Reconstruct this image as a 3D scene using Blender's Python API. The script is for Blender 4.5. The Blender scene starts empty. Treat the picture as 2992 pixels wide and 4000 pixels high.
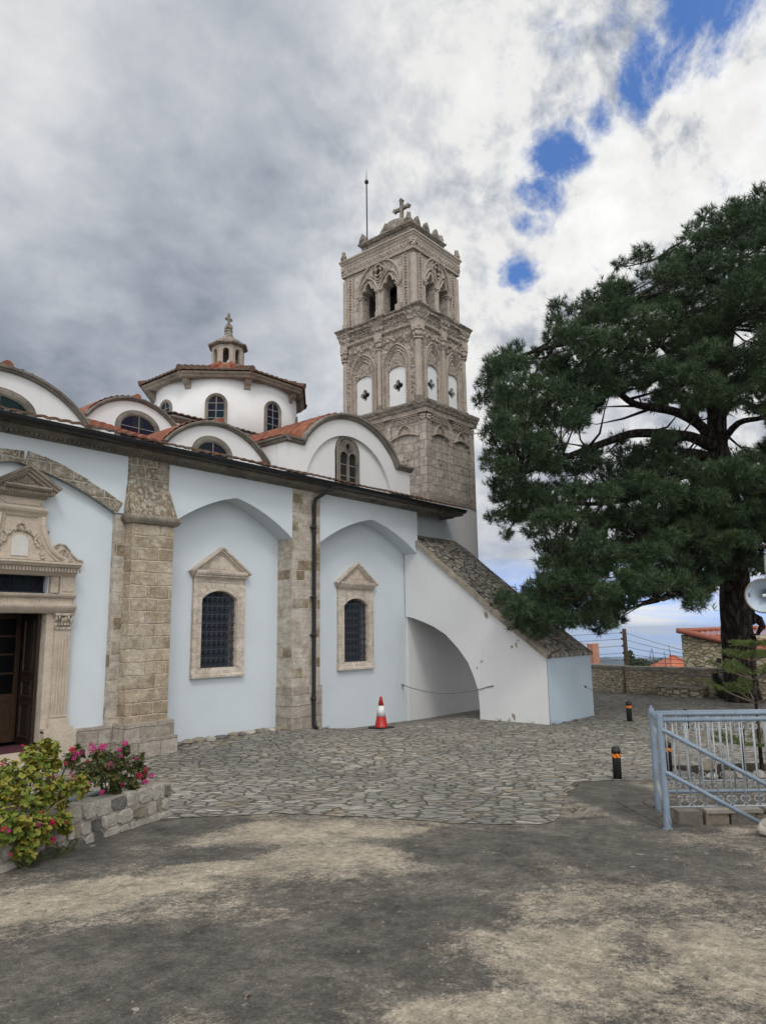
import bpy, bmesh, math, random
from math import sin, cos, pi, radians, sqrt
from mathutils import Vector, Matrix
from mathutils.geometry import tessellate_polygon, delaunay_2d_cdt

random.seed(7)
scene = bpy.context.scene
COL = scene.collection

# ------------------------------------------------------------------ camera
cam_d = bpy.data.cameras.new('camera')
cam = bpy.data.objects.new('camera', cam_d)
COL.objects.link(cam)
TH, PI_, RO = radians(40.0), radians(9.5), radians(0.8)
fwd = Vector((cos(TH) * cos(PI_), sin(TH) * cos(PI_), sin(PI_)))
r0 = Vector((sin(TH), -cos(TH), 0))
u0 = r0.cross(fwd)
rgt = r0 * cos(RO) - u0 * sin(RO)
upv = u0 * cos(RO) + r0 * sin(RO)
M = Matrix((rgt, upv, -fwd)).transposed().to_4x4()
M.translation = Vector((0, -12.5, 2.2))
cam.matrix_world = M
cam_d.sensor_fit = 'VERTICAL'
cam_d.sensor_height = 24.0
cam_d.lens = 24.0 * 2784.0 / 4000.0
cam_d.clip_start = 0.05
cam_d.clip_end = 60000
scene.camera = cam

# ------------------------------------------------------------------ node helper
class G:
    def __init__(s, nt):
        s.nt = nt
    def node(s, t, ins=None, **props):
        n = s.nt.nodes.new(t)
        for k, v in props.items():
            setattr(n, k, v)
        for k, v in (ins or {}).items():
            if v is None:
                continue
            if hasattr(v, 'is_linked'):
                s.nt.links.new(v, n.inputs[k])
            else:
                n.inputs[k].default_value = v
        return n
    def m(s, op, a, b=None, c=None, clamp=False):
        n = s.node('ShaderNodeMath', {0: a, 1: b, 2: c}, operation=op, use_clamp=clamp)
        return n.outputs[0]
    def vm(s, op, a, b=None, sc=None):
        n = s.node('ShaderNodeVectorMath', {0: a, 1: b}, operation=op)
        if sc is not None:
            if hasattr(sc, 'is_linked'): s.nt.links.new(sc, n.inputs[3])
            else: n.inputs[3].default_value = sc
        return n.outputs[1] if op in ('DOT_PRODUCT', 'LENGTH', 'DISTANCE') else n.outputs[0]
    def mix(s, f, a, b, blend='MIX'):
        n = s.node('ShaderNodeMix', data_type='RGBA', blend_type=blend)
        for i, v in ((0, f), (6, a), (7, b)):
            if hasattr(v, 'is_linked'): s.nt.links.new(v, n.inputs[i])
            elif i == 0: n.inputs[0].default_value = v
            else: n.inputs[i].default_value = (*v, 1) if len(v) == 3 else v
        return n.outputs[2]
    def noise(s, vec, scale, detail=4, rough=.5, dist=0.0, color=False):
        n = s.node('ShaderNodeTexNoise', {'Vector': vec, 'Scale': scale, 'Detail': detail, 'Roughness': rough, 'Distortion': dist})
        return n.outputs[1] if color else n.outputs[0]
    def voro(s, vec, scale, feature='F1', rand=1.0, out=0):
        n = s.node('ShaderNodeTexVoronoi', {'Vector': vec, 'Scale': scale, 'Randomness': rand}, feature=feature)
        return n.outputs[out]
    def mr(s, v, a, b, c=0.0, d=1.0, smooth=False):
        n = s.node('ShaderNodeMapRange', {'Value': v, 'From Min': a, 'From Max': b, 'To Min': c, 'To Max': d})
        if smooth: n.interpolation_type = 'SMOOTHSTEP'
        return n.outputs[0]
    def ramp(s, f, stops, interp='LINEAR'):
        n = s.node('ShaderNodeValToRGB', {0: f})
        cr = n.color_ramp
        cr.interpolation = interp
        while len(cr.elements) < len(stops):
            cr.elements.new(0.5)
        for e, (p, c) in zip(cr.elements, stops):
            e.position = p
            e.color = (*c, 1)
        return n.outputs[0]
    def mapping(s, vec, scale=(1, 1, 1), loc=(0, 0, 0), rot=(0, 0, 0)):
        return s.node('ShaderNodeMapping', {'Vector': vec, 'Scale': scale, 'Location': loc, 'Rotation': rot}).outputs[0]
    def warp(s, vec, scale, amt, detail=2):
        c = s.noise(vec, scale, detail, color=True)
        c = s.vm('SUBTRACT', c, (.5, .5, .5))
        c = s.vm('SCALE', c, sc=amt)
        return s.vm('ADD', vec, c)
    def bump(s, h, strength=.5, dist=.02, normal=None):
        return s.node('ShaderNodeBump', {'Height': h, 'Strength': strength, 'Distance': dist, 'Normal': normal}).outputs[0]

# ------------------------------------------------------------------ sky and light
SUN_AZ, SUN_EL = radians(232.0), radians(50.0)          # direction towards the sun, counter-clockwise from +X
world = bpy.data.worlds.new('World')
scene.world = world
world.use_nodes = True
wt = world.node_tree
wt.nodes.clear()
w = G(wt)
D0 = w.node('ShaderNodeTexCoord').outputs['Generated']
D0 = w.vm('NORMALIZE', D0)
sx = w.node('ShaderNodeSeparateXYZ', {0: D0})
zpos = w.m('MAXIMUM', w.m('ADD', sx.outputs[2], .22), .12)
skyvec = w.node('ShaderNodeCombineXYZ', {0: sx.outputs[0], 1: sx.outputs[1], 2: zpos}).outputs[0]
sky = w.node('ShaderNodeTexSky', {'Vector': skyvec}, sky_type='NISHITA', sun_disc=False, sun_elevation=SUN_EL,
             sun_rotation=pi / 2 - SUN_AZ, air_density=1.0, dust_density=0.1, ozone_density=4.0, altitude=1200.0)
skyc = w.mix(1.0, sky.outputs[0], (.80, 1.12, 1.45), 'MULTIPLY')
bg_sky = w.node('ShaderNodeBackground', {'Color': skyc, 'Strength': 0.15})
# cloud deck: directions projected on a flat layer so clouds shrink towards the horizon
zc = w.m('MAXIMUM', w.m('ADD', sx.outputs[2], .22), .09)
P = w.vm('DIVIDE', D0, w.node('ShaderNodeCombineXYZ', {0: zc, 1: zc, 2: zc}).outputs[0])
P = w.node('ShaderNodeCombineXYZ', {0: w.node('ShaderNodeSeparateXYZ', {0: P}).outputs[0], 1: w.node('ShaderNodeSeparateXYZ', {0: P}).outputs[1], 2: 0.0}).outputs[0]
Dw = w.warp(D0, 5.0, .13, 6)
Dw = w.warp(Dw, 18.0, .035, 6)
def blob(d, rad, soft=1.0, vec=None):
    """1 at direction d, 0 at `rad` radians away"""
    a = w.vm('DISTANCE', vec or Dw, tuple(d))
    return w.mr(a, rad, rad * (1 - soft), 0, 1, True)
def add(*a):
    o = a[0]
    for x in a[1:]:
        o = w.m('ADD', o, x)
    return o
n1 = w.noise(P, 1.5, 9, .54, .1)
n1b = w.noise(w.vm('ADD', P, (.10, -.08, 0)), 1.5, 9, .54, .1)
n2 = w.noise(P, 5.5, 8, .58, .1)
relief = w.m('SUBTRACT', n1, n1b)
Db = w.warp(D0, 3.0, .16, 4)
lum = 0.565
lumv = add(lum,
           w.m('MULTIPLY', w.m('SUBTRACT', n1, .5), .42),
           w.m('MULTIPLY', relief, .55),
           w.m('MULTIPLY', w.m('SUBTRACT', n2, .5), .13))
for d, r, k in [((.381, .865, .327), .40, -.24), ((.50, .81, .31), .20, -.05), ((.416, .64, .646), .30, -.07), ((.50, .68, .52), .26, -.03),
                ((.309, .785, .538), .20, .10), ((.259, .73, .633), .12, .14), ((.809, .226, .543), .26, .24), ((.86, .10, .50), .30, .10),
                ((.79, .33, .49), .16, .20), ((.64, .42, .65), .26, .10),
                ((.775, .44, .455), .2, .16), ((.63, .63, .46), .16, .06), ((.85, .40, .30), .3, .02), ((.943, .332, .02), .22, .22)]:
    lumv = add(lumv, w.m('MULTIPLY', blob(d, r, 1.0, Db), k))
# the open, brighter part of the sky lies behind the photographer
back = w.mr(w.vm('DOT_PRODUCT', D0, tuple(Vector((-.70, -.55, .45)).normalized())), -.15, .9, 0, 1.0, True)
lumv = add(lumv, w.m('MULTIPLY', back, .95))
puff = w.noise(w.warp(D0, 6.0, .07, 4), 8.0, 10, .60, 0.0)
puff2 = w.noise(w.vm('ADD', w.warp(D0, 6.0, .07, 4), (.014, -.010, .022)), 8.0, 10, .60, 0.0)
cum = blob((.84, .18, .51), .60, .85, Db)
lumv = add(lumv, w.m('MULTIPLY', w.m('MULTIPLY', w.m('SUBTRACT', puff, puff2), 2.6), w.m('ADD', w.m('MULTIPLY', cum, 1.0), .10)))
lumv = add(lumv, w.m('MULTIPLY', w.m('MULTIPLY', w.m('SUBTRACT', puff, .5), -.55), cum))
lumv = w.m('MAXIMUM', lumv, .10)
lumv = w.m('SUBTRACT', lumv, w.m('MULTIPLY', w.m('MAXIMUM', w.m('SUBTRACT', lumv, .74), 0.0), w.m('SUBTRACT', .75, w.m('MULTIPLY', back, .75))))
tint = w.mix(w.mr(lumv, .22, .72), (.80, .91, 1.12), (1.0, 1.0, .99))
ccol = w.vm('SCALE', tint, sc=lumv)
bg_cloud = w.node('ShaderNodeBackground', {'Color': ccol, 'Strength': 1.0})
gap = None
for d, r, k in [((.746, .143, .651), .10, 1.0), ((.748, .186, .637), .070, 1.0), ((.747, .225, .626), .06, 1.05), ((.735, .345, .583), .062, 1.05),
             ((.752, .372, .545), .060, 1.08), ((.768, .386, .512), .048, 1.0), ((.786, .414, .46), .042, 1.1), ((.695, .294, .656), .06, .62), ((.70, .25, .668), .06, .6), ((.715, .30, .63), .05, .55),
             ((.712, .375, .595), .022, .8), ((.742, .285, .605), .04, .62)]:
    b = w.m('MULTIPLY', blob(d, r, .8), k)
    gap = b if gap is None else w.m('MAXIMUM', gap, b)
gap = w.m('ADD', gap, w.m('MULTIPLY', w.m('SUBTRACT', w.noise(D0, 10.0, 12, .68, .25), .5), 3.0))
gap = w.mr(gap, .30, 1.15, 0, .97, True)
# broken blue with streaks low over the coast
low = w.mr(sx.outputs[2], .13, .02, 0, 1, True)
Ps = w.mapping(D0, (3.2, 3.2, 26.0), (.3, .1, .05))
ns = w.noise(Ps, 2.0, 7, .55, .5)
lowgap = w.m('MULTIPLY', w.m('MULTIPLY', low, w.mr(ns, .66, .42, 0, 1, True)), w.mr(w.vm('DOT_PRODUCT', D0, (.94, .34, 0.0)), .86, .95, 0, 1, True))
gap = w.m('MAXIMUM', gap, w.m('MULTIPLY', lowgap, w.mr(sx.outputs[2], -.04, .10, .42, .85)))
mixs = w.node('ShaderNodeMixShader', {0: gap, 1: bg_cloud.outputs[0], 2: bg_sky.outputs[0]})
w.node('ShaderNodeOutputWorld', {0: mixs.outputs[0]})

sun_d = bpy.data.lights.new('sun', 'SUN')
sun_d.energy = .85
sun_d.angle = radians(13)
sun_d.color = (1.0, .95, .88)
sun = bpy.data.objects.new('sun', sun_d)
COL.objects.link(sun)
sun.location = (-20, -30, 40)
sd = Vector((cos(SUN_AZ) * cos(SUN_EL), sin(SUN_AZ) * cos(SUN_EL), sin(SUN_EL)))
sun.rotation_euler = (-sd).to_track_quat('-Z', 'Y').to_euler()
scene.view_settings.view_transform = 'Standard'
scene.view_settings.look = 'None'
scene.view_settings.exposure = 0.18
scene.view_settings.gamma = 1.0
scene.view_settings.use_curve_mapping = False

# ------------------------------------------------------------------ mesh builder
class MB:
    def __init__(s):
        s.v, s.f = [], []
    def add(s, vs, fs):
        b = len(s.v)
        s.v += [tuple(x) for x in vs]
        s.f += [tuple(b + i for i in f) for f in fs]
    def box(s, x0, x1, y0, y1, z0, z1):
        s.add([(x0, y0, z0), (x1, y0, z0), (x1, y1, z0), (x0, y1, z0), (x0, y0, z1), (x1, y0, z1), (x1, y1, z1), (x0, y1, z1)],
              [(0, 3, 2, 1), (4, 5, 6, 7), (0, 1, 5, 4), (1, 2, 6, 5), (2, 3, 7, 6), (3, 0, 4, 7)])
        return s
    def fbox(s, fr, a0, a1, b0, b1, w0, w1):
        s.prism([[(a0, b0), (a1, b0), (a1, b1), (a0, b1)]], fr, w0, w1)
        return s
    def prism(s, cs, fr, w0, w1):
        flat = [p for c in cs for p in c]
        tri = tessellate_polygon([[Vector((p[0], p[1], 0)) for p in c] for c in cs])
        n = len(flat)
        vs = [fr(p[0], p[1], w0) for p in flat] + [fr(p[0], p[1], w1) for p in flat]
        fs = []
        for t in tri:
            fs.append((t[0], t[1], t[2]))
            fs.append((t[2] + n, t[1] + n, t[0] + n))
        b = 0
        for c in cs:
            k = len(c)
            for i in range(k):
                j = (i + 1) % k
                fs.append((b + i, b + j, b + j + n, b + i + n))
            b += k
        s.add(vs, fs)
        return s
    def sweep(s, path, prof, fr, closed=False):
        k = len(path)
        nr = []
        for i in range(k if closed else k - 1):
            a, b = path[i], path[(i + 1) % k]
            dx, dy = b[0] - a[0], b[1] - a[1]
            l = sqrt(dx * dx + dy * dy) or 1
            nr.append((-dy / l, dx / l))
        vs = []
        for i in range(k):
            if closed: n1, n2 = nr[i - 1], nr[i]
            else: n1, n2 = nr[max(i - 1, 0)], nr[min(i, k - 2)]
            dd = max(1 + n1[0] * n2[0] + n1[1] * n2[1], .25)
            mx, my = (n1[0] + n2[0]) / dd, (n1[1] + n2[1]) / dd
            for (o, wv) in prof:
                vs.append(fr(path[i][0] + mx * o, path[i][1] + my * o, wv))
        q = len(prof)
        fs = []
        for i in range(k if closed else k - 1):
            j = (i + 1) % k
            for t in range(q):
                t2 = (t + 1) % q
                fs.append((i * q + t, i * q + t2, j * q + t2, j * q + t))
        if not closed:
            fs.append(tuple(range(q)))
            fs.append(tuple((k - 1) * q + t for t in range(q))[::-1])
        s.add(vs, fs)
        return s
    def tube(s, path, r, n=8, caps=True):
        pts = [Vector(p) for p in path]
        rs = r if isinstance(r, (list, tuple)) else [r] * len(pts)
        up = None
        vs = []
        for i, p in enumerate(pts):
            t = (pts[min(i + 1, len(pts) - 1)] - pts[max(i - 1, 0)]).normalized()
            if up is None:
                up = Vector((0, 0, 1)) if abs(t.z) < .9 else Vector((1, 0, 0))
            a = t.cross(up)
            if a.length < 1e-5: a = t.orthogonal()
            a.normalize()
            b = a.cross(t)
            up = b
            for q in range(n):
                an = 2 * pi * q / n
                vs.append(p + (a * cos(an) + b * sin(an)) * rs[i])
        fs = []
        for i in range(len(pts) - 1):
            for q in range(n):
                q2 = (q + 1) % n
                fs.append((i * n + q, i * n + q2, (i + 1) * n + q2, (i + 1) * n + q))
        if caps:
            fs.append(tuple(range(n))[::-1])
            fs.append(tuple((len(pts) - 1) * n + q for q in range(n)))
        s.add(vs, fs)
        return s
    def lathe(s, prof, c=(0, 0, 0), n=24, a0=0.0, cap=True):
        vs = []
        for (r, z) in prof:
            for q in range(n):
                an = a0 + 2 * pi * q / n
                vs.append((c[0] + r * cos(an), c[1] + r * sin(an), c[2] + z))
        fs = []
        for i in range(len(prof) - 1):
            for q in range(n):
                q2 = (q + 1) % n
                fs.append((i * n + q, i * n + q2, (i + 1) * n + q2, (i + 1) * n + q))
        if cap:
            fs.append(tuple(range(n))[::-1])
            fs.append(tuple((len(prof) - 1) * n + q for q in range(n)))
        s.add(vs, fs)
        return s
    def blob(s, c, r, seed=0, sub=2, amp=.2, flat=1.0):
        bm = bmesh.new()
        bmesh.ops.create_icosphere(bm, subdivisions=sub, radius=1)
        rn = random.Random(seed)
        ph = [rn.uniform(0, 6) for _ in range(6)]
        vs = []
        for v in bm.verts:
            d = v.co
            k = 1 + amp * (sin(d.x * 3 + ph[0]) * .4 + sin(d.y * 4 + ph[1]) * .35 + sin(d.z * 5 + ph[2]) * .3 + rn.uniform(-.25, .25))
            vs.append((c[0] + d.x * r[0] * k, c[1] + d.y * r[1] * k, c[2] + d.z * r[2] * k * flat))
        s.add(vs, [[v.index for v in f.verts] for f in bm.faces])
        bm.free()
        return s
    def build(s, name, mat, parent=None, smooth=False, uv=True, local=False, norm=True):
        me = bpy.data.meshes.new(name)
        me.from_pydata(s.v, [], s.f)
        if norm and len(s.f) < 60000:
            bm = bmesh.new(); bm.from_mesh(me)
            bmesh.ops.recalc_face_normals(bm, faces=bm.faces)
            bm.to_mesh(me); bm.free()
        if smooth:
            me.polygons.foreach_set('use_smooth', [True] * len(me.polygons))
        if uv and len(s.f) < 60000:
            ul = me.uv_layers.new(name='UVMap').data
            vv = me.vertices
            for p in me.polygons:
                n = p.normal
                ax, ay, az = abs(n.x), abs(n.y), abs(n.z)
                for li in p.loop_indices:
                    c = vv[me.loops[li].vertex_index].co
                    if az > .75 and az > ax and az > ay: ul[li].uv = (c.x, c.y)
                    elif ax > ay: ul[li].uv = (c.y + 3.3, c.z)
                    else: ul[li].uv = (c.x, c.z)
        me.materials.append(mat)
        me.update()
        o = bpy.data.objects.new(name, me)
        COL.objects.link(o)
        if parent is not None:
            o.parent = parent
            if not local:
                o.location = -wloc(parent)
        return o

def wloc(o):
    l = Vector(o.location)
    return l if o.parent is None else l + wloc(o.parent)
def thing(name, loc, label, cat, group=None):
    o = bpy.data.objects.new(name, None)
    o.empty_display_size = .2
    COL.objects.link(o)
    o.location = loc
    return tag(o, label, cat, group)
def tag(o, label, cat, group=None):
    o['label'] = label
    o['category'] = cat
    if group: o['group'] = group
    return o
def struct(o, kind='structure'):
    o['kind'] = kind
    return o
def SF(y0): return lambda u, v, q: (u, y0 - q, v)
def NF(y0): return lambda u, v, q: (u, y0 + q, v)
def WF(x0): return lambda u, v, q: (x0 - q, u, v)
def EF(x0): return lambda u, v, q: (x0 + q, u, v)
def PL(z0=0): return lambda u, v, q: (u, v, z0 + q)
def arc(cx, cz, r, a0, a1, n, ry=None):
    ry = ry or r
    return [(cx + r * cos(radians(a0 + (a1 - a0) * i / n)), cz + ry * sin(radians(a0 + (a1 - a0) * i / n))) for i in range(n + 1)]
# ------------------------------------------------------------------ materials
def new_mat(name):
    m = bpy.data.materials.new(name)
    m.use_nodes = True
    m.node_tree.nodes.clear()
    g = G(m.node_tree)
    g.tc = g.node('ShaderNodeTexCoord')
    g.ob, g.uv = g.tc.outputs['Object'], g.tc.outputs['UV']
    return m, g
def fin(g, color, rough=.8, normal=None, metal=0.0, spec=.35, **kw):
    ins = {'Base Color': color if hasattr(color, 'is_linked') else (*color, 1), 'Roughness': rough, 'Metallic': metal, 'Specular IOR Level': spec, 'Normal': normal}
    ins.update(kw)
    b = g.node('ShaderNodeBsdfPrincipled', ins)
    g.node('ShaderNodeOutputMaterial', {0: b.outputs[0]})

def plaster(name, col, stain=(.42, .40, .36), amt=.5, chips=.0, streak=.5):
    m, g = new_mat(name)
    v = g.ob
    lowf = g.noise(v, .55, 5, .6)
    mid = g.noise(v, 3.0, 6, .65)
    c = g.mix(g.mr(lowf, .32, .72), [x * .95 for x in col], [min(x * 1.05, .9) for x in col])
    c = g.mix(g.m('MULTIPLY', g.mr(mid, .40, .75), .16), c, [col[0] * .90, col[1] * .88, col[2] * .85])
    sv = g.mapping(v, (5.0, 5.0, .55))
    st = g.noise(sv, 1.2, 6, .65)
    c = g.mix(g.m('MULTIPLY', g.mr(st, .56, .82), amt * streak), c, stain)
    pt = g.m('MULTIPLY', g.mr(g.noise(v, 1.3, 8, .7, .3), .60, .74), amt * .55)
    c = g.mix(pt, c, stain)
    h = g.noise(v, 22.0, 5, .6)
    if chips:
        cm = g.mr(g.noise(g.mapping(v, (1, 1, .8), (3.1, 7.7, 1.3)), 2.7, 5, .55), .735 - chips, .75 - chips, 0, 1)
        c = g.mix(cm, c, (.25, .21, .165))
        h = g.m('SUBTRACT', h, g.m('MULTIPLY', cm, .3))
    h = g.m('ADD', g.m('MULTIPLY', h, .5), g.noise(v, 2.2, 3))
    fin(g, c, .88, g.bump(h, .28, .012))
    return m

def ashlar(name, c1, c2, mortar, bw=.5, bh=.27, bias=0.0, wear=.5, msize=.012, strength=.6, relief=0.0, dark=(.12, .10, .085), darkamt=.35, lime=None, limeamt=.5, stops=None, pit=.35, speck=None):
    m, g = new_mat(name)
    uv = g.warp(g.uv, 1.7, .09, 3)
    uv = g.warp(uv, 11.0, .028, 4)
    b = g.node('ShaderNodeTexBrick', {'Vector': uv, 'Color1': (0, 0, 0, 1), 'Color2': (1, 1, 1, 1), 'Mortar': (.5, .5, .5, 1), 'Scale': 1.0,
                                      'Mortar Size': msize, 'Mortar Smooth': .6, 'Bias': bias, 'Brick Width': bw, 'Row Height': bh}, offset=.43, squash=.72, squash_frequency=3)
    rnd = g.node('ShaderNodeSeparateColor', {0: b.outputs[0]}).outputs[0]
    c = g.ramp(rnd, stops) if stops else g.ramp(rnd, [(0.0, c1), (.42, [(p + q) / 2 * 1.03 for p, q in zip(c1, c2)]), (.75, c2), (1.0, [p * .82 for p in c2])])
    n = g.noise(g.ob, 7.0, 8, .7)
    c = g.mix(g.mr(n, .25, .78, 0, wear), c, [x * .58 for x in c2])
    if lime:
        lm = g.noise(g.ob, 1.9, 9, .75, .2)
        c = g.mix(g.m('MULTIPLY', g.mr(lm, .47, .60), limeamt), c, lime)
    c = g.mix(b.outputs[1], c, mortar)
    dk = g.m('MULTIPLY', g.mr(g.noise(g.ob, 1.5, 9, .72), .54, .76), darkamt)
    c = g.mix(dk, c, dark)
    pn_ = g.noise(g.mapping(g.ob, (1, 1, 1.6)), 24.0, 6, .72, .4)
    c = g.mix(g.mr(pn_, .52, .68, 0, pit), c, [x * .42 for x in c2])
    c = g.mix(g.mr(pn_, .46, .34, 0, pit * .8), c, [min(1, x * 1.25) for x in c1])
    if speck: c = g.mix(g.mr(g.noise(g.ob, 16.0, 7, .75, .6), .50, .58, 0, .75), c, speck)
    n = g.m('ADD', n, g.m('MULTIPLY', pn_, -.7))
    c = g.vm('SCALE', c, sc=g.mr(g.noise(g.mapping(g.ob, (1, 1, 1.5), (7, 3, 1)), 5.5, 10, .78, .3), .36, .64, .70, 1.26))
    h = g.m('ADD', g.m('MULTIPLY', g.m('SUBTRACT', 1.0, b.outputs[1]), 1.0), g.m('MULTIPLY', n, .9))
    h = g.m('ADD', h, g.m('MULTIPLY', rnd, .25))
    if relief:
        vo = g.voro(g.warp(g.ob, 9, .06), 13.0, 'SMOOTH_F1')
        h = g.m('ADD', h, g.m('MULTIPLY', g.m('SUBTRACT', .6, vo), relief))
        c = g.mix(g.mr(vo, .25, .62, 0, .45), c, [x * .45 for x in c2])
    fin(g, c, .9, g.bump(h, strength, .03))
    return m

def stone(name, c1, c2, dark=(.10, .09, .08), darkamt=.5, bump=.5, scale=1.0, carve=0.0):
    m, g = new_mat(name)
    n = g.noise(g.ob, 4.5 * scale, 9, .68)
    c = g.mix(g.mr(n, .3, .7), c1, c2)
    big = g.noise(g.ob, 1.2 * scale, 8, .7, .2)
    c = g.mix(g.m('MULTIPLY', g.mr(big, .48, .68), darkamt), c, dark)
    fine = g.noise(g.ob, 26 * scale, 6, .75, .3)
    c = g.mix(g.mr(fine, .52, .70, 0, .5), c, [x * .5 for x in c2])
    c = g.mix(g.mr(fine, .46, .34, 0, .35), c, [min(1, x * 1.25) for x in c1])
    h = g.m('ADD', n, g.m('MULTIPLY', fine, .5))
    if carve:
        vo = g.voro(g.warp(g.ob, 7, .08), 11.0, 'SMOOTH_F1')
        wv = g.node('ShaderNodeTexWave', {'Vector': g.ob, 'Scale': 2.6, 'Distortion': 9.0, 'Detail': 3.0, 'Detail Scale': 2.2}).outputs[1]
        hh = g.m('ADD', g.m('SUBTRACT', .6, vo), g.m('MULTIPLY', wv, .35))
        h = g.m('ADD', h, g.m('MULTIPLY', hh, carve))
        c = g.mix(g.mr(hh, .42, .05, 0, .6), c, [x * .42 for x in c2])
    fin(g, c, .9, g.bump(h, bump, .045))
    return m

def painted(name, col):
    m, g = new_mat(name)
    n = g.noise(g.ob, 9.0, 6, .65)
    c = g.mix(g.mr(n, .3, .75), [x * .85 for x in col], [min(1, x * 1.14) for x in col])
    r = g.noise(g.ob, 26.0, 8, .75)
    c = g.mix(g.mr(r, .60, .68, 0, .75), c, (.12, .075, .045))
    d = g.noise(g.mapping(g.ob, (8, 8, 1.2)), 3.0, 5, .6)
    c = g.mix(g.mr(d, .52, .75, 0, .35), c, [x * .6 for x in col])
    fin(g, c, g.mr(n, .3, .7, .35, .6), g.bump(r, .15, .006))
    return m
def simple(name, col, rough=.6, metal=0.0, var=.15, spec=.4, bump=0.0, scale=8.0):
    m, g = new_mat(name)
    n = g.noise(g.ob, scale, 6, .65)
    c = g.mix(g.mr(n, .3, .75), [x * (1 - var) for x in col], [min(1, x * (1 + var)) for x in col])
    fin(g, c, rough, g.bump(n, bump, .01) if bump else None, metal, spec)
    return m

MT = {}
MT['plaster_white'] = plaster('white limewash plaster', (.66, .66, .67), amt=.62, chips=.0, streak=.4)
MT['plaster_chipped'] = plaster('chipped white plaster', (.64, .65, .665), amt=.6, chips=.026, streak=.4)
MT['plaster_blue'] = plaster('pale blue limewash', (.56, .615, .66), stain=(.42, .45, .45), amt=.22, streak=.3)
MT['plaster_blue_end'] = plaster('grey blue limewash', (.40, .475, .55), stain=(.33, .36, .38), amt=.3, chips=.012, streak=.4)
MT['plaster_grey'] = plaster('stained tower plaster', (.50, .50, .50), stain=(.30, .27, .24), amt=.7, streak=.8)
MT['pier'] = ashlar('limewashed pier ashlar', (.50, .45, .39), (.24, .185, .12), (.46, .42, .36),   .36, .23, .0, .5, .010, .7, lime=(.56, .52, .47), limeamt=.45, darkamt=.14, stops=[(0, (.53, .48, .42)), (.55, (.47, .42, .36)), (.74, (.44, .385, .32)), (.80, (.25, .19, .12)), (1, (.20, .15, .095))])
MT['buttress'] = ashlar('sandstone buttress ashlar', (.54, .45, .34), (.36, .285, .20), (.54, .46, .36), .60, .24, .0, .75, .018, 1.0, darkamt=.25, lime=(.58, .52, .44), limeamt=.6, pit=.55)
MT['rough'] = ashlar('pitted sandstone', (.27, .225, .165), (.19, .155, .11), (.40, .37, .31), .42, .25, .3, .6, .022, .9, lime=(.46, .43, .37), limeamt=.5, darkamt=.3, speck=(.46, .43, .37))
def speckled():
    m, g = new_mat('speckled weathering stone')
    n = g.noise(g.mapping(g.ob, (1, 1, .55)), 15.0, 7, .72, .8)
    b = g.noise(g.ob, 2.2, 6, .65)
    c = g.mix(g.mr(b, .35, .7), (.235, .18, .115), (.12, .10, .08))
    c = g.mix(g.mr(n, .49, .56, 0, .85), c, (.43, .40, .345))
    c = g.mix(g.mr(n, .42, .34, 0, .7), c, (.07, .06, .05))
    fin(g, c, .9, g.bump(n, .8, .04))
    return m
MT['slope_stone'] = speckled()
MT['base_block'] = ashlar('grey base blocks', (.43, .39, .34), (.33, .29, .245), (.22, .19, .16), .62, .26, -.1, .5, .010, .7, darkamt=.4)
MT['tower'] = ashlar('tower ashlar', (.50, .45, .40), (.38, .335, .295), (.22, .20, .18), .46, .29, -.05, .5, .014, .8, darkamt=.35)
MT['tower_relief'] = stone('carved tower stone', (.46, .40, .35), (.33, .285, .245), (.17, .15, .13), .4, 1.0, 1.0, 1.8)
MT['tower_trim'] = stone('tower trim stone', (.45, .39, .34), (.32, .275, .235), (.16, .14, .12), .45, .8)
MT['tower_cornice'] = stone('blackened cornice stone', (.32, .28, .24), (.21, .185, .16), (.085, .078, .07), .65, 1.0, 1.0, .9)
MT['portal'] = stone('portal limestone', (.55, .475, .395), (.43, .365, .295), (.15, .135, .115), .3, .6)
MT['portal_carved'] = stone('carved portal limestone', (.54, .47, .385), (.40, .34, .275), (.20, .17, .14), .3, .9, 1.0, .7)
MT['portal_dark'] = stone('rain blackened limestone', (.36, .315, .26), (.22, .19, .155), (.055, .05, .045), .75, .7)
MT['frame'] = ashlar('window frame stone', (.60, .53, .46), (.52, .445, .37), (.30, .26, .22), .36, .30, -.1, .3, .006, .45, darkamt=.12)
MT['trim'] = stone('weathered trim stone', (.26, .235, .20), (.15, .135, .115), (.045, .042, .04), .8, .9)
MT['iron'] = simple('black painted iron', (.018, .022, .03), .45, .3, .2)
MT['grille'] = simple('steel blue wrought iron', (.042, .052, .070), .5, .2, .2)
MT['gutter'] = simple('black gutter paint', (.015, .015, .017), .4, .2, .2)
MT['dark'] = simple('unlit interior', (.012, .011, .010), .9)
MT['lead'] = simple('lead glazing bars', (.22, .23, .24), .6)
MT['wood_dark'] = simple('dark stained wood', (.022, .014, .010), .5, 0, .35, .4, .3, 14)
MT['wood'] = simple('brown varnished wood', (.05, .026, .014), .5, 0, .35, .3, .2, 12)
MT['carpet'] = simple('dark red carpet', (.06, .012, .02), .95)
MT['marble'] = simple('white marble slab', (.52, .51, .49), .5, 0, .08)

def glass_mat():
    m, g = new_mat('dark window glass')
    v = g.voro(g.uv, 3.2, 'F1', .0, 1)
    c = g.mix(.75, v, (.02, .03, .06))
    c = g.mix(.93, c, (.004, .006, .012))
    fin(g, c, .3, None, 0, .06)
    return m
MT['glass'] = glass_mat()

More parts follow.
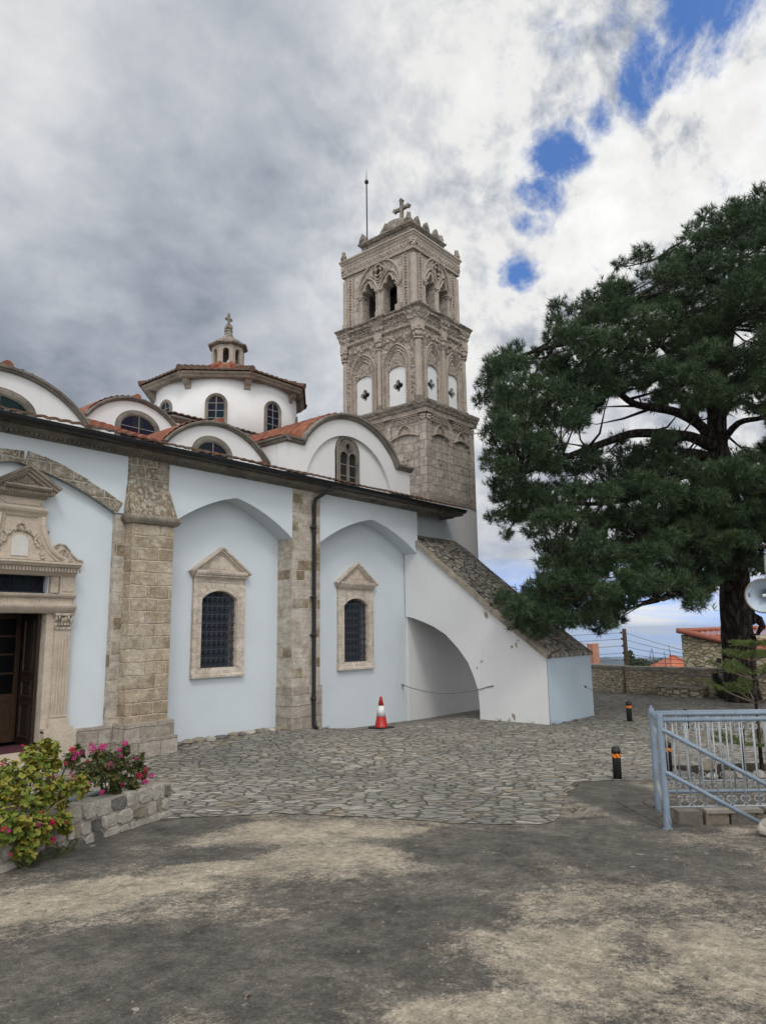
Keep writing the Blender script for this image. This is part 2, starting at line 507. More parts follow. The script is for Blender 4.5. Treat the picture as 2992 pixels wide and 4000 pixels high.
MT['glass_door'] = simple('dark door glass', (.004, .004, .005), .3, 0, .2, .08)
def tile_mat(name, c1, c2, c3, soot=.4):
    m, g = new_mat(name)
    v = g.voro(g.mapping(g.ob, (4.4, 4.4, 3.0)), 1.0, 'F1', .9, 1)
    r = g.node('ShaderNodeSeparateColor', {0: v}).outputs[0]
    c = g.ramp(r, [(0, c1), (.5, c2), (1, c3)])
    n = g.noise(g.ob, 3.0, 9, .72, .2)
    c = g.mix(g.m('MULTIPLY', g.mr(n, .52, .70), soot), c, (.10, .085, .07))
    n2 = g.noise(g.ob, 26, 5, .6)
    c = g.mix(g.mr(n2, .5, .9, 0, .4), c, [x * .5 for x in c2])
    fin(g, c, .85, g.bump(n2, .5, .01))
    return m
MT['tile'] = tile_mat('terracotta roof tile', (.25, .078, .042), (.17, .06, .036), (.28, .11, .06), .6)
MT['tile_old'] = tile_mat('sooty old roof tile', (.15, .066, .04), (.10, .058, .04), (.10, .08, .065), .8)

def paving_mat():
    m, g = new_mat('crazy stone paving')
    v = g.warp(g.ob, 1.6, .40, 4)
    v = g.mapping(v, (1, 1, .001), (0, 0, 0), (0, 0, .86))
    v = g.mapping(v, (4.5, 6.4, 1))
    cell = g.voro(v, 1.0, 'F1', 1.0, 1)
    r = g.node('ShaderNodeSeparateColor', {0: cell})
    edge = g.voro(v, 1.0, 'DISTANCE_TO_EDGE', 1.0, 0)
    c = g.ramp(r.outputs[0], [(0, (.33, .312, .275)), (.35, (.245, .234, .208)), (.62, (.415, .39, .34)), (.84, (.19, .183, .168)), (.93, (.30, .24, .17)), (1, (.225, .21, .18))])
    n = g.noise(g.ob, 5.5, 9, .7)
    c = g.mix(g.mr(n, .35, .8, 0, .55), c, (.125, .12, .11))
    big = g.noise(g.ob, .33, 6, .65, .3)
    c = g.mix(g.mr(big, .47, .62, 0, .42), c, (.105, .105, .10))
    pale = g.noise(g.mapping(g.ob, (1, 1, 1), (9, 3, 0)), .45, 5, .6)
    c = g.mix(g.mr(pale, .55, .72, 0, .35), c, (.42, .40, .355))
    for (sc_, a_, b_) in ((7.0, .68, 1.34), (38.0, .70, 1.30)):
        c = g.vm('SCALE', c, sc=g.mr(g.noise(g.mapping(g.ob, (1, 1, 1), (3, 1, 0)), sc_, 9, .78), .34, .66, a_, b_))
    ew = g.m('ADD', edge, g.m('MULTIPLY', g.m('SUBTRACT', g.noise(g.ob, 14, 4, .6), .5), .07))
    joint = g.mr(ew, .004, .060, 1, 0)
    jc = g.mix(g.mr(g.noise(g.ob, 1.1, 6), .45, .7), (.10, .09, .072), (.15, .14, .105))
    c = g.mix(joint, c, jc)
    h = g.mr(ew, .0, .10, 0, 1, True)
    h = g.m('ADD', h, g.m('MULTIPLY', r.outputs[1], .55))
    h = g.m('ADD', h, g.m('MULTIPLY', n, .6))
    fin(g, c, .85, g.bump(h, 1.0, .05), 0, .3)
    return m
MT['paving'] = paving_mat()

STAINS = [(3.96, -5.95, 1.17, 0.73, -0.873, 0.75), (2.97, -6.51, 0.61, 0.44, -0.873, 0.6), (2.18, -9.15, 0.83, 0.58, -0.873, 0.95), (1.63, -9.28, 0.52, 0.4, -0.873, 0.9), (2.67, -9.37, 0.48, 0.35, -0.873, 0.6), (3.07, -9.66, 0.43, 0.52, -0.873, 0.75), (3.54, -8.98, 0.46, 0.32, -0.873, 0.35), (3.76, -9.75, 0.39, 0.42, -0.873, 0.6), (5.28, -9.08, 0.64, 0.69, -0.873, 0.8), (4.38, -9.54, 0.63, 0.3, -0.873, 0.35), (8.45, -8.9, 0.47, 2.07, -0.873, 0.9), (6.3, -9.54, 0.61, 0.62, -0.873, 0.6), (5.48, -10.13, 0.39, 0.6, -0.873, 0.55), (5.93, -10.5, 0.55, 0.48, -0.873, 0.5), (5.41, -10.91, 0.43, 0.32, -0.873, 0.45), (3.72, -10.94, 0.18, 0.26, -0.873, 0.45), (3.67, -7.45, 0.45, 0.25, -0.873, 0.5), (2.84, -10.28, 0.34, 0.27, -0.873, 0.5), (2.27, -10.02, 0.36, 0.23, -0.873, 0.6), (4.13, -7.52, 0.32, 0.21, -0.873, 0.3), (2.21, -7.72, 0.59, 0.32, -0.873, -0.8), (2.77, -7.78, 0.63, 0.27, -0.873, -0.8), (4.66, -7.28, 0.85, 0.53, -0.873, -0.7), (4.31, -8.32, 0.59, 0.39, -0.873, -0.6), (3.51, -7.96, 0.51, 0.25, -0.873, -0.6), (3.44, -10.77, 0.42, 0.49, -0.873, -0.5), (2.72, -10.73, 0.31, 0.17, -0.873, -0.6), (3.87, -11.33, 0.31, 0.58, -0.873, -0.5), (4.15, -10.26, 0.33, 0.28, -0.873, -0.3), (2.57, -10.54, 0.13, 0.1, -0.873, -0.6), (5.28, -8.14, 0.5, 0.25, -0.873, -0.5)]
def concrete_mat(stains):
    m, g = new_mat('stained concrete apron')
    v = g.warp(g.ob, .9, .5, 6)
    v2 = g.warp(v, 5.0, .12, 4)
    sx = g.node('ShaderNodeSeparateXYZ', {0: v2})
    tot = None
    for (x, y, rx, ry, rot, k) in stains:
        dx = g.m('SUBTRACT', sx.outputs[0], x); dy = g.m('SUBTRACT', sx.outputs[1], y)
        ca, sa = cos(rot), sin(rot)
        a = g.m('ADD', g.m('MULTIPLY', dx, ca / rx), g.m('MULTIPLY', dy, sa / rx))
        b = g.m('ADD', g.m('MULTIPLY', dx, -sa / ry), g.m('MULTIPLY', dy, ca / ry))
        r2 = g.m('ADD', g.m('MULTIPLY', a, a), g.m('MULTIPLY', b, b))
        t = g.m('MULTIPLY', g.mr(r2, 1.6, .1, 0, 1, True), k)
        tot = t if tot is None else g.m('ADD', tot, t)
    nb = g.noise(g.ob, .9, 11, .72, .5)
    nf = g.noise(g.mapping(g.ob, (1, 1, 1), (0, 0, 0), (0, 0, .7)), 6.0, 11, .80, .3)
    ng = g.noise(g.ob, 34.0, 6, .75)
    f = g.m('ADD', g.m('MULTIPLY', tot, 1.7), g.m('MULTIPLY', g.m('SUBTRACT', nb, .5), 2.6))
    f = g.m('ADD', f, g.m('MULTIPLY', g.m('SUBTRACT', nf, .5), 4.2))
    f = g.m('ADD', f, g.m('MULTIPLY', g.m('SUBTRACT', ng, .5), 3.6))
    f = g.m('ADD', f, g.m('MULTIPLY', g.m('SUBTRACT', g.noise(g.ob, 95.0, 5, .8), .5), 3.2))
    msk = g.mr(f, -.85, .45, 0, 1, True)
    sandc = g.mix(g.mr(g.noise(g.ob, 3.0, 8, .65), .3, .75), (.33, .285, .22), (.24, .21, .168))
    darkc = g.mix(g.mr(g.noise(g.ob, 2.1, 8, .7), .3, .75), (.050, .047, .043), (.135, .126, .110))
    c = g.mix(msk, sandc, darkc)
    sp = g.noise(g.ob, 55.0, 4, .7)
    c = g.mix(g.mr(sp, .55, .8, 0, .6), c, (.05, .047, .042))
    c = g.mix(g.mr(sp, .42, .25, 0, .45), c, (.33, .30, .25))
    def gain(c, lo, hi, a, b, v):
        k = g.mr(v, lo, hi, a, b)
        return g.vm('SCALE', c, sc=k)
    c = gain(c, .36, .64, .62, 1.42, g.noise(g.warp(g.ob, 2.0, .3, 4), 3.4, 12, .78, .2))
    c = gain(c, .34, .66, .60, 1.42, g.noise(g.mapping(g.ob, (1, 1, 1), (5, 2, 0)), 17.0, 9, .80))
    c = gain(c, .32, .68, .62, 1.40, g.noise(g.ob, 75.0, 4, .75))
    peb = g.voro(g.warp(g.ob, 3, .3), 4.6, 'F1', 1.0, 0)
    pm = g.m('MULTIPLY', g.mr(peb, .10, .07, 0, 1), g.mr(g.noise(g.ob, 1.0, 3), .52, .6))
    c = g.mix(pm, c, (.30, .285, .25))
    crack = g.voro(g.warp(g.ob, 1.4, .6, 5), .42, 'DISTANCE_TO_EDGE', 1.0, 0)
    cm = g.m('MULTIPLY', g.mr(crack, .0015, .004, 1, 0), g.mr(g.noise(g.ob, .6, 3), .48, .6))
    c = g.mix(g.m('MULTIPLY', cm, .12), c, (.035, .03, .027))
    h = g.m('ADD', g.m('MULTIPLY', nf, .8), g.m('MULTIPLY', sp, .5))
    h = g.m('ADD', g.m('SUBTRACT', h, g.m('MULTIPLY', cm, .3)), g.m('MULTIPLY', pm, .7))
    fin(g, c, .9, g.bump(h, .55, .022), 0, .25)
    return m

def rubble_mat(name, c1, c2, c3, joint, sc=(3.4, 3.4, 6.5), dark=.4):
    m, g = new_mat(name)
    v = g.warp(g.ob, 2.2, .14, 3)
    v = g.mapping(v, sc)
    cell = g.voro(v, 1.0, 'F1', .9, 1)
    r = g.node('ShaderNodeSeparateColor', {0: cell})
    e = g.voro(v, 1.0, 'DISTANCE_TO_EDGE', .9, 0)
    c = g.ramp(r.outputs[0], [(0, c1), (.4, c2), (.75, c3), (1, [x * .65 for x in c2])])
    n = g.noise(g.ob, 9, 8, .7)
    c = g.mix(g.mr(n, .35, .8, 0, .5), c, [x * .5 for x in c2])
    c = g.mix(g.m('MULTIPLY', g.mr(g.noise(g.ob, 1.0, 8, .7), .5, .7), dark), c, (.07, .062, .05))
    ew = g.m('ADD', e, g.m('MULTIPLY', g.m('SUBTRACT', n, .5), .06))
    c = g.mix(g.mr(ew, .02, .075, 1, 0), c, joint)
    h = g.m('ADD', g.mr(ew, 0, .16, 0, 1, True), g.m('MULTIPLY', n, .5))
    h = g.m('ADD', h, g.m('MULTIPLY', r.outputs[1], .4))
    fin(g, c, .9, g.bump(h, .9, .05))
    return m
MT['rubble'] = rubble_mat('rubble boundary wall', (.66, .58, .43), (.54, .465, .335), (.70, .63, .49), (.33, .275, .195), (5.0, 5.0, 10.5))
MT['rubble_house'] = rubble_mat('rubble house wall', (.46, .40, .29), (.38, .32, .22), (.52, .47, .36), (.15, .13, .10), (2.8, 2.8, 6.0), .2)
MT['coping_rubble'] = rubble_mat('flagstone coping', (.31, .29, .255), (.20, .19, .17), (.37, .32, .245), (.028, .027, .025), (3.8, 5.4, 1.4), .7)
MT['bench_stone'] = rubble_mat('bench stone', (.52, .45, .33), (.42, .36, .25), (.56, .50, .38), (.10, .085, .065), (3.4, 3.4, 6.5), .5)
MT['slab'] = stone('flat coping slab', (.36, .335, .29), (.27, .25, .215), (.12, .11, .095), .4, .5)
MT['planter_mortar'] = simple('planter mortar', (.33, .30, .255), .92, 0, .25, .3, .8, 18)
MT['planter_pale'] = stone('pale planter stone', (.50, .475, .42), (.38, .355, .31), (.13, .125, .12), .45, .9, 2.2)
MT['planter_dark'] = stone('blue grey planter stone', (.19, .185, .175), (.10, .10, .10), (.38, .36, .315), .6, 1.0, 2.6)
MT['planter_tan'] = stone('tan planter stone', (.34, .29, .225), (.24, .205, .165), (.12, .11, .10), .4, .9, 2.2)
MT['conc0'] = stone('grey kerb stone', (.27, .25, .215), (.17, .155, .13), (.07, .065, .055), .45, .8, 2.0)
MT['soil'] = simple('planter soil', (.03, .022, .015), .95, 0, .3, .3, .8, 14)
MT['terrain'] = simple('dry coastal terrain', (.10, .105, .07), .95, 0, .35, .3, 0, .01)
MT['hill'] = simple('scrub covered hill', (.045, .06, .045), .95, 0, .3, .3, 0, .004)
MT['rail'] = painted('blue grey gloss paint', (.185, .235, .30))
MT['rail_thin'] = painted('pale grey gloss paint', (.30, .325, .35))
MT['rubber'] = simple('black rubber', (.012, .012, .013), .55, 0, .2)
MT['cone_red'] = simple('red cone plastic', (.36, .015, .010), .42, 0, .12)
MT['cone_white'] = simple('reflective white sleeve', (.62, .63, .64), .4, 0, .06)
MT['cone_base'] = simple('black rubber base', (.016, .015, .015), .7)
MT['bark'] = None
def bark_mat():
    m, g = new_mat('pine bark')
    v = g.warp(g.ob, 3.0, .18, 4)
    v = g.mapping(v, (6.5, 6.5, 1.9))
    e = g.voro(v, 1.0, 'DISTANCE_TO_EDGE', 1.0, 0)
    n = g.noise(g.ob, 8, 8, .7)
    c = g.mix(g.mr(e, .04, .25), (.012, .009, .007), (.062, .046, .035))
    c = g.mix(g.mr(n, .5, .8, 0, .6), c, (.10, .075, .055))
    h = g.m('ADD', g.mr(e, 0, .25, 0, 1, True), g.m('MULTIPLY', n, .4))
    fin(g, c, .95, g.bump(h, 1.0, .09))
    return m
MT['bark'] = bark_mat()
def leaf_mat(name, c1, c2, c3, rough=.6, trans=.25, scale=1.6):
    m, g = new_mat(name)
    n = g.noise(g.ob, scale, 5, .65)
    isl = g.node('ShaderNodeNewGeometry').outputs['Random Per Island']
    f = g.m('ADD', g.m('MULTIPLY', n, .75), g.m('MULTIPLY', isl, .35))
    c = g.ramp(f, [(.28, c1), (.5, c2), (.78, c3)])
    b = g.node('ShaderNodeBsdfPrincipled', {'Base Color': c, 'Roughness': rough, 'Specular IOR Level': .3})
    t = g.node('ShaderNodeBsdfTranslucent', {'Color': c})
    mx = g.node('ShaderNodeMixShader', {0: trans, 1: b.outputs[0], 2: t.outputs[0]})
    g.node('ShaderNodeOutputMaterial', {0: mx.outputs[0]})
    return m
MT['needle'] = leaf_mat('pine needles', (.022, .042, .028), (.042, .076, .038), (.085, .125, .048), .5, .2, .75)
MT['norfolk'] = leaf_mat('norfolk pine foliage', (.05, .085, .025), (.09, .13, .035), (.14, .17, .05), .5, .2, 4)
MT['shrub'] = leaf_mat('dark shrub foliage', (.018, .028, .014), (.03, .045, .02), (.05, .06, .025), .6, .2, 3)
MT['far_leaf'] = leaf_mat('far tree foliage', (.02, .032, .014), (.035, .05, .02), (.06, .075, .03), .6, .2, .8)
MT['ger_yellow'] = leaf_mat('yellow green geranium leaves', (.085, .135, .022), (.155, .20, .03), (.36, .28, .05), .55, .25, 5)
MT['ger_green'] = leaf_mat('dark geranium leaves', (.030, .048, .016), (.055, .075, .022), (.14, .115, .035), .55, .25, 6)
MT['petal_pink'] = leaf_mat('magenta petals', (.36, .025, .13), (.50, .04, .21), (.60, .09, .30), .5, .25, 20)
MT['petal_red'] = leaf_mat('red petals', (.42, .012, .05), (.55, .02, .08), (.60, .05, .12), .5, .25, 20)
MT['stem'] = simple('plant stem', (.14, .12, .055), .7)
MT['twig'] = simple('bare twig', (.14, .11, .085), .8)
MT['grass'] = leaf_mat('weed grass', (.04, .06, .018), (.07, .085, .03), (.12, .11, .05), .6, .25, 6)
MT['pipe'] = simple('grey plastic pipe', (.30, .34, .37), .5)
MT['pole'] = simple('weathered timber pole', (.11, .075, .05), .9, 0, .3)
MT['wire'] = simple('power cable', (.05, .05, .055), .6)
MT['insul'] = simple('dark insulator', (.05, .03, .03), .4)
MT['pink'] = simple('salmon painted render', (.55, .27, .19), .9, 0, .12)
MT['steel'] = simple('scaffold steel', (.30, .22, .18), .6)
MT['barge'] = simple('red painted ridge mortar', (.34, .125, .085), .85, 0, .2, .3, .4, 6)
MT['tile_far'] = tile_mat('orange red roof tile', (.42, .13, .07), (.36, .10, .055), (.46, .16, .09), .15)
MT['horn'] = simple('grey horn enamel', (.36, .43, .50), .45, 0, .06)
MT['horn_rim'] = simple('brown rusty horn rim', (.20, .165, .14), .6)
MT['white'] = simple('white plastic', (.66, .66, .66), .5)
MT['lamp_glass'] = simple('dark floodlight glass', (.035, .04, .06), .15, 0, .2, .6)
MT['lamp_body'] = simple('silver floodlight casing', (.45, .47, .47), .4, .3)
MT['rope'] = simple('grey wire rope', (.12, .125, .13), .7)
MT['rust'] = simple('rusty brown steel', (.11, .07, .05), .8)
# ------------------------------------------------------------------ ground
def ss(a): return min(max(a, 0.0), 1.0)
def gz(x, y):
    d = x * .766 + (y + 12.5) * .643
    z = .07 * max(12.5 - d, 0)
    z = min(z, .95)
    return z - .13 * ss((x - 11) / 6) - .22 * ss((x - 12) / 2) * ss((y + 1.5) / 2)
def far_z(x, y):
    r = sqrt(x * x + (y + 12.5) ** 2)
    return -.4 - max(0, r - 34) * .0455 * 1.0 - 3.0 * ss((r - 34) / 16)
def sheet(name, outer, step, zf, mat, kind='structure'):
    pts = [Vector(p) for p in outer]
    n = len(pts)
    edges = [(i, (i + 1) % n) for i in range(n)]
    xs = [p[0] for p in outer]; ys = [p[1] for p in outer]
    x = min(xs) + step * .5
    def inside(px, py):
        c = False
        for i in range(n):
            x1, y1 = outer[i]; x2, y2 = outer[(i + 1) % n]
            if (y1 > py) != (y2 > py) and px < (x2 - x1) * (py - y1) / (y2 - y1) + x1: c = not c
        return c
    while x < max(xs):
        y = min(ys) + step * .5
        while y < max(ys):
            if inside(x, y): pts.append(Vector((x + random.uniform(-.1, .1) * step, y + random.uniform(-.1, .1) * step)))
            y += step
        x += step
    vv, ee, ff, *_ = delaunay_2d_cdt(pts, edges, [], 1, 1e-4)
    mb = MB()
    mb.add([(p.x, p.y, zf(p.x, p.y)) for p in vv], [tuple(f) for f in ff])
    o = mb.build(name, mat, smooth=True, uv=False)
    # make every face look up
    me = o.data
    if me.polygons and sum(p.normal.z for p in me.polygons) < 0: me.flip_normals()
    o['kind'] = kind
    return o

# base ground: near part follows the yard, beyond the boundary wall it falls away towards the coast
mb = MB()
rings = [0, 4, 8, 12, 16, 20, 24, 28, 32, 36, 42, 50, 65, 90, 140, 260, 500, 1000, 2000, 4000, 7000, 10500]
NA = 72
vs, fs = [(8, -8, -.5)], []
for ri, r in enumerate(rings[1:]):
    for a in range(NA):
        x, y = 8 + r * cos(2 * pi * a / NA), -8 + r * sin(2 * pi * a / NA)
        z = -.5 if r < 20 else min(-.5, far_z(x, y))
        vs.append((x, y, z))
for a in range(NA):
    fs.append((0, 1 + a, 1 + (a + 1) % NA))
for ri in range(len(rings) - 2):
    for a in range(NA):
        b = 1 + ri * NA
        fs.append((b + a, b + NA + a, b + NA + (a + 1) % NA, b + (a + 1) % NA))
mb.add(vs, fs)
struct(mb.build('ground', MT['terrain'], smooth=True, uv=False))

concrete = concrete_mat(STAINS)
well = [(7.12, -9.96), (9.7, -13.05), (10.6, -12.3), (8.02, -9.24)]           # opening of the stairwell behind the railing
front = [(-6, -3.0), (1.8, -4.2), (4.2, -5.55), (4.60, -5.92), (4.9, -6.18), (5.35, -6.5), (5.54, -6.99), (5.8, -7.71), (6.01, -8.4), (6.36, -9.0), (6.75, -9.02), (7.12, -8.85),
         (8.2, -8.42), (9.27, -7.99), (9.75, -8.36), (10.1, -8.85), (10.6, -9.35), (14.5, -14.5)]
rag = []
for (a, b) in zip(front[:-1], front[1:]):
    rag.append(a)
    L = sqrt((b[0] - a[0]) ** 2 + (b[1] - a[1]) ** 2)
    k = max(1, int(L / .17)) if a[0] > 3 and a[0] < 9 else 1
    for i in range(1, k):
        t = i / k
        rag.append((a[0] + (b[0] - a[0]) * t + random.uniform(-.035, .035), a[1] + (b[1] - a[1]) * t + random.uniform(-.05, .05)))
rag.append(front[-1])
yard = [(-6, 3.0), (-6, -3)] + rag[1:] + [(14.5, -26), (26.6, -26), (26.2, -8), (26.4, -3.5), (26.2, -1.0), (27.6, .6), (30, 3)]
sheet('stone_paving', yard, .6, lambda x, y: gz(x, y) + .006, MT['paving'])
apron = [(-7, -30), (18, -30), (18, -13), (14.5, -14.5), (10.75, -12.2), (9.85, -13.2), (7.06, -9.94), (7.06, -9.90), (7.97, -9.16), (10.75, -12.2), (14.5, -14.0), (11.2, -8.9), (10.3, -8.0), (9.6, -7.0), (4, -4.5), (-7, -2)]
apron = [(-7, -30), (18, -30), (18, -15), (10.62, -14.2), (7.10, -10.00), (8.02, -9.22), (11.55, -13.43), (18, -14.5), (18, -12), (12.0, -9.2), (10.3, -7.7), (9.4, -7.2), (4, -4.5), (-7, -2)]
sheet('concrete_apron', apron, .6, gz, concrete)

# hills on the horizon, along the valley seen under the pine
def hill(name, cx, cy, pts, depth, base):
    mb = MB()
    d = Vector((cx, cy + 12.5, 0)).normalized()
    e = Vector((-d.y, d.x, 0))
    rows = []
    for k, (f, hgt) in enumerate([(-1, 0), (-.55, .55), (0, 1), (.6, .5), (1.0, 0)]):
        rows.append([(cx + e.x * u + d.x * f * depth, cy + e.y * u + d.y * f * depth, base + (h * hgt)) for (u, h) in pts])
    q = len(pts)
    vs = [p for r in rows for p in r]
    fs = [(i * q + j, i * q + j + 1, (i + 1) * q + j + 1, (i + 1) * q + j) for i in range(4) for j in range(q - 1)]
    mb.add(vs, fs)
    o = mb.build(name, MT['hill'], smooth=True, uv=False)
    return struct(o)
def prof(us, hs, n=6, seed=1):
    rn = random.Random(seed)
    out = []
    for (u1, h1), (u2, h2) in zip(zip(us, hs), zip(us[1:], hs[1:])):
        for i in range(n):
            t = i / n
            out.append((u1 + (u2 - u1) * t, max(0, h1 + (h2 - h1) * (t * t * (3 - 2 * t)) + rn.uniform(-2, 2))))
    out.append((us[-1], hs[-1]))
    return out
# ------------------------------------------------------------------ church
church = thing('church', (8.0, 0.0, 0.0), 'whitewashed church with arched bays, domed drum and orange tiled roofs beside the bell tower', 'church')
EAVE = 5.72

def drop(s, half, rise):
    t = s / half * 1.57
    return (.2 * t + .17 * t * t) / .733 * rise
def bay_arch(cx, half, zs, za, n=14):
    """pointed segmental arch, left spring to right spring"""
    out = []
    for i in range(-n, n + 1):
        s = half * i / n
        out.append((cx + s, za - drop(abs(s), half, za - zs)))
    return out
A3 = bay_arch(5.1, 1.9, 4.48, 5.17)
A1 = bay_arch(9.86, 1.66, 4.42, 5.17)
A2 = bay_arch(14.43, 1.98, 4.40, 5.19)
BOT = -.8
S0 = SF(0.0)
# spandrel walls
def spandrel(x0, x1, arch):
    return MB().prism([[(x0, arch[0][1]), *arch, (x1, arch[-1][1]), (x1, EAVE + .1), (x0, EAVE + .1)]], S0, -.5, 0)
spandrel(3.2, 7.21, A3).build('wall', MT['plaster_blue'], church)
spandrel(8.09, 11.52, A1).build('wall', MT['plaster_blue'], church)
spandrel(12.45, 16.44, A2).build('wall', MT['plaster_blue'], church)
MB().fbox(S0, -3.0, 2.2, BOT, EAVE + .1, -.5, 0).build('wall', MT['plaster_blue'], church)
# recessed bay walls (one long wall with door and window openings)
SR = SF(.5)
def win_hole(cx, z0):
    return [(cx - .53, z0 + .18), (cx + .53, z0 + .18), (cx + .53, z0 + 1.66)] + arc(cx, z0 + 1.13, .7495, 45, 135, 10)[1:-1] + [(cx - .53, z0 + 1.66)]
W1, W2 = (9.79, 1.27), (14.25, 1.215)
PX = 5.43
door_hole = [(PX - .56, .30), (PX + .56, .30), (PX + .56, 2.66), (PX - .56, 2.66)]
trans_hole = [(PX - .58, 2.96), (PX + .58, 2.96), (PX + .58, 3.29), (PX - .58, 3.29)]
MB().prism([[(7.6, BOT), (16.45, BOT), (16.45, 5.3), (7.6, 5.3)], win_hole(*W1), win_hole(*W2)], SR, -.35, 0).build('recess_wall', MT['plaster_blue'], church)
SHIFT = []          # parts of the shallow portal bay: designed on the window bay plane, then moved forward to their own plane
SHIFT.append(MB().prism([[(3.0, BOT), (7.5, BOT), (7.5, 5.5), (3.0, 5.5)], door_hole, trans_hole], SR, -.35, 0).build('recess_wall', MT['plaster_blue'], church))
MB().fbox(SF(.44), 16.46, 19.02, BOT, 4.4, -.4, 0).build('recess_wall', MT['plaster_white'], church)
MB().fbox(SF(.445), 19.02, 21.1, BOT, 3.2, -.4, 0).build('recess_wall', MT['plaster_white'], church)
MB().fbox(SF(.44), 16.46, 19.02, 4.4, EAVE + .15, -.4, 0).build('upper_wall', MT['plaster_blue'], church)
# dark interior behind openings
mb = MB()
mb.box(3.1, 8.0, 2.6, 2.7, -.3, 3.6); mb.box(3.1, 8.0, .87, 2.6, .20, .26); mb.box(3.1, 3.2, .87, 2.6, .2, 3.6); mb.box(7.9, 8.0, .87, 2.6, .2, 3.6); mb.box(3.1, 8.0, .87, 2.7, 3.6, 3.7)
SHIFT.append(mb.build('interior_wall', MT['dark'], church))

# stone voussoirs round the portal bay, with stepped upper outline
mb = MB()
rn = random.Random(3)
n = len(A3)
i = 0
zq = 0
while i < n - 1:
    j = min(i + rn.choice([2, 2, 3]), n - 1)
    t = rn.uniform(.23, .27) + (.14 if rn.random() < .2 else 0)
    seg = A3[i:j + 1]
    dx, dz = seg[-1][0] - seg[0][0], seg[-1][1] - seg[0][1]
    l = sqrt(dx * dx + dz * dz); nx, nz = -dz / l, dx / l
    k = .0
    top = [(p[0] + nx * t, p[1] + nz * t) for p in seg]
    a = [(seg[0][0] + dx / l * k, seg[0][1] + dz / l * k)] + seg[1:-1] + [(seg[-1][0] - dx / l * k, seg[-1][1] - dz / l * k)]
    b = [(top[-1][0] - dx / l * k, top[-1][1] - dz / l * k), (top[0][0] + dx / l * k, top[0][1] + dz / l * k)]
    mb.prism([a + b], S0, -.1, .012 + rn.uniform(0, .01))
    i = j
mb.build('arch_voussoirs', MT['rough'], church)
# pier between portal bay and first window bay
MB().fbox(SF(0), 7.0, 8.19, BOT, 4.5, -.5, 0).build('pier', MT['pier'], church)
# big stepped buttress
bt = MB()
bt.fbox(SF(-.26), 7.2, 8.1, .58, 4.32, -.28, 0)
bt.build('buttress', MT['buttress'], church)
MB().fbox(SF(0), 7.2, 8.1, 5.06, EAVE + .06, -.3, .03).build('buttress', MT['rough'], church)
mb = MB()
mb.add([(7.14, -.30, 4.46), (8.16, -.30, 4.46), (8.16, .05, 4.46), (7.14, .05, 4.46), (7.19, -.035, 5.08), (8.11, -.035, 5.08), (8.11, .05, 5.08), (7.19, .05, 5.08)],
       [(0, 1, 5, 4), (1, 2, 6, 5), (2, 3, 7, 6), (3, 0, 4, 7), (4, 5, 6, 7), (3, 2, 1, 0)])
mb.build('buttress_slope', MT['slope_stone'], church)
mb = MB()
mb.sweep([(7.2, .04), (7.2, -.26), (8.1, -.26), (8.1, .04)], [(0, 4.30), (-.05, 4.31), (-.09, 4.36), (-.11, 4.40), (-.11, 4.44), (-.08, 4.47), (.02, 4.49)], PL())
mb.box(7.17, 8.13, -.28, .04, 4.42, 4.475)
mb.build('buttress_ledge', MT['portal_dark'], church)
mb = MB()
mb.box(7.06, 8.20, -.47, .30, BOT, .32); mb.box(7.12, 8.15, -.42, .30, .32, .605)
mb.box(6.28, 7.06, -.06, .4, BOT, .57)
mb.build('plinth', MT['base_block'], church)
# pier with the drainpipe
mb = MB()
mb.fbox(S0, 11.52, 12.45, .93, EAVE + .06, -.5, .004)
mb.build('pier', MT['pier'], church)
mb = MB()
mb.box(11.50, 12.49, -.035, .5, BOT, .95)
mb.build('plinth', MT['base_block'], church)
MB().fbox(S0, 2.2, 3.2, BOT, EAVE + .06, -.5, .004).build('pier', MT['pier'], church)

# rough kerb stones along the foot of the first window bay
rn = random.Random(41)
x = 8.25
while x < 11.45:
    l = rn.uniform(.14, .34)
    mb = MB(); mb.blob((x + l / 2, .27 + rn.uniform(-.03, .03), gz(x, .2) + .03), (l / 2, .14, .06), int(x * 100), 2, .25)
    mb.build('kerb_stone', MT[rn.choice(['planter_tan', 'planter_pale', 'planter_dark', 'conc0'])], church)
    x += l + .01

# ---- main eave: moulded stone cornice, black gutter and edge tiles
mb = MB()
EX0, EX1 = -3.0, 18.2
prof_c = [(0, 5.635), (.05, 5.64), (.07, 5.675), (.20, 5.70), (.26, 5.72), (.28, 5.75), (.28, 5.79), (.31, 5.80), (.31, 5.83), (-.02, 5.83)]
mb.sweep([(EX1, .44), (EX1, 0), (EX0, 0)], prof_c, PL())
for k in range(int((EX1 - EX0) / .085)):
    x = EX0 + k * .085
    mb.box(x, x + .05, -.15, -.06, 5.655, 5.705)
mb.build('eave_cornice', MT['trim'], church)
mb = MB()
gp = [(.092 * cos(radians(a)), .092 * sin(radians(a))) for a in range(180, 361, 20)]
gp2 = [(.08 * cos(radians(a)), .08 * sin(radians(a))) for a in range(360, 179, -20)]
gy, gzz = -.43, 5.845
ring = [(gy + p[0], gzz + p[1]) for p in gp + gp2]
q = len(ring)
vs = [(x, y, z) for x in (EX0, EX1 + .12) for (y, z) in ring]
mb.add(vs, [(t, (t + 1) % q, q + (t + 1) % q, q + t) for t in range(q)] + [tuple(range(q)), tuple(range(q, 2 * q))[::-1]])
mb.tube([(EX0, gy - .092, gzz + .002), (EX1 + .12, gy - .092, gzz + .002)], .012, 6)
x = EX0 + .3
while x < EX1:
    mb.tube([(x, -.30, 5.79), (x, gy, 5.785), (x, gy - .075, 5.83), (x, gy - .08, 5.87)], .011, 5)
    x += .9
mb.build('gutter', MT['gutter'], church)
mb = MB()
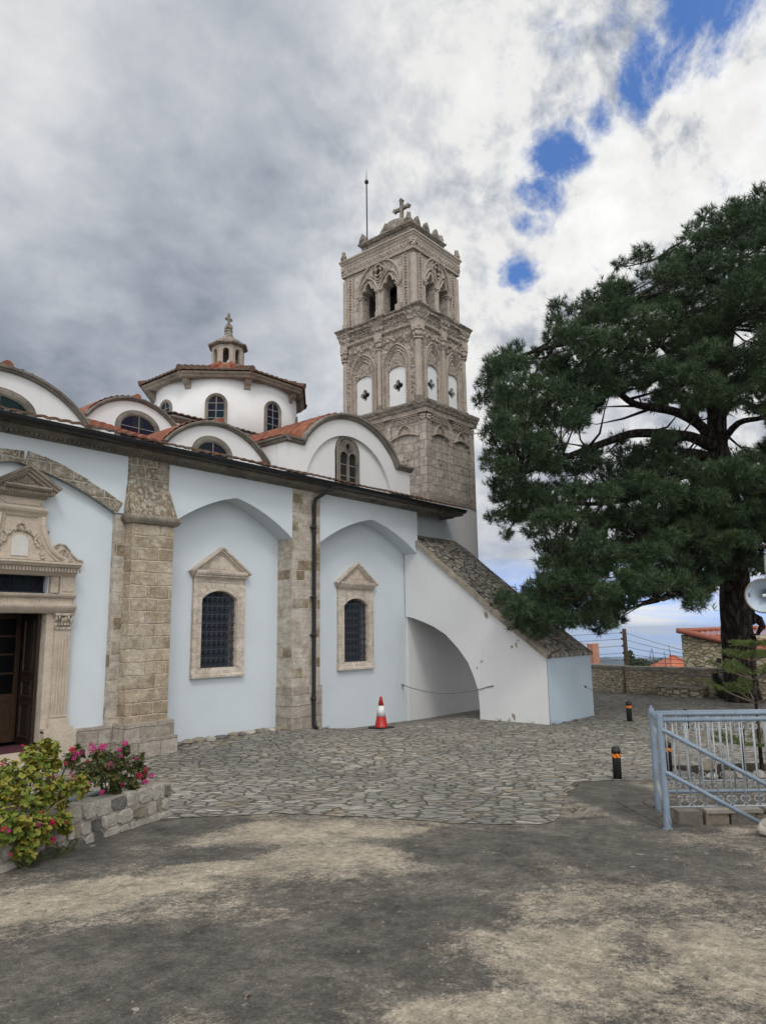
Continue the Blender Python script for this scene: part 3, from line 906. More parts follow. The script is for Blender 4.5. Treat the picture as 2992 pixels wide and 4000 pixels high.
dpx = 12.17
mb.tube([(dpx + .30, gy, 5.80), (dpx + .28, gy + .02, 5.70), (dpx + .12, -.28, 5.56), (dpx, -.13, 5.44), (dpx, -.085, 5.30), (dpx, -.085, .16), (dpx, -.11, .04), (dpx + .03, -.17, -.04)], .047, 12)
for z in (4.7, 3.0, 2.1, .62):
    mb.tube([(dpx, -.085, z), (dpx, -.085, z + .07)], .058, 12)
    mb.box(dpx - .075, dpx + .075, -.06, .0, z + .02, z + .05)
mb.build('drainpipe', MT['gutter'], church, smooth=True)

def tiles(mb, x0, x1, y0, z0, y1, z1, pitch=.22, rows=None, amp=.035, seg=6, course=.34):
    """corrugated tile field: runs along x, climbs from (y0,z0) to (y1,z1) in overlapping courses"""
    L = sqrt((y1 - y0) ** 2 + (z1 - z0) ** 2)
    k = rows or max(1, round(L / course))
    nx = max(2, int((x1 - x0) / pitch * seg))
    for r in range(k):
        a, b = r / k, min(1.0, (r + 1.12) / k)
        sag = random.uniform(-.008, .008)
        rowA, rowB = [], []
        for i in range(nx + 1):
            x = x0 + (x1 - x0) * i / nx
            c = amp * abs(sin(pi * (x - x0) / pitch)) ** .7 + sag + .012 * sin(x * 2.1 + r)
            rowA.append((x, y0 + (y1 - y0) * a, z0 + (z1 - z0) * a + c + .028))
            rowB.append((x, y0 + (y1 - y0) * b, z0 + (z1 - z0) * b + c))
        rowC = [(p[0], p[1] + .002, p[2] - .035) for p in rowA]
        b0 = nx + 1
        mb.add(rowC + rowA + rowB, [(i, i + 1, b0 + i + 1, b0 + i) for i in range(nx)] + [(b0 + i, b0 + i + 1, 2 * b0 + i + 1, 2 * b0 + i) for i in range(nx)])
mb = MB(); tiles(mb, EX0, EX1 + .05, -.50, 5.885, .30, 6.12)
mb.build('eave_tiles', MT['tile_old'], church)
mb = MB()
mb.box(EX0, EX1, -.34, .7, 5.835, 5.87)
mb.add([(EX0, -.46, 5.86), (EX1, -.46, 5.86), (EX1, 1.2, 6.30), (EX0, 1.2, 6.30)], [(0, 1, 2, 3)])
mb.build('roof_board', MT['trim'], church)

# ---- window with pedimented frame and iron grille
def arcseg(cx, z, r, a0, a1, n): return arc(cx, z, r, a0, a1, n)
def curl(mb, fr, u, v, r, s, up, n=10, t=.006):
    pts = []
    for i in range(n + 1):
        a = (90 if up > 0 else -90) + s * up * (-330) * i / n
        rr = r * (1 - .55 * i / n)
        pts.append((u + rr * cos(radians(a)) * 1.0, v + rr * sin(radians(a))))
    mb.tube([fr(p[0], p[1], 0) for p in pts], t, 4, False)
def window(cx, z0, emblem):
    x0 = cx
    fr = SF(.5)
    mb = MB()
    hole = [(cx - .47, z0 + .20), (cx + .47, z0 + .20), (cx + .47, z0 + 1.66)] + arc(cx, z0 + 1.19, .665, 45, 135, 12)[1:-1] + [(cx - .47, z0 + 1.66)]
    mb.prism([[(cx - .69, z0), (cx + .69, z0), (cx + .69, z0 + 2.12), (cx - .69, z0 + 2.12)], hole], fr, -.33, .055)
    # stepped mouldings: inner roll round the opening, outer band
    path = [(cx - .47, z0 + .20)] + [(cx - .47, z0 + 1.66)] + arc(cx, z0 + 1.19, .665, 135, 45, 12)[1:-1] + [(cx + .47, z0 + 1.66), (cx + .47, z0 + .20)]
    mb.sweep(path, [(.012, .05), (.012, .082), (.05, .082), (.06, .066), (.085, .066), (.085, .05)], fr)
    mb.sweep([(cx - .69, z0), (cx - .69, z0 + 2.12)], [(0, .05), (0, .075), (-.10, .075), (-.12, .05)], fr)
    mb.sweep([(cx + .69, z0 + 2.12), (cx + .69, z0)], [(0, .05), (0, .075), (-.10, .075), (-.12, .05)], fr)
    mb.sweep([(cx + .70, z0), (cx - .70, z0)], [(.0, .04), (.0, .10), (-.05, .105), (-.07, .07), (-.15, .07), (-.17, .04)], fr)
    # voussoirs above the arch
    for k in range(5):
        a0, a1 = 135 - k * 18 - .8, 135 - (k + 1) * 18 + .8
        mb.prism([arc(cx, z0 + 1.19, .745, a0, a1, 3) + arc(cx, z0 + 1.19, .87, a1, a0, 3)], fr, .05, .068)
    f = mb.build('window', MT['frame'], church)
    # pediment
    mb = MB()
    zt = z0 + 2.10
    hw = .69
    mb.sweep([(cx + hw, zt), (cx - hw, zt)], [(0, .0), (0, .07), (-.03, .085), (-.05, .09), (-.05, .13), (-.10, .135), (-.10, .165), (-.14, .18), (-.17, .18), (-.17, 0)], fr)
    mb.sweep([(cx + .72, zt + .17), (cx - .72, zt + .17)], [(0, 0), (0, .16), (-.02, .16), (-.02, 0)], fr)
    for k in range(26):
        u = cx - .70 + k * .0545
        mb.fbox(fr, u, u + .03, zt + .055, zt + .095, .08, .15)
    ap = zt + .17 + .55
    mb.prism([[(cx - .62, zt + .17), (cx + .62, zt + .17), (cx, ap - .05)]], fr, 0, .07)
    for sgn in (1, -1):
        a, b = (cx + sgn * .80, zt + .16), (cx, ap)
        path = [a, b] if sgn > 0 else [b, a]
        mb.sweep(path, [(-.005, 0), (-.005, .18), (.03, .175), (.045, .15), (.05, .12), (.085, .12), (.085, .10), (.12, .085), (.12, 0)], fr)
        for k in range(17):
            t = .09 + .88 * k / 17
            ux, uz = a[0] + (b[0] - a[0]) * t, a[1] + (b[1] - a[1]) * t
            dx, dz = (b[0] - a[0]), (b[1] - a[1]); l = sqrt(dx * dx + dz * dz); dx, dz = dx / l, dz / l
            nx, nz = (-dz, dx) if sgn > 0 else (dz, -dx)
            o = .055
            c0 = (ux + nx * o, uz + nz * o)
            mb.prism([[(c0[0], c0[1]), (c0[0] + dx * .028, c0[1] + dz * .028), (c0[0] + dx * .028 + nx * .03, c0[1] + dz * .028 + nz * .03), (c0[0] + nx * .03, c0[1] + nz * .03)]], fr, .1, .145)
    if emblem:
        for (du, dw) in ((-.06, .03), (0, .03), (.06, .03)):
            mb.fbox(fr, cx + du - .016, cx + du + .016, zt + .24, zt + .33 + (.02 if du == 0 else 0), .06, .085)
        mb.fbox(fr, cx - .085, cx + .085, zt + .215, zt + .245, .06, .085)
        mb.fbox(fr, cx - .09, cx - .02, zt + .37, zt + .45, .06, .08); mb.fbox(fr, cx - .01, cx + .1, zt + .36, zt + .44, .06, .08)
    mb.build('pediment', MT['frame'], f, local=True)
    # grille
    mb = MB()
    gf = SF(.525)
    zt_at = lambda u: z0 + 1.19 + sqrt(max(.665 ** 2 - (u - cx) ** 2, 0))
    nu, nv = 7, 8
    pu = .94 / nu
    for k in range(nu):
        u = cx - .47 + pu * (k + .5)
        mb.fbox(gf, u - .009, u + .009, z0 + .20, min(zt_at(u), z0 + 1.84), -.009, .009)
    pv = 1.50 / nv
    for r in range(nv + 1):
        v = z0 + .22 + r * pv
        mb.fbox(gf, cx - .47, cx + .47, v - .014, v + .014, -.012, .012)
        for k in range(nu):
            u = cx - .47 + pu * (k + .5)
            mb.fbox(gf, u - .019, u + .019, v - .026, v + .026, -.014, .016)
    for r in range(nv):
        v0, v1 = z0 + .22 + r * pv, z0 + .22 + (r + 1) * pv
        for k in range(nu):
            u = cx - .47 + pu * (k + .5)
            for sg in (-1, 1):
                mb.tube([gf(u + sg * .012, v1 - .03, 0), gf(u + sg * pu * .5, v0 + .04, 0)], .0045, 4, False)
                curl(mb, gf, u + sg * pu * .30, v0 + .045, .022, sg, 1, 8, .0042)
                curl(mb, gf, u + sg * pu * .30, v1 - .045, .022, sg, -1, 8, .0042)
    v = z0 + 1.75
    for k in range(nu - 1):
        u = cx - .47 + pu * (k + 1)
        if abs(u - cx) < .38 and v + .05 < zt_at(u):
            curl(mb, gf, u, v, .03, 1, 1, 8, .005); curl(mb, gf, u, v + .05, .025, -1, -1, 8, .005)
    mb.fbox(gf, cx - .006, cx + .006, z0 + 1.74, z0 + 1.84, .01, .02); mb.fbox(gf, cx - .03, cx + .03, z0 + 1.79, z0 + 1.802, .01, .02)
    mb.build('grille', MT['grille'], f, local=True, uv=False)
    mb = MB(); mb.fbox(SF(.74), cx - .51, cx + .51, z0 + .15, z0 + 1.9, -.02, 0)
    mb.build('pane', MT['glass'], f, local=True)
window(*W1, False)
window(*W2, True)

# ---- portal
_before = set(COL.objects)
fr = SF(.5)
pt = MB()
T = lambda lst, d=1: [(PX + d * a, b) for (a, b) in lst]
for d in (1, -1):
    def bx(a0, a1, b0, b1, w0, w1):
        lo, hi = sorted((PX + d * a0, PX + d * a1))
        pt.fbox(fr, lo, hi, b0, b1, w0, w1)
    bx(.555, .70, .36, 2.64, -.34, .10)            # jamb
    bx(.66, 1.02, .36, .72, 0, .20)                # base block
    bx(.70, .99, .70, 2.32, 0, .15)                # pilaster
    for k in range(5):                              # fluting fillets
        bx(.725 + k * .052, .748 + k * .052, .80, 2.24, .15, .165)
    bx(.675, 1.02, .70, .76, 0, .185); bx(.69, 1.0, .78, .81, 0, .17)
    bx(.56, 1.14, BOT, .56, -.3, .26); bx(.56, 1.08, .53, .60, -.3, .235)
    bx(.60, .74, 2.97, 3.29, -.34, .09); bx(.755, 1.03, 2.95, 3.30, 0, .12)
    bx(.79, .995, 3.0, 3.25, .12, .135)
# lintel and entablatures
pt.fbox(fr, PX - .70, PX + .70, 2.63, 2.70, -.34, .10)
pt.fbox(fr, PX - 1.02, PX + 1.02, 2.62, 2.80, 0, .13)
pt.sweep([(PX + 1.02, 2.60), (PX - 1.02, 2.60)], [(0, 0), (0, .15), (-.03, .19), (-.06, .22), (-.10, .25), (-.13, .26), (-.15, .26), (-.15, .17), (-.20, .16), (-.28, .155), (-.28, .20), (-.31, .23), (-.345, .24), (-.355, 0)], fr)
for k in range(34):
    u = PX - 1.0 + k * .06
    pt.fbox(fr, u, u + .028, 2.77, 2.85, .15, .172)
pt.sweep([(PX + 1.02, 3.27), (PX - 1.02, 3.27)], [(0, 0), (0, .13), (-.03, .17), (-.05, .19), (-.06, .24), (-.145, .25), (-.15, .30), (-.18, .33), (-.20, .36), (-.235, .36), (-.25, .05), (-.25, 0)], fr)
for k in range(38):
    u = PX - 1.08 + k * .057
    pt.fbox(fr, u, u + .03, 3.335, 3.405, .245, .27)
portal = pt.build('portal', MT['portal'], church)
# upper aedicule: flared field, neck, frieze and pediment
mb = MB()
side = [(.85, 3.54), (.83, 3.60), (.70, 3.66), (.58, 3.76), (.50, 3.88), (.44, 4.02), (.41, 4.18), (.40, 4.32)]
mb.prism([T(side) + T(side, -1)[::-1]], fr, 0, .10)
for d in (1, -1):
    p = T(side, d)
    mb.sweep(p if d > 0 else p[::-1], [(0, .0), (0, .17), (.03, .18), (.06, .16), (.08, .12), (.11, .13), (.13, .10), (.13, 0)], fr)
mb.sweep([(PX + .42, 4.30), (PX - .42, 4.30)], [(0, 0), (0, .12), (-.05, .15), (-.09, .19), (-.13, .21), (-.16, .21), (-.17, .10), (-.17, 0)], fr)
mb.fbox(fr, PX - .37, PX + .37, 4.46, 4.66, 0, .11)
mb.fbox(fr, PX - .30, PX + .30, 4.51, 4.60, .11, .125)
for u in (-.33, .33): mb.prism([arc(PX + u, 4.555, .03, 0, 330, 10)], fr, .11, .13)
mb.build('upper_frame', MT['portal'], portal, local=True)
mb = MB()
mb.sweep([(PX + .40, 4.64), (PX - .40, 4.64)], [(0, 0), (0, .14), (-.03, .19), (-.05, .24), (-.12, .25), (-.125, .30), (-.16, .34), (-.19, .34), (-.19, 0)], fr)
for k in range(22):
    u = PX - .50 + k * .046
    mb.fbox(fr, u, u + .026, 4.70, 4.755, .24, .262)
zap = 5.20
mb.prism([T([(-.5, 4.82), (.5, 4.82), (0, zap - .04)])], fr, 0, .14)
for d in (1, -1):
    a, b = (PX + d * .585, 4.83), (PX, zap)
    mb.sweep([a, b] if d > 0 else [b, a], [(-.01, 0), (-.01, .34), (.03, .32), (.04, .28), (.075, .27), (.085, .22), (.12, .21), (.13, .15), (.13, 0)], fr)
mb.build('pediment', MT['portal_dark'], portal, local=True)
mb = MB()
for k in range(9):
    a = radians(20 + k * 17.5)
    mb.prism([[(PX, 4.88), (PX + .16 * cos(a - .06), 4.88 + .16 * sin(a - .06)), (PX + .18 * cos(a), 4.88 + .18 * sin(a)), (PX + .16 * cos(a + .06), 4.88 + .16 * sin(a + .06))]], fr, .13, .165)
mb.build('carved_sunburst', MT['portal_carved'], portal, local=True); mb = MB()
# side volutes
for d in (1, -1):
    vol = [(.60, 3.76), (.66, 3.84), (.74, 3.865), (.83, 3.84), (.91, 3.76), (.98, 3.66), (1.06, 3.60), (1.16, 3.58), (1.18, 3.53), (.62, 3.53)]
    mbk, mb = mb, MB()
    mb.prism([T(vol, d)], fr, 0, .07)
    cp = [(PX + d * (.78 + (.085 - .014 * q * .5) * cos(q * .7)), 3.70 + (.085 - .007 * q) * sin(q * .7)) for q in range(12)]
    mb.tube([fr(c[0], c[1], .075) for c in cp], .014, 6)
    mb.tube([fr(*c, .07) for c in T(vol[:9], d)], .02, 6)
    mb.tube([fr(*c, .09) for c in T([(.47, 4.02), (.505, 4.04), (.50, 4.08), (.47, 4.08)], d)], .015, 6)
    mb.build('volute', MT['portal_carved'], portal, local=True)
    mb = mbk
# carved garland and winged supporters round the inscription slab
for k in range(14):
    a = radians(90 + (k - 6.5) * 13)
    r = .27
    mb.blob(fr(PX + r * cos(a) * 1.0, 3.83 + r * sin(a) * .88, .10), (.05, .045, .045), k, 1, .5)
gar = mb.build('carved_garland', MT['portal_carved'], portal, local=True)
for d in (1, -1):
    mb = MB()
    for k in range(9):
        t = k / 8
        mb.blob(fr(PX + d * (.24 + .19 * t), 3.98 - .38 * t, .10), (.055 + .02 * sin(k * 2), .04, .05), 40 + k, 1, .6)
    mb.build('carved_figure', MT['portal_carved'], portal, local=True)
mb = MB()
for k in range(8):
    a = k * pi / 4
    mb.blob(fr(PX + .06 * cos(a), 4.12 + .05 * sin(a), .11), (.025, .03, .025), 60 + k, 1, .3)
mb.build('carved_rosette', MT['portal_carved'], portal, local=True)
mb = MB(); mb.prism([T([(-.145, 3.60), (.145, 3.60), (.145, 3.82)]) + arc(PX, 3.82, .145, 0, 180, 10)[1:] ], fr, .09, .115)
mb.build('inscription_slab', MT['marble'], portal, local=True)
for d in (1, -1):
    mb = MB()
    for k in range(6):
        u = PX + d * (.70 + k * .055)
        mb.blob(fr(u, 2.50 + .035 * sin(k * 2.1), .17), (.035, .03, .06), k + 7, 1, .4)
        mb.blob(fr(u, 2.40, .165), (.028, .02, .03), k + 3, 1, .2)
    lo, hi = sorted((PX + d * .69, PX + d * 1.0))
    mb.fbox(fr, lo, hi, 2.31, 2.355, 0, .175); mb.fbox(fr, lo - .02, hi + .02, 2.56, 2.605, 0, .20); mb.fbox(fr, lo + .01, hi - .01, 2.35, 2.57, 0, .14)
    mb.build('capital', MT['portal_carved'], portal, local=True)
# transom grille
mb = MB()
tf = SF(.60)
mb.fbox(tf, PX - .57, PX + .57, 2.97, 2.99, -.01, .01); mb.fbox(tf, PX - .57, PX + .57, 3.26, 3.28, -.01, .01)
for k in range(8):
    u = PX - .5 + k * .143
    for s_ in (1, -1):
        curl(mb, tf, u, 3.125 + s_ * .065, .06, s_ * (1 if k % 2 else -1), s_, 12, .0065)
    mb.tube([tf(u - .07, 3.0, 0), tf(u, 3.12, 0), tf(u + .07, 3.25, 0)], .005, 4)
mb.build('transom_grille', MT['iron'], portal, local=True, uv=False)
mb = MB(); mb.fbox(SF(.66), PX - .58, PX + .58, 2.95, 3.30, -.02, 0)
mb.build('transom_pane', MT['glass'], portal, local=True)
# steps, carpet
mb = MB()
mb.box(PX - 1.2, PX + .62, -.30, .5, BOT, .22); mb.box(PX - 1.2, PX + .60, .0, .86, .22, .30)
mb.build('door_step', MT['portal'], portal, local=True)
mb = MB(); mb.box(PX - .5, PX + .52, .10, .84, .30, .315)
mb.build('carpet', MT['carpet'], portal, local=True)
# glazed inner doors and an opened outer leaf
def door_leaf(u0, u1, yy, glazed):
    mb = MB(); f = SF(yy)
    wd = u1 - u0
    for (a, b) in ((u0, u0 + .09), (u1 - .09, u1)): mb.fbox(f, a, b, .32, 2.64, -.03, .03)
    for (a, b) in ((.32, .46), (1.05, 1.17), (2.52, 2.64)): mb.fbox(f, u0 + .09, u1 - .09, a, b, -.028, .028)
    mb.fbox(f, u0 + .08, u1 - .08, .44, 1.07, -.012, .010); mb.fbox(f, u0 + .14, u1 - .14, .52, .98, .010, .024)
    return mb, f
for (a, b) in ((PX - .58, PX - .03), (PX - .03, PX + .52)):
    mb, f = door_leaf(a, b, 1.30, True)
    d = mb.build('door', MT['wood'], church)
    mb = MB()
    for z in (1.52, 1.86, 2.19): MB().fbox(f, a + .09, b - .09, z, z + .03, -.02, .022).build('glazing_bar', MT['wood'], d, local=True)
    mb = MB(); mb.fbox(f, a + .09, b - .09, 1.17, 2.52, -.006, .004)
    mb.build('pane', MT['glass_door'], d, local=True)
mb = MB(); ff = WF(PX + .50)
mb.fbox(ff, .56, 1.14, .32, 2.62, -.025, .02)
for (a, b) in ((.42, 1.02), (1.12, 1.42), (1.55, 2.50)):
    mb.sweep([(.66, a), (1.04, a), (1.04, b), (.66, b)], [(0, .02), (0, .04), (.03, .04), (.045, .02)], ff, True)
    mb.fbox(ff, .74, .96, a + .08, b - .08, .02, .034)
mb.build('door', MT['wood_dark'], church)

SHIFT += [o for o in COL.objects if o not in _before]
for o in SHIFT:
    for v in o.data.vertices:
        c = v.co
        v.co = (c.x * .9705, c.y - .38, 2.2 + (c.z - 2.2) * .9705)
# ---- flying buttress with flagged slope
fb = MB()
under = [(-1.97, BOT), (-1.96, .30), (-1.93, .62), (-1.83, .93), (-1.63, 1.36), (-1.33, 1.72), (-.93, 2.09), (-.55, 2.30), (-.17, 2.45), (.18, 2.56), (.46, 2.62)]
cont = [(.46, 5.0), (.0, 4.70), (-.80, 4.03), (-1.71, 3.30), (-2.47, 2.65), (-3.97, 1.50), (-3.97, .05), (-4.0, BOT)] + under
fb.prism([cont], lambda u, v, q: (16.40 - q, u, v), -2.52, 0)
fbo = fb.build('flying_buttress', MT['plaster_chipped'], church)
mb = MB()
slope = [(.46, 5.06), (.0, 4.76), (-.80, 4.09), (-1.71, 3.36), (-2.47, 2.71), (-4.02, 1.56)]
mb.prism([slope + [(-4.02, 1.485)] + [(p[0], p[1] - .09) for p in slope[-2::-1]]], lambda u, v, q: (16.34 - q, u, v), -2.64, 0)
mb.build('flagstone_slope', MT['coping_rubble'], fbo, local=True)
mb = MB()
for (a, b, o) in zip(slope[:-1], slope[1:], range(9)):
    k = 3
    for i in range(k):
        t0, t1 = i / k + .01, (i + 1) / k - .01
        for xx in (16.325,):
            P0 = [a[0] + (b[0] - a[0]) * t0, a[1] + (b[1] - a[1]) * t0]; P1 = [a[0] + (b[0] - a[0]) * t1, a[1] + (b[1] - a[1]) * t1]
            h = random.uniform(.03, .05)
            mb.prism([[(P0[0], P0[1] - .11), (P1[0], P1[1] - .11), (P1[0], P1[1] + h), (P0[0], P0[1] + h)]], lambda u, v, q: (xx + q, u, v), 0, random.uniform(.12, .2) if xx < 17 else .07)
mb.build('edge_stones', MT['portal_dark'], fbo, local=True)
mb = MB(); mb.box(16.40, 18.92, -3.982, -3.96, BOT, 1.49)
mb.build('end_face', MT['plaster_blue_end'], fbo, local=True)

# ---- gables of the cross vaults
def arch_top(cx, half, zs, za, n=24):
    r = (half * half + (za - zs) ** 2) / (2 * (za - zs))
    cz = za - r
    a = math.degrees(math.asin(half / r))
    return arc(cx, cz, r, 90 + a, 90 - a, n)
def lunette(name, cx, fr, hw, zb, zt, mull, par):
    r = ((hw * hw) + (zt - zb) ** 2) / (2 * (zt - zb))
    mb = MB()
    el = [(cx + hw * cos(radians(a)), zb + (zt - zb) * sin(radians(a))) for a in range(180, -1, -9)]
    mb.sweep([(el[0][0], zb - .5)] + el + [(el[-1][0], zb - .5)], [(-.01, -.02), (-.01, .025), (.03, .05), (.09, .055), (.11, .03), (.15, .03), (.15, -.02)], fr)
    wn = mb.build('window', MT['trim'], par)
    mb = MB(); mb.prism([[(el[0][0], zb - .5)] + el + [(el[-1][0], zb - .5)]], fr, .004, .012)
    mb.build('pane', MT['glass'], wn, local=True)
    mb = MB()
    for u in mull: mb.fbox(fr, cx + u - .009, cx + u + .009, zb - .5, zb + (zt - zb) * sqrt(max(0, 1 - (u / hw) ** 2)), .012, .022)
    mb.fbox(fr, cx - hw, cx + hw, zb + .03, zb + .045, .012, .022)
    mb.build('glazing_bar', MT['lead'], wn, local=True)
def vault(cx, half, zs, za, y0, y1, wmat='plaster_white', zbase=5.7):
    top = arch_top(cx, half, zs, za)
    mb = MB(); mb.prism([[(cx - half, zbase), *top, (cx + half, zbase)][::-1]], SF(y0), -.3, 0)
    g = mb.build('gable', MT[wmat], church)
    mb = MB(); mb.sweep(top, [(.0, -.06), (.0, .05), (.015, .08), (.04, .085), (.045, .12), (.085, .13), (.098, .11), (.098, -.06)], SF(y0))
    mb.build('cornice', MT['trim'], g, local=True)
    # tiled barrel behind
    mb = MB()
    out = [(p[0], p[1] + .10) for p in arch_top(cx, half + .10, zs - .04, za + .02, 40)]
    rows = max(2, int((y1 - y0) / .34))
    per = []
    for i, p in enumerate(out):
        per.append(p)
    for r in range(rows):
        ya, yb = y0 - .02 + (y1 - y0) * r / rows, y0 + (y1 - y0) * (r + 1) / rows
        A, B = [], []
        for i, p in enumerate(out):
            lift = .03 * (i % 2)
            A.append((p[0], ya, p[1] + lift)); B.append((p[0], yb, p[1] + lift))
        q = len(out)
        mb.add(A + B, [(i, i + 1, q + i + 1, q + i) for i in range(q - 1)])
    mb.build('vault_tiles', MT['tile'], g, local=True)
    mb = MB(); mb.tube([(cx, y0 - .06, za + .11), (cx, y0 + .32, za + .12), (cx, y1, za + .12)], .11, 10)
    mb.build('ridge_tile', MT['tile'], g, local=True)
    return g
g4 = vault(5.22, 1.58, 6.32, 7.07, 1.0, 4.6)
lunette('w', 5.13, SF(1.0), .54, 6.30, 6.60, (0,), church)
g2 = vault(10.08, 1.43, 6.36, 7.05, 1.0, 4.6)
lunette('w', 9.90, SF(1.0), .43, 6.33, 6.63, (0,), church)
g3 = vault(9.95, 1.36, 7.70, 8.42, 4.5, 6.2, zbase=7.2)
lunette('w', 10.02, SF(4.5), .52, 7.66, 8.03, (.02,), church)
# valley roof between the gables: dark upstand and tiles
mb = MB()
for q_ in ((-1, 3.6, 1.1, 1.2, 5.9, 6.32), (6.72, 8.72, 1.1, 1.2, 5.9, 6.32), (11.4, 11.7, .9, 1.0, 5.9, 6.35)): MB().box(*q_).build('upstand', MT['trim'], church)
for q_ in ((6.45, 8.85, 1.03, 6.36, 4.6, 7.64), (-1, 3.8, 1.03, 6.36, 4.6, 7.64), (11.30, 11.75, .93, 6.38, 4.6, 7.62)):
    mb = MB(); tiles(mb, *q_); mb.build('valley_tiles', MT['tile'], church)
# nave block and the stepped base of the drum
mb = MB()
mb.box(-1.0, 8.6, 4.6, 9.0, 5.0, 7.5); mb.box(8.6, 11.3, 4.62, 9.0, 5.0, 7.66); mb.box(11.2, 18.0, 4.62, 9.3, 5.0, 8.22)
mb.box(-1, 16.4, .88, 4.6, 4.8, 5.85)
mb.build('nave_wall', MT['plaster_white'], church)
mb = MB()
mb.sweep([(18.0, 9.3), (18.0, 4.62), (11.2, 4.62), (11.2, 9.3)], [(0, 8.16), (.06, 8.18), (.12, 8.24), (.16, 8.27), (.16, 8.33), (-.1, 8.34)], PL())
mb.build('nave_cornice', MT['trim'], church)
mb = MB(); tiles(mb, 11.0, 18.2, 4.42, 8.35, 6.0, 8.72)
mb.build('nave_tiles', MT['tile_old'], church)

# ---- big double-lancet gable
GX, GY = 14.0, .30
arcT = arch_top(GX, 1.83, 6.93, 7.93)
mb = MB()
inner = arc(13.95, 5.72, 1.74, 0, 180, 30)
outer = [(11.58, 5.75), (11.58, 6.88), (12.17, 6.88)] + arcT[1:-1] + [(15.83, 6.88), (16.52, 6.88), (16.52, 5.75)]
mb.prism([outer, ], SF(GY + .10), -.25, 0)
ring_o = [(11.58, 5.75), (11.58, 6.88), (12.17, 6.88)] + arcT[1:-1] + [(15.83, 6.88), (16.52, 6.88), (16.52, 5.75), (inner[0][0], 5.75)] + inner[1:-1] + [(inner[-1][0], 5.75)]
mb.prism([ring_o], SF(GY), -.10, 0)
mb.box(11.58, 11.88, .66, 4.6, 5.75, 6.88); mb.box(16.22, 16.52, .66, 4.6, 5.75, 6.88)
G1 = mb.build('gable', MT['plaster_white'], church)
mb = MB()
cprof = [(0, -.06), (0, .05), (.03, .08), (.07, .09), (.08, .13), (.13, .14), (.14, .11), (.14, -.06)]
mb.sweep([(12.17, 6.88)] + arcT[1:-1] + [(15.83, 6.88), (16.58, 6.88)], cprof, SF(GY))
mb.sweep([(11.50, 6.88), (12.17, 6.88)], cprof, SF(GY))
mb.sweep([(4.6, 6.88), (GY - .12, 6.88)], [(0, -.05), (0, .05), (-.03, .08), (-.07, .09), (-.08, .13), (-.13, .14), (-.14, -.05)], WF(11.58))
mb.build('cornice', MT['trim'], G1, local=True)
mb = MB()
o2 = [(11.45, 7.02), (11.8, 7.05), (12.1, 7.08)] + [(p[0], p[1] + .13) for p in arch_top(GX, 1.85, 6.98, 7.93, 34)] + [(15.9, 7.08), (16.6, 7.0)]
sub = []
for a, b in zip(o2[:-1], o2[1:]):
    sub.append(a)
rows = 13
for r in range(rows):
    ya, yb = GY + .05 + 4.3 * r / rows, GY + .05 + 4.3 * (r + 1.08) / rows
    q = len(o2)
    A = [(p[0], ya, p[1] + .045 * (i % 2) + .03) for i, p in enumerate(o2)]
    B = [(p[0], yb, p[1] + .045 * (i % 2)) for i, p in enumerate(o2)]
    mb.add([(p[0], p[1], p[2] - .04) for p in A] + A + B, [(i, i + 1, q + i + 1, q + i) for i in range(q - 1)] + [(q + i, q + i + 1, 2 * q + i + 1, 2 * q + i) for i in range(q - 1)])
mb.build('vault_tiles', MT['tile'], G1, local=True)
# double lancet
wx = 13.87
f2 = SF(GY + .10)
mb = MB()
outl = [(wx - .46, 5.7), (wx - .46, 7.02)] + arc(wx, 7.02, .46, 180, 0, 14)[1:-1] + [(wx + .46, 7.02), (wx + .46, 5.7)]
def lancet(c): return [(c - .145, 5.7), (c + .145, 5.7), (c + .145, 6.86)] + arc(c, 6.86, .145, 0, 180, 8)[1:-1] + [(c - .145, 6.86)]
mb.prism([outl, lancet(wx - .175), lancet(wx + .175), arc(wx, 7.17, .085, 0, 330, 11)], f2, .002, .045)
mb.sweep(outl, [(0, 0), (0, .06), (-.03, .08), (-.07, .07), (-.09, .03), (-.09, 0)], f2)
for c in (wx - .175, wx + .175):
    mb.sweep([(c - .145, 5.7), (c - .145, 6.86)] + arc(c, 6.86, .145, 180, 0, 8)[1:-1] + [(c + .145, 6.86), (c + .145, 5.7)], [(0, .045), (0, .07), (.03, .07), (.04, .045)], f2)
mb.sweep(arc(wx, 7.17, .09, 0, 330, 11), [(0, .03), (0, .06), (-.03, .06), (-.03, .03)], f2, True)
wn = mb.build('window', MT['trim'], church)
mb = MB(); mb.prism([outl], f2, .003, .010)
mb.build('pane', MT['dark'], wn, local=True)
mb = MB()
for z in (6.0, 6.35, 6.66): mb.fbox(f2, wx - .34, wx + .34, z, z + .018, .011, .02)
mb.build('glazing_bar', MT['lead'], wn, local=True)

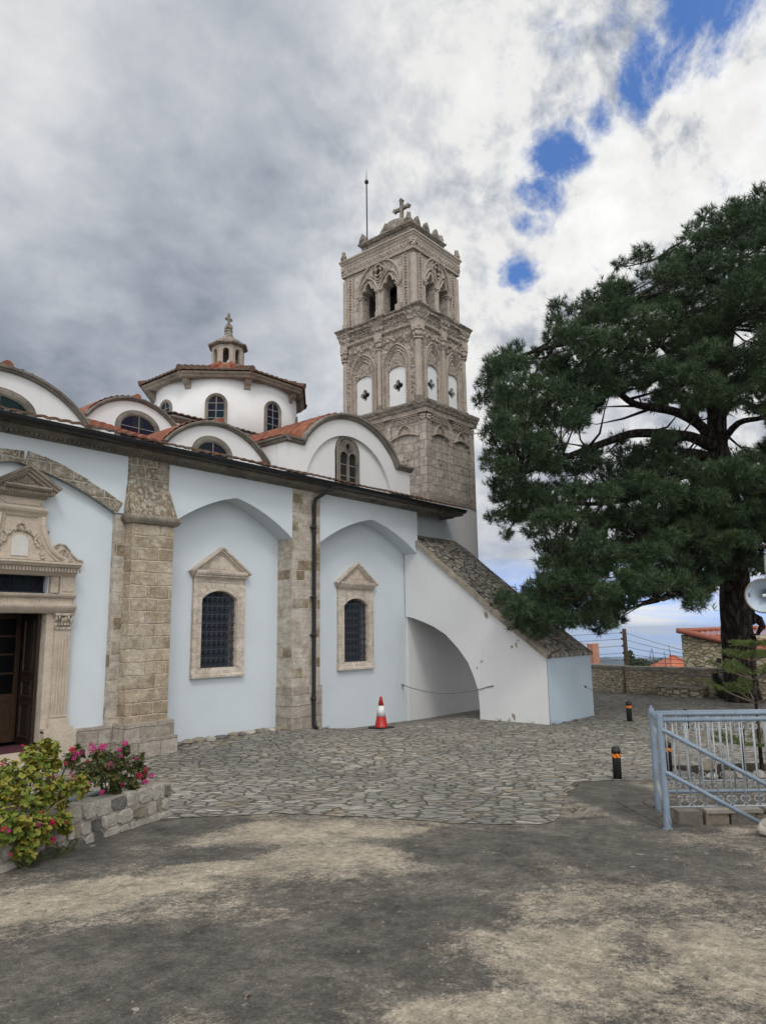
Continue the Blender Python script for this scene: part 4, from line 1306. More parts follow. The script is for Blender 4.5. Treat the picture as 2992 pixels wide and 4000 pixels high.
# ---- drum, tiled octagon roof, lantern
DX, DY, DR = 14.73, 6.84, 2.39
mb = MB(); mb.lathe([(DR, 7.6), (DR, 10.22)], (DX, DY, 0), 96)
drum = mb.build('drum', MT['plaster_white'], church, smooth=False)
for p in drum.data.polygons: p.use_smooth = abs(p.normal.z) < .5
def radial(az, R): 
    ca, sa = cos(az), sin(az)
    return lambda u, v, q: (DX + ca * (R + q) - sa * u, DY + sa * (R + q) + ca * u, v)
for k in range(8):
    az = radians(225 + 45 * k)
    f = radial(az, DR - .05)
    path = [(.24, 8.35), (.24, 9.26)] + arc(0, 9.26, .24, 0, 180, 12)[1:-1] + [(-.24, 9.26), (-.24, 8.35)]
    mb = MB(); mb.sweep(path, [(0, 0), (0, .075), (-.03, .095), (-.10, .095), (-.10, 0)], f)
    wn = mb.build('window', MT['trim'], church)
    mb = MB(); mb.prism([path], f, .035, .052); mb.build('pane', MT['glass'], wn, local=True)
    mb = MB(); mb.fbox(f, -.011, .011, 8.35, 9.5, .052, .064)
    for z in (8.55, 8.80, 9.04, 9.28): mb.fbox(f, -.24, .24, z, z + .018, .052, .062)
    mb.build('glazing_bar', MT['lead'], wn, local=True)
    # corner bracket
    az2 = radians(247.5 + 45 * k)
    f = radial(az2, DR - .06)
    bp = [(0, 10.14), (0, 9.80), (.07, 9.79), (.10, 9.83), (.11, 9.90), (.20, 9.97), (.25, 10.03), (.26, 10.14)]
    mb = MB(); mb.prism([bp], lambda u, v, q: f(q, v, u), -.10, .10)
    mb.build('bracket', MT['portal_dark'], church)
octo = lambda R, z, off=22.5: [(DX + R * cos(radians(off + 45 * k)), DY + R * sin(radians(off + 45 * k)), z) for k in range(8)]
mb = MB()
lv = [(2.42, 10.08), (2.74, 10.10), (2.78, 10.16), (2.84, 10.19), (2.86, 10.25), (2.3, 10.30)]
vs = [p for (R, z) in lv for p in octo(R, z)]
mb.add(vs, [(i * 8 + k, i * 8 + (k + 1) % 8, (i + 1) * 8 + (k + 1) % 8, (i + 1) * 8 + k) for i in range(len(lv) - 1) for k in range(8)])
mb.build('drum_cornice', MT['portal_dark'], church)
mb = MB(); mb_old = MB()
R0, Z0, R1, Z1 = 2.93, 10.27, .52, 11.32
roofz = lambda t: Z0 + (.66 * t / .80 if t < .80 else .66 + .40 * (t - .80) / .20)
for k in range(8):
    a0, a1 = radians(22.5 + 45 * k), radians(67.5 + 45 * k)
    am = (a0 + a1) / 2
    half0, ap0 = R0 * sin(pi / 8), R0 * cos(pi / 8)
    rows = 10
    e = Vector((-sin(am), cos(am), 0)); d = Vector((cos(am), sin(am), 0))
    for r in range(rows):
        t0, t1 = r / rows, min(1, (r + 1.1) / rows)
        A, B, Cc = [], [], []
        nn = 66
        for i in range(nn + 1):
            u = -half0 + 2 * half0 * i / nn
            def P_(t, lift):
                R = (R0 + (R1 - R0) * t)
                ap = R * cos(pi / 8); hw = R * sin(pi / 8)
                uu = max(-hw, min(hw, u))
                c = .035 * abs(sin(pi * u / .21)) ** .7
                q = Vector((DX, DY, roofz(t) + c + lift)) + d * ap + e * uu
                return tuple(q)
            A.append(P_(t0, .03)); B.append(P_(t1, 0)); Cc.append(P_(t0, -.03))
        (mb_old if r < 7 else mb).add(Cc + A + B, [(i, i + 1, nn + 2 + i, nn + 1 + i) for i in range(nn)] + [(nn + 1 + i, nn + 2 + i, 2 * nn + 3 + i, 2 * nn + 2 + i) for i in range(nn)])
    c0 = Vector((DX + R0 * cos(a0), DY + R0 * sin(a0), Z0 + .05)); c1 = Vector((DX + R1 * cos(a0), DY + R1 * sin(a0), Z1 + .04))
    for i in range(7):
        p, q2 = c0.lerp(c1, i / 7), c0.lerp(c1, (i + 1.1) / 7)
        p.z = roofz(i / 7) + .05; q2.z = roofz(min(1, (i + 1.1) / 7)) + .04
        (mb_old if i < 5 else mb).tube([p, q2], [.105, .075], 8)
drf = mb_old.build('drum_roof', MT['tile_old'], church)
mb.build('upper_tiles', MT['tile'], drf, local=True)
# lantern
LZ = 11.28
def oface(R): return [lambda u, v, q, az=radians(22.5 + 22.5 + 45 * k): (DX + cos(az) * (R * cos(pi / 8) + q) - sin(az) * u, DY + sin(az) * (R * cos(pi / 8) + q) + cos(az) * u, v) for k in range(8)]
mb = MB()
LR = .57
hw = LR * sin(pi / 8)
for f in oface(LR):
    hole = [(-.105, LZ + .06), (.105, LZ + .06), (.105, LZ + .50)] + arc(0, LZ + .50, .105, 0, 180, 8)[1:-1] + [(-.105, LZ + .50)]
    mb.prism([[(-hw, LZ), (hw, LZ), (hw, LZ + .74), (-hw, LZ + .74)], hole], f, -.10, 0)
    mb.sweep([(.105, LZ + .06), (.105, LZ + .50)] + arc(0, LZ + .50, .105, 0, 180, 8)[1:-1] + [(-.105, LZ + .50), (-.105, LZ + .06)], [(0, 0), (0, .018), (-.035, .018), (-.035, 0)], f)
mb.lathe([(.5, LZ - .15), (.5, LZ + .02)], (DX, DY, 0), 8, radians(22.5))
lantern = mb.build('lantern', MT['tower_trim'], church)
mb = MB()
mb.lathe([(.56, LZ + .72), (.66, LZ + .75), (.71, LZ + .78), (.71, LZ + .83), (.62, LZ + .85), (.56, LZ + .90)], (DX, DY, 0), 8, radians(22.5))
mb.lathe([(.56, LZ + .88), (.50, LZ + .96), (.40, LZ + 1.03), (.28, LZ + 1.09), (.19, LZ + 1.18), (.15, LZ + 1.28), (.13, LZ + 1.38), (.15, LZ + 1.40), (.15, LZ + 1.43), (.12, LZ + 1.46)], (DX, DY, 0), 20)
mb.build('lantern_roof', MT['tower_cornice'], lantern, local=True)
mb = MB()
for k in range(8):
    a = k * pi / 4
    mb.blob((DX + .10 * cos(a), DY + .10 * sin(a), LZ + 1.53 + .03 * (k % 2)), (.06, .06, .09), k, 1, .3)
mb.lathe([(.10, LZ + 1.42), (.09, LZ + 1.66), (.05, LZ + 1.68)], (DX, DY, 0), 10)
cd = Vector((cos(radians(-50)), sin(radians(-50)), 0)); cn = Vector((cd.y, -cd.x, 0))
cf = lambda u, v, q: (DX + .92 * u + .38 * q, DY - .38 * u * .2 + q * .92, v)
cz = LZ + 1.63
mb.prism([[(-.05, cz), (.05, cz), (.05, cz + .20), (.13, cz + .19), (.17, cz + .235), (.13, cz + .29), (.05, cz + .28), (.05, cz + .37), (.06, cz + .42), (0, cz + .48), (-.06, cz + .42), (-.05, cz + .37), (-.05, cz + .28), (-.13, cz + .29), (-.17, cz + .235), (-.13, cz + .19), (-.05, cz + .20)]], cf, -.04, .04)
mb.build('cross', MT['tower_cornice'], lantern, local=True)
# ------------------------------------------------------------------ bell tower
tower = thing('bell_tower', (19.8, 3.0, 0.0), 'tall carved stone bell tower with white plaster panels and a cross on top', 'bell tower')
def ring_cornice(name, x0, x1, y0, y1, prof, mat, par=tower, res=0.0, cl=.30, ml=.18):
    mb = MB()
    r = res
    side = lambda L: [(0, r), (cl, r), (cl, 0), (L / 2 - ml, 0), (L / 2 - ml, r), (L / 2 + ml, r), (L / 2 + ml, 0), (L - cl, 0), (L - cl, r)] if r else [(0, 0)]
    path = []
    for (ox, oy, dx, dy, nx, ny, L) in [(x0, y0, 1, 0, 0, -1, x1 - x0), (x1, y0, 0, 1, 1, 0, y1 - y0), (x1, y1, -1, 0, 0, 1, x1 - x0), (x0, y1, 0, -1, -1, 0, y1 - y0)]:
        pts = [(ox + dx * t + nx * o, oy + dy * t + ny * o) for (t, o) in side(L)]
        if r: pts[0] = (ox + nx * r - dx * r, oy + ny * r - dy * r)
        path += pts
    mb.sweep(path, [(-o, z) for (o, z) in prof], PL(), True)
    return mb, lambda: mb.build(name, mat, par)
def faces(x0, x1, y0, y1):
    """frames of the four faces with their u ranges"""
    return [(SF(y0), x0, x1), (WF(x0), y0, y1), (NF(y1), x0, x1), (EF(x1), y0, y1)]
def pointed(cx, half, zs, za, n=9):
    """pointed arch polyline from left spring to right spring"""
    h = za - zs
    R = (half * half + h * h) / (2 * half)
    out = []
    a1 = math.degrees(math.asin(min(1, h / R)))
    for i in range(n + 1):
        a = radians(a1 * i / n)
        out.append((cx - half + R - R * cos(a), zs + R * sin(a)))
    return out + [(2 * cx - p[0], p[1]) for p in out[-2::-1]]
def quatre(cu, cv, r, n=7):
    out = []
    for k in range(4):
        c = radians(90 * k)
        for i in range(n + 1):
            a = c + radians(-115 + 230 * i / n)
            out.append((cu + r * .54 * cos(c) + r * .44 * cos(a), cv + r * .54 * sin(c) + r * .44 * sin(a)))
    return out
def chain_band(mb, fr, a, b, z0, z1, p, w=.03):
    """guilloche band: row of small lozenges between two fillets"""
    mb.fbox(fr, a, b, z0, z0 + .025, 0, w); mb.fbox(fr, a, b, z1 - .025, z1, 0, w)
    n = max(1, int((b - a) / p)); st = (b - a) / n
    zc, hz = (z0 + z1) / 2, (z1 - z0) / 2 - .04
    for k in range(n):
        u = a + st * (k + .5)
        mb.sweep([(u - st * .46, zc), (u, zc - hz), (u + st * .46, zc), (u, zc + hz)], [(0, 0), (0, w), (.022, w), (.022, 0)], fr, True)
def foliage(mb, fr, a, b, z0, z1, n, seed, s=.06, w=.03):
    rn = random.Random(seed)
    for k in range(n):
        u, v = rn.uniform(a, b), rn.uniform(z0, z1)
        r = rn.uniform(.6, 1.1) * s
        ang = rn.uniform(0, 6.28)
        pts = []
        for i in range(7):
            t = i / 6
            pts.append(fr(u + r * (1 - .7 * t) * cos(ang + t * 5), v + r * (1 - .7 * t) * sin(ang + t * 5), w * .6))
        mb.tube(pts, [r * .22] * 6 + [r * .35], 4)

# white plastered foot
MB().box(18.36, 21.26, 1.0, 4.3, -.8, 6.38).build('base', MT['plaster_grey'], tower)
# ---- lower stage
X0, X1, Y0, Y1 = 18.36, 21.22, 1.0, 4.25
body = MB(); body.box(X0 + .04, X1 - .04, Y0 + .04, Y1 - .04, 6.36, 9.5)
low = body.build('lower_stage', MT['tower'], tower)
mb = MB()
for fi, (fr0, a, b) in enumerate(faces(X0, X1, Y0, Y1)):
    fr = fr0
    for (p, q) in ((a, a + .26), (b - .26, b), ((a + b) / 2 - .10, (a + b) / 2 + .10)):
        mb.fbox(fr, p, q, 6.36, 9.12, -.05, .015 if q - p > .22 else .0)
mb.build('corner_pilaster', MT['tower'], low, local=True)
mb = MB()
for fi, (fr, a, b) in enumerate(faces(X0, X1, Y0, Y1)):
    chain_band(mb, fr, a + .02, b - .02, 6.42, 6.64, .18, .03)
    chain_band(mb, fr, a + .28, (a + b) / 2 - .12, 9.12, 9.34, .19, .03)
    chain_band(mb, fr, (a + b) / 2 + .12, b - .28, 9.12, 9.34, .19, .03)
    m = (a + b) / 2
    for k in range(11):       # beaded edges of the pilasters
        for u in (a + .29, b - .29, m - .05, m + .05):
            mb.blob(fr(u, 6.75 + k * .215, .0), (.028, .028, .06) if fr(0, 0, 0)[0] == 0 else (.028, .028, .06), k, 1, .2)
    for c in ((a + .27 + m - .10) / 2, (b - .27 + m + .10) / 2):
        hw_ = (m - .10 - a - .27) / 2 * .93
        # segmental hood with scrolled ends, slim pointed gable, rosette
        hood = arc(c, 7.75, 1.0, 90 + 33, 90 - 33, 10)
        hood = [(c + (p[0] - c) * hw_ / .545, 8.42 + (p[1] - 8.42) * .9) for p in hood]
        mb.sweep(hood, [(0, -.04), (0, .05), (.03, .06), (.05, .03), (.05, -.04)], fr)
        for s_ in (1, -1):
            mb.tube([fr(c + s_ * (hw_ - .02 + .045 * cos(t)), 8.50 + .045 * sin(t), .03) for t in [i * .9 for i in range(8)]], .014, 5)
        g_ = pointed(c, hw_ * .52, 8.62, 9.06, 5)
        mb.sweep(g_, [(0, -.04), (0, .03), (.025, .03), (.025, -.04)], fr)
        for k in range(6):
            t = k * pi / 3
            mb.blob(fr(c + .055 * cos(t), 8.80 + .055 * sin(t), -.02), (.035, .035, .035), k, 1, .2)
        mb.blob(fr(c, 8.80, -.01), (.03, .03, .03), 9, 1, .1)
        for s_ in (-1, 1):     # paired little scrolls in the panel
            mb.tube([fr(c + s_ * (.06 + .05 * cos(t)), 7.85 + .06 * sin(t) - .02 * t, -.02) for t in [i * .8 for i in range(7)]], .018, 5)
    for u in (a + .12, b - .12):
        for k in range(7):
            t = k * .9
            mb.blob(fr(u + .07 * cos(t), 9.22 + .07 * sin(t), .02), (.05, .05, .05), k, 1, .3)
mb.build('relief', MT['tower_trim'], low, local=True)
mb, done = ring_cornice('cornice', X0, X1, Y0, Y1, [(0, 9.36), (.03, 9.37), (.04, 9.44), (.055, 9.48), (.055, 9.50), (-.1, 9.50)], MT['tower_trim'], res=.035)
done()
mb, done = ring_cornice('cornice_lip', X0, X1, Y0, Y1, [(0, 9.505), (.07, 9.51), (.09, 9.55), (.10, 9.62), (.13, 9.68), (.14, 9.72), (.14, 9.78), (-.3, 9.86)], MT['tower_cornice'], res=.035)
done()

# ---- middle stage
X0, X1, Y0, Y1 = 18.44, 21.22, 1.30, 4.74
zb, zt_ = 9.80, 12.62
mid = MB()
mid_faces = faces(X0, X1, Y0, Y1)
mid.box(X0 + .25, X1 - .25, Y0 + .25, Y1 - .25, zb, 13.2)
panels = []
for (fr, a, b) in mid_faces:
    m = (a + b) / 2
    holes = []
    for s_ in (-1, 1):
        c = m + s_ * (b - a) * .222
        hw_ = (b - a) * .112
        zsp = zb + 1.32
        holes.append([(c - hw_, zb + .06), (c + hw_, zb + .06), (c + hw_, zsp)] + arc(c, zsp, hw_, 0, 180, 10, .16)[1:-1] + [(c - hw_, zsp)])
        panels.append((fr, c, hw_, zsp))
    mid.prism([[(a + .004, zb), (b - .004, zb), (b - .004, 13.1), (a + .004, 13.1)]] + holes, fr, -.24, 0)
mstage = mid.build('middle_stage', MT['tower_relief'], tower)
for (fr, c, hw_, zsp) in panels:
    mb = MB()
    q4 = quatre(c, zb + .78, .225)
    mb.prism([[(c - hw_ - .02, zb + .05), (c + hw_ + .02, zb + .05), (c + hw_ + .02, zsp + .2), (c - hw_ - .02, zsp + .2)], q4], fr, -.20, -.05)
    mb.build('white_panel', MT['plaster_chipped'], mstage, local=True)
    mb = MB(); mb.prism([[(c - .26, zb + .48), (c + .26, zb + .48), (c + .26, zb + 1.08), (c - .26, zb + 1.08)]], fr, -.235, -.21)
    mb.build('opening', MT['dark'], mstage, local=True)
mb = MB()
for fi, (fr, a, b) in enumerate(mid_faces):
    m = (a + b) / 2
    for s_ in (-1, 1):
        c = m + s_ * (b - a) * .222
        H = (b - a)
        for (hw_, za, o) in ((H * .165, zb + 2.28, .05), (H * .140, zb + 2.16, .03), (H * .118, zb + 2.04, .03)):
            zs = zb + 1.50
            p = pointed(c, hw_, zs, za, 8)
            mb.sweep([(p[0][0], zb + .0)] + p + [(p[-1][0], zb + .0)], [(0, -.02), (0, o), (.02, o + .02), (.045, o), (.045, -.02)], fr)
            if hw_ == H * .140 or True:
                for k, pp in enumerate(p[::2]):
                    mb.blob(fr(pp[0], pp[1] - .03, o * .6), (.028, .028, .028), k, 1, .2)
        for k in range(14):
            for u in (c - H * .132, c + H * .132):
                mb.blob(fr(u, zb + .14 + k * .10, .03), (.03, .03, .035), k, 1, .2)
        foliage(mb, fr, c - H * .09, c + H * .09, zb + 1.52, zb + 1.78, 12, fi * 7 + s_, .075, .0)
        # spandrel foliage and frieze
        for k in range(10):
            mb.blob(fr(c + (k - 4.5) * H * .042, zb + 2.50 + .05 * sin(k * 2.3), .02), (.07, .05, .085), k + 30, 1, .6)
        foliage(mb, fr, c - H * .19, c + H * .19, zb + 2.18, zb + 2.72, 30, fi * 11 + s_ + 3, .075, .05)
    # columns
    for (u, r) in ((a + .05, .085), (b - .05, .085), (m, .075)):
        off = .03
        P0, P1 = fr(u, zb + .0, off - (.03 if u != m else 0)), fr(u, zb + 2.28, off - (.03 if u != m else 0))
        mb.tube([P0, P1], r, 10)
        for k in range(3): mb.tube([fr(u, zb + .0 + .16 * k * 0, off), fr(u, zb + .20, off)], r + .035, 8)
        mb.tube([fr(u, zb + 2.24, off), fr(u, zb + 2.29, off)], r + .03, 10)
        for k in range(10):
            t = k * 2 * pi / 10
            mb.blob(fr(u + (r + .02) * cos(t) * 1.0, zb + 2.40 + .05 * (k % 2), off + .02 + .05 * abs(sin(t))), (.05, .05, .08), k, 1, .4)
            mb.blob(fr(u + (r + .05) * cos(t), zb + 2.56 + .03 * (k % 2), off + .03 + .06 * abs(sin(t))), (.05, .05, .06), k + 5, 1, .4)
        mb.fbox(fr, u - r - .08, u + r + .08, zb + 2.64, zb + 2.86, -.05, .12)
    for k in range(int((b - a) / .105)):
        u = a + .05 + k * .105
        mb.blob(fr(u, zb + 2.84, .06), (.045, .045, .06), k, 1, .2)
mb.build('relief', MT['tower_trim'], mstage, local=True)
mb, done = ring_cornice('cornice', X0, X1, Y0, Y1, [(0, 12.55), (.04, 12.57), (.045, 12.74), (.08, 12.80), (.085, 12.90), (.12, 12.97), (.14, 13.06), (.14, 13.10), (-.1, 13.10)], MT['tower_relief'], res=.06)
for fi, (fr, a, b) in enumerate(faces(X0, X1, Y0, Y1)):
    for k in range(int((b - a + .3) / .12)):
        u = a - .15 + k * .12
        mb.blob(fr(u, 13.06, .17), (.045, .045, .07), k, 1, .3)
        mb.blob(fr(u + .06, 13.09, .16), (.05, .05, .04), k + 3, 1, .4)
        mb.blob(fr(u, 12.86, .09), (.035, .035, .045), k + 8, 1, .2)
done()
mb, done = ring_cornice('cornice_lip', X0, X1, Y0, Y1, [(.0, 13.10), (.15, 13.105), (.165, 13.16), (.205, 13.20), (.21, 13.25), (-.2, 13.48)], MT['tower_cornice'], res=.06)
done()

# ---- belfry
X0, X1, Y0, Y1 = 18.52, 21.24, 1.48, 4.82
zb = 13.36
bf = MB()
trim_ = MB()
def trefoil(c, w_, z0, zs):
    h = w_ / 2
    p = [(c - h, z0), (c - h, zs)]
    L = [(c - h * .98, zs + .05), (c - h * .90, zs + .12), (c - h * .72, zs + .17), (c - h * .50, zs + .165), (c - h * .42, zs + .20), (c - h * .40, zs + .27), (c - h * .30, zs + .34), (c - h * .14, zs + .40), (c, zs + .43)]
    return p + L + [(2 * c - q[0], q[1]) for q in L[-2::-1]] + [(c + h, zs), (c + h, z0)]
for fi, (fr, a, b) in enumerate(faces(X0, X1, Y0, Y1)):
    m = (a + b) / 2 - (.0 if fi % 2 == 0 else .06)
    H = b - a
    k_ = H / 3.3
    w_ = .64 * k_
    o = .495 * k_
    zs = 14.40
    holes = [trefoil(m - o, w_, zb + .02, zs), trefoil(m + o, w_, zb + .02, zs), quatre(m, 15.13, .27 * (.9 if fi % 2 == 0 else 1.0))]
    if fi in (2, 3): holes = holes[2:]
    bf.prism([[(a + .024, zb), (b - .024, zb), (b - .024, 15.60), (a + .024, 15.60)]] + holes, fr, -.42, -.02)
    # corner shafts and jamb mouldings
    for (u, r) in ((a + .06, .10), (b - .06, .10)):
        trim_.tube([fr(u, zb, -.04), fr(u, 15.30, -.04)], r, 10)
        trim_.fbox(fr, u - .12, u + .12, zb, zb + .22, -.1, .05)
    for u in (a + .26, b - .26, a + .44, b - .44):
        trim_.fbox(fr, u - .03, u + .03, zb, 15.36, -.05, .03)
    for u in (a + .35, b - .35):
        for q in range(17): trim_.blob(fr(u, zb + .2 + q * .115, .0), (.045, .045, .05), q, 1, .5)
    # great round arch over the pair
    R = .96 * k_
    trim_.sweep([(m - R, 14.45)] + arc(m, 14.50, R, 180, 0, 20, 1.03)[1:-1] + [(m + R, 14.45)], [(0, -.03), (0, .04), (.03, .06), (.07, .05), (.09, .0), (.09, -.03)], fr)
    trim_.sweep(quatre(m, 15.13, .285, 7), [(0, -.03), (0, .05), (-.04, .05), (-.05, -.03)], fr, True)
    trim_.sweep(arc(m, 15.13, .40, 0, 345, 24), [(0, -.03), (0, .03), (.035, .035), (.06, -.03)], fr, True)
    for c in (m - o, m + o):
        tf_ = trefoil(c, w_, zb + .02, zs)[1:-1]
        trim_.sweep(tf_, [(.005, -.03), (.005, .04), (.05, .06), (.08, .02), (.08, -.03)], fr)
        p = pointed(c, w_ / 2 + .10, zs, zs + .60, 8)
        trim_.sweep(p, [(0, -.03), (0, .05), (.03, .07), (.06, .03), (.06, -.03)], fr)
    for (u, r) in ((m, .105), (m - o - w_ / 2 - .07, .075), (m + o + w_ / 2 + .07, .075)):
        trim_.tube([fr(u, zb, -.06), fr(u, zs - .1, -.06)], r, 10)
        trim_.fbox(fr, u - r - .04, u + r + .04, zb, zb + .24, -.15, .06)
        for q in range(8):
            t = q * pi / 4
            trim_.blob(fr(u + (r + .01) * cos(t), zs - .06 + .05 * (q % 2), -.04 + .06 * abs(sin(t))), (.05, .05, .06), q, 1, .4)
        trim_.fbox(fr, u - r - .06, u + r + .06, zs + .0, zs + .05, -.2, .06)
bst = bf.build('belfry', MT['tower'], tower)
trim_.build('tracery', MT['tower_trim'], bst, local=True)
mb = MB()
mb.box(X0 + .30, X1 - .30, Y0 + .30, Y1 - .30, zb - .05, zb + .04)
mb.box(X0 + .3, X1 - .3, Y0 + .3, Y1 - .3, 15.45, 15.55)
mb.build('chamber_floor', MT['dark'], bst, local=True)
mb, done = ring_cornice('entablature', X0, X1, Y0, Y1, [(-.1, 15.44), (.06, 15.46), (.07, 15.53), (.03, 15.55), (.03, 15.82), (.05, 15.86), (.06, 15.92), (.10, 15.98), (.105, 16.03), (.14, 16.06), (.14, 16.12), (-.2, 16.14)], MT['tower_trim'])
for fi, (fr, a, b) in enumerate(faces(X0, X1, Y0, Y1)):
    n = int((b - a - .3) / .16)
    for k in range(n):
        u = a + .2 + k * .16
        mb.tube([fr(u + .055 * cos(t), 15.68 + .07 * sin(t), .04) for t in [i * .75 + k % 2 * pi for i in range(7)]], .018, 4)
        mb.blob(fr(u + .08, 15.68, .03), (.035, .035, .05), k, 1, .4)
    for u in (a + .04, b - .04):
        for q in range(7): mb.blob(fr(u + .07 * cos(q), 15.72 + .12 * sin(q * 1.3), .05), (.06, .06, .07), q, 1, .5)
done()
mb = MB(); mb.box(X0 - .06, X1 + .06, Y0 - .06, Y1 + .06, 16.05, 16.16)
mb.build('roof_slab', MT['tower_cornice'], tower)
# attic with moulded lip, dome and cross
mb = MB()
ax0, ax1, ay0, ay1 = 18.86, 20.86, 1.86, 4.20
mb.box(ax0, ax1, ay0, ay1, 16.14, 16.68)
mb.sweep([(ax0, ay0), (ax1, ay0), (ax1, ay1), (ax0, ay1)], [(0, 16.62), (-.05, 16.64), (-.09, 16.70), (-.12, 16.72), (-.12, 16.77), (.2, 16.80)], PL(), True)
mb.build('attic', MT['tower_cornice'], tower)
TX, TY = 19.88, 3.03
mb = MB(); mb.lathe([(.98, 16.75), (.94, 17.0), (.82, 17.28), (.64, 17.50), (.40, 17.66), (.16, 17.73), (.02, 17.75)], (TX, TY, 0), 28)
mb.build('dome', MT['tower_cornice'], tower, smooth=True)
mb = MB()
cfr = lambda u, v, q: (TX + .45 * u + .89 * q, TY - .89 * u + .45 * q, v)
cfr = SF(TY + .0)
cfr = lambda u, v, q: (TX - q, TY + u, v)
zc, ar, sp_ = 18.28, .42, .055
# cross faces west, arms pointed and flared
arm = .43
outl = [(-.06, 17.68), (.06, 17.68), (.055, zc - .06), (.30, zc - .055), (.33, zc - .10), (arm, zc), (.33, zc + .10), (.30, zc + .055), (.055, zc + .06), (.055, zc + .30), (.10, zc + .33), (0, zc + .44), (-.10, zc + .33), (-.055, zc + .30), (-.055, zc + .06), (-.30, zc + .055), (-.33, zc + .10), (-arm, zc), (-.33, zc - .10), (-.30, zc - .055), (-.055, zc - .06)]
mb.prism([outl], cfr, -.06, .06)
mb.build('cross', MT['tower_cornice'], tower)
def acroterion(p, h, wd, ang, seed):
    mb = MB()
    ca, sa = cos(ang), sin(ang)
    fr = lambda u, v, q: (p[0] + ca * u - sa * q, p[1] + sa * u + ca * q, p[2] + v)
    o = [(-wd, 0), (wd, 0), (wd * 1.08, h * .25), (wd * .82, h * .50), (wd * .55, h * .72), (wd * .22, h * .90), (0, h), (-wd * .22, h * .90), (-wd * .55, h * .72), (-wd * .82, h * .50), (-wd * 1.08, h * .25)]
    mb.prism([o], fr, -.07, .07)
    for k in range(6):
        mb.blob(fr((k % 3 - 1) * wd * .5, h * (.2 + .22 * (k // 3)), -.06), (.05, .05, .06), seed + k, 1, .5)
        mb.blob(fr((k % 3 - 1) * wd * .5, h * (.2 + .22 * (k // 3)), .06), (.05, .05, .06), seed + k, 1, .5)
    return mb.build('acroterion', MT['tower_cornice'], tower)
for i, (x, y) in enumerate([(18.50, 4.80), (21.24, 1.48), (21.22, 4.80)]): acroterion((x, y, 16.12), .42, .13, radians(45), i)
for i, (x, y, an) in enumerate([(18.82, 1.9, 90), (18.84, 2.95, 90), (18.84, 4.1, 90), (19.2, 1.82, 0), (19.75, 1.82, 0), (20.35, 1.82, 0), (20.82, 1.9, 45), (20.9, 3.0, 90), (19.9, 4.22, 0)]):
    acroterion((x, y, 16.70 if i not in (2,) else 16.72), .44 if i != 0 else .36, .16, radians(an), 20 + i)
acroterion((19.05, 2.06, 16.74), .62, .19, radians(45), 50)
mb = MB()
mb.tube([(18.86, 3.92, 16.2), (18.86, 3.92, 19.25)], .025, 8)
mb.lathe([(.02, 19.20), (.07, 19.24), (.085, 19.30), (.06, 19.36), (.015, 19.38), (.012, 19.55), (.004, 19.85)], (18.86, 3.92, 0), 10)
mb.build('lightning_rod', MT['iron'], tower)
# ------------------------------------------------------------------ yard furniture
R0 = Vector((sin(TH), -cos(TH), 0)); F0 = Vector((cos(TH), sin(TH), 0))

# traffic cone
cone = thing('traffic_cone', (13.41, -1.10, gz(13.41, -1.1) + .006), 'red and white traffic cone on a black base in front of the second barred window', 'traffic cone')
mb = MB()
o = [(.215 * cos(radians(a)) * (1.12 if k % 2 == 0 else 1), .215 * sin(radians(a)) * (1.12 if k % 2 == 0 else 1)) for k, a in enumerate(range(0, 360, 45))]
mb.prism([[(-.21, -.23), (.21, -.23), (.23, -.21), (.23, .21), (.21, .23), (-.21, .23), (-.23, .21), (-.23, -.21)]], PL(), 0, .035)
mb.build('base', MT['cone_base'], cone, local=True)
def crad(z): return .150 - (.150 - .030) * (z - .035) / .695
mb = MB(); mb.lathe([(.168, .03), (.165, .05), (crad(.05), .07), (crad(.29), .29)], n=28)
mb.build('body', MT['cone_red'], cone, smooth=True, local=True)
mb = MB(); mb.lathe([(crad(.28) + .004, .28), (crad(.525) + .004, .525)], n=28)
mb.build('sleeve', MT['cone_white'], cone, smooth=True, local=True)
mb = MB(); mb.lathe([(crad(.515) + .001, .515), (crad(.72), .72), (.022, .735), (.018, .72)], n=28)
mb.build('tip', MT['cone_red'], cone, smooth=True, local=True)

# bollards: black rubber tube, rounded top, red and yellow band
def band_mat():
    m, g = new_mat('red and yellow reflective band')
    sx_ = g.node('ShaderNodeSeparateXYZ', {0: g.ob})
    an = g.m('ARCTAN2', sx_.outputs[1], sx_.outputs[0])
    t = g.m('ADD', g.m('MULTIPLY', an, .96), g.m('MULTIPLY', sx_.outputs[2], 14.0))
    f = g.m('FRACT', t)
    c = g.mix(g.m('GREATER_THAN', f, .5), (.62, .30, .02), (.52, .025, .015))
    fin(g, c, .4)
    return m
MT['band'] = band_mat()
bol = thing('bollard', (9.87, -8.34, gz(9.87, -8.34)), 'black bollard with yellow and red band on the edge of the concrete apron', 'bollard', 'black bollards with reflective bands')
mb = MB(); mb.lathe([(.058, -.03), (.057, .29), (.057, .39), (.052, .41), (.040, .425), (.015, .43)], n=20); mb.lathe([(.062, .345), (.062, .40)], n=20)
mb.build('post', MT['rubber'], bol, smooth=False, local=True)
for p in bol.children[0].data.polygons: p.use_smooth = True
mb = MB(); mb.lathe([(.0595, .288), (.0595, .342)], n=20, cap=False)
mb.build('band', MT['band'], bol, smooth=True, local=True)
def copy_thing(src, loc, label, rz=0.0, sc=1.0):
    c = src.copy(); COL.objects.link(c)
    c.location = loc; c.rotation_euler.z = rz; c.scale = (sc, sc, sc); c['label'] = label
    for ch in src.children:
        d = ch.copy(); COL.objects.link(d); d.parent = c
        for g2 in ch.children:
            e = g2.copy(); COL.objects.link(e); e.parent = d
    return c
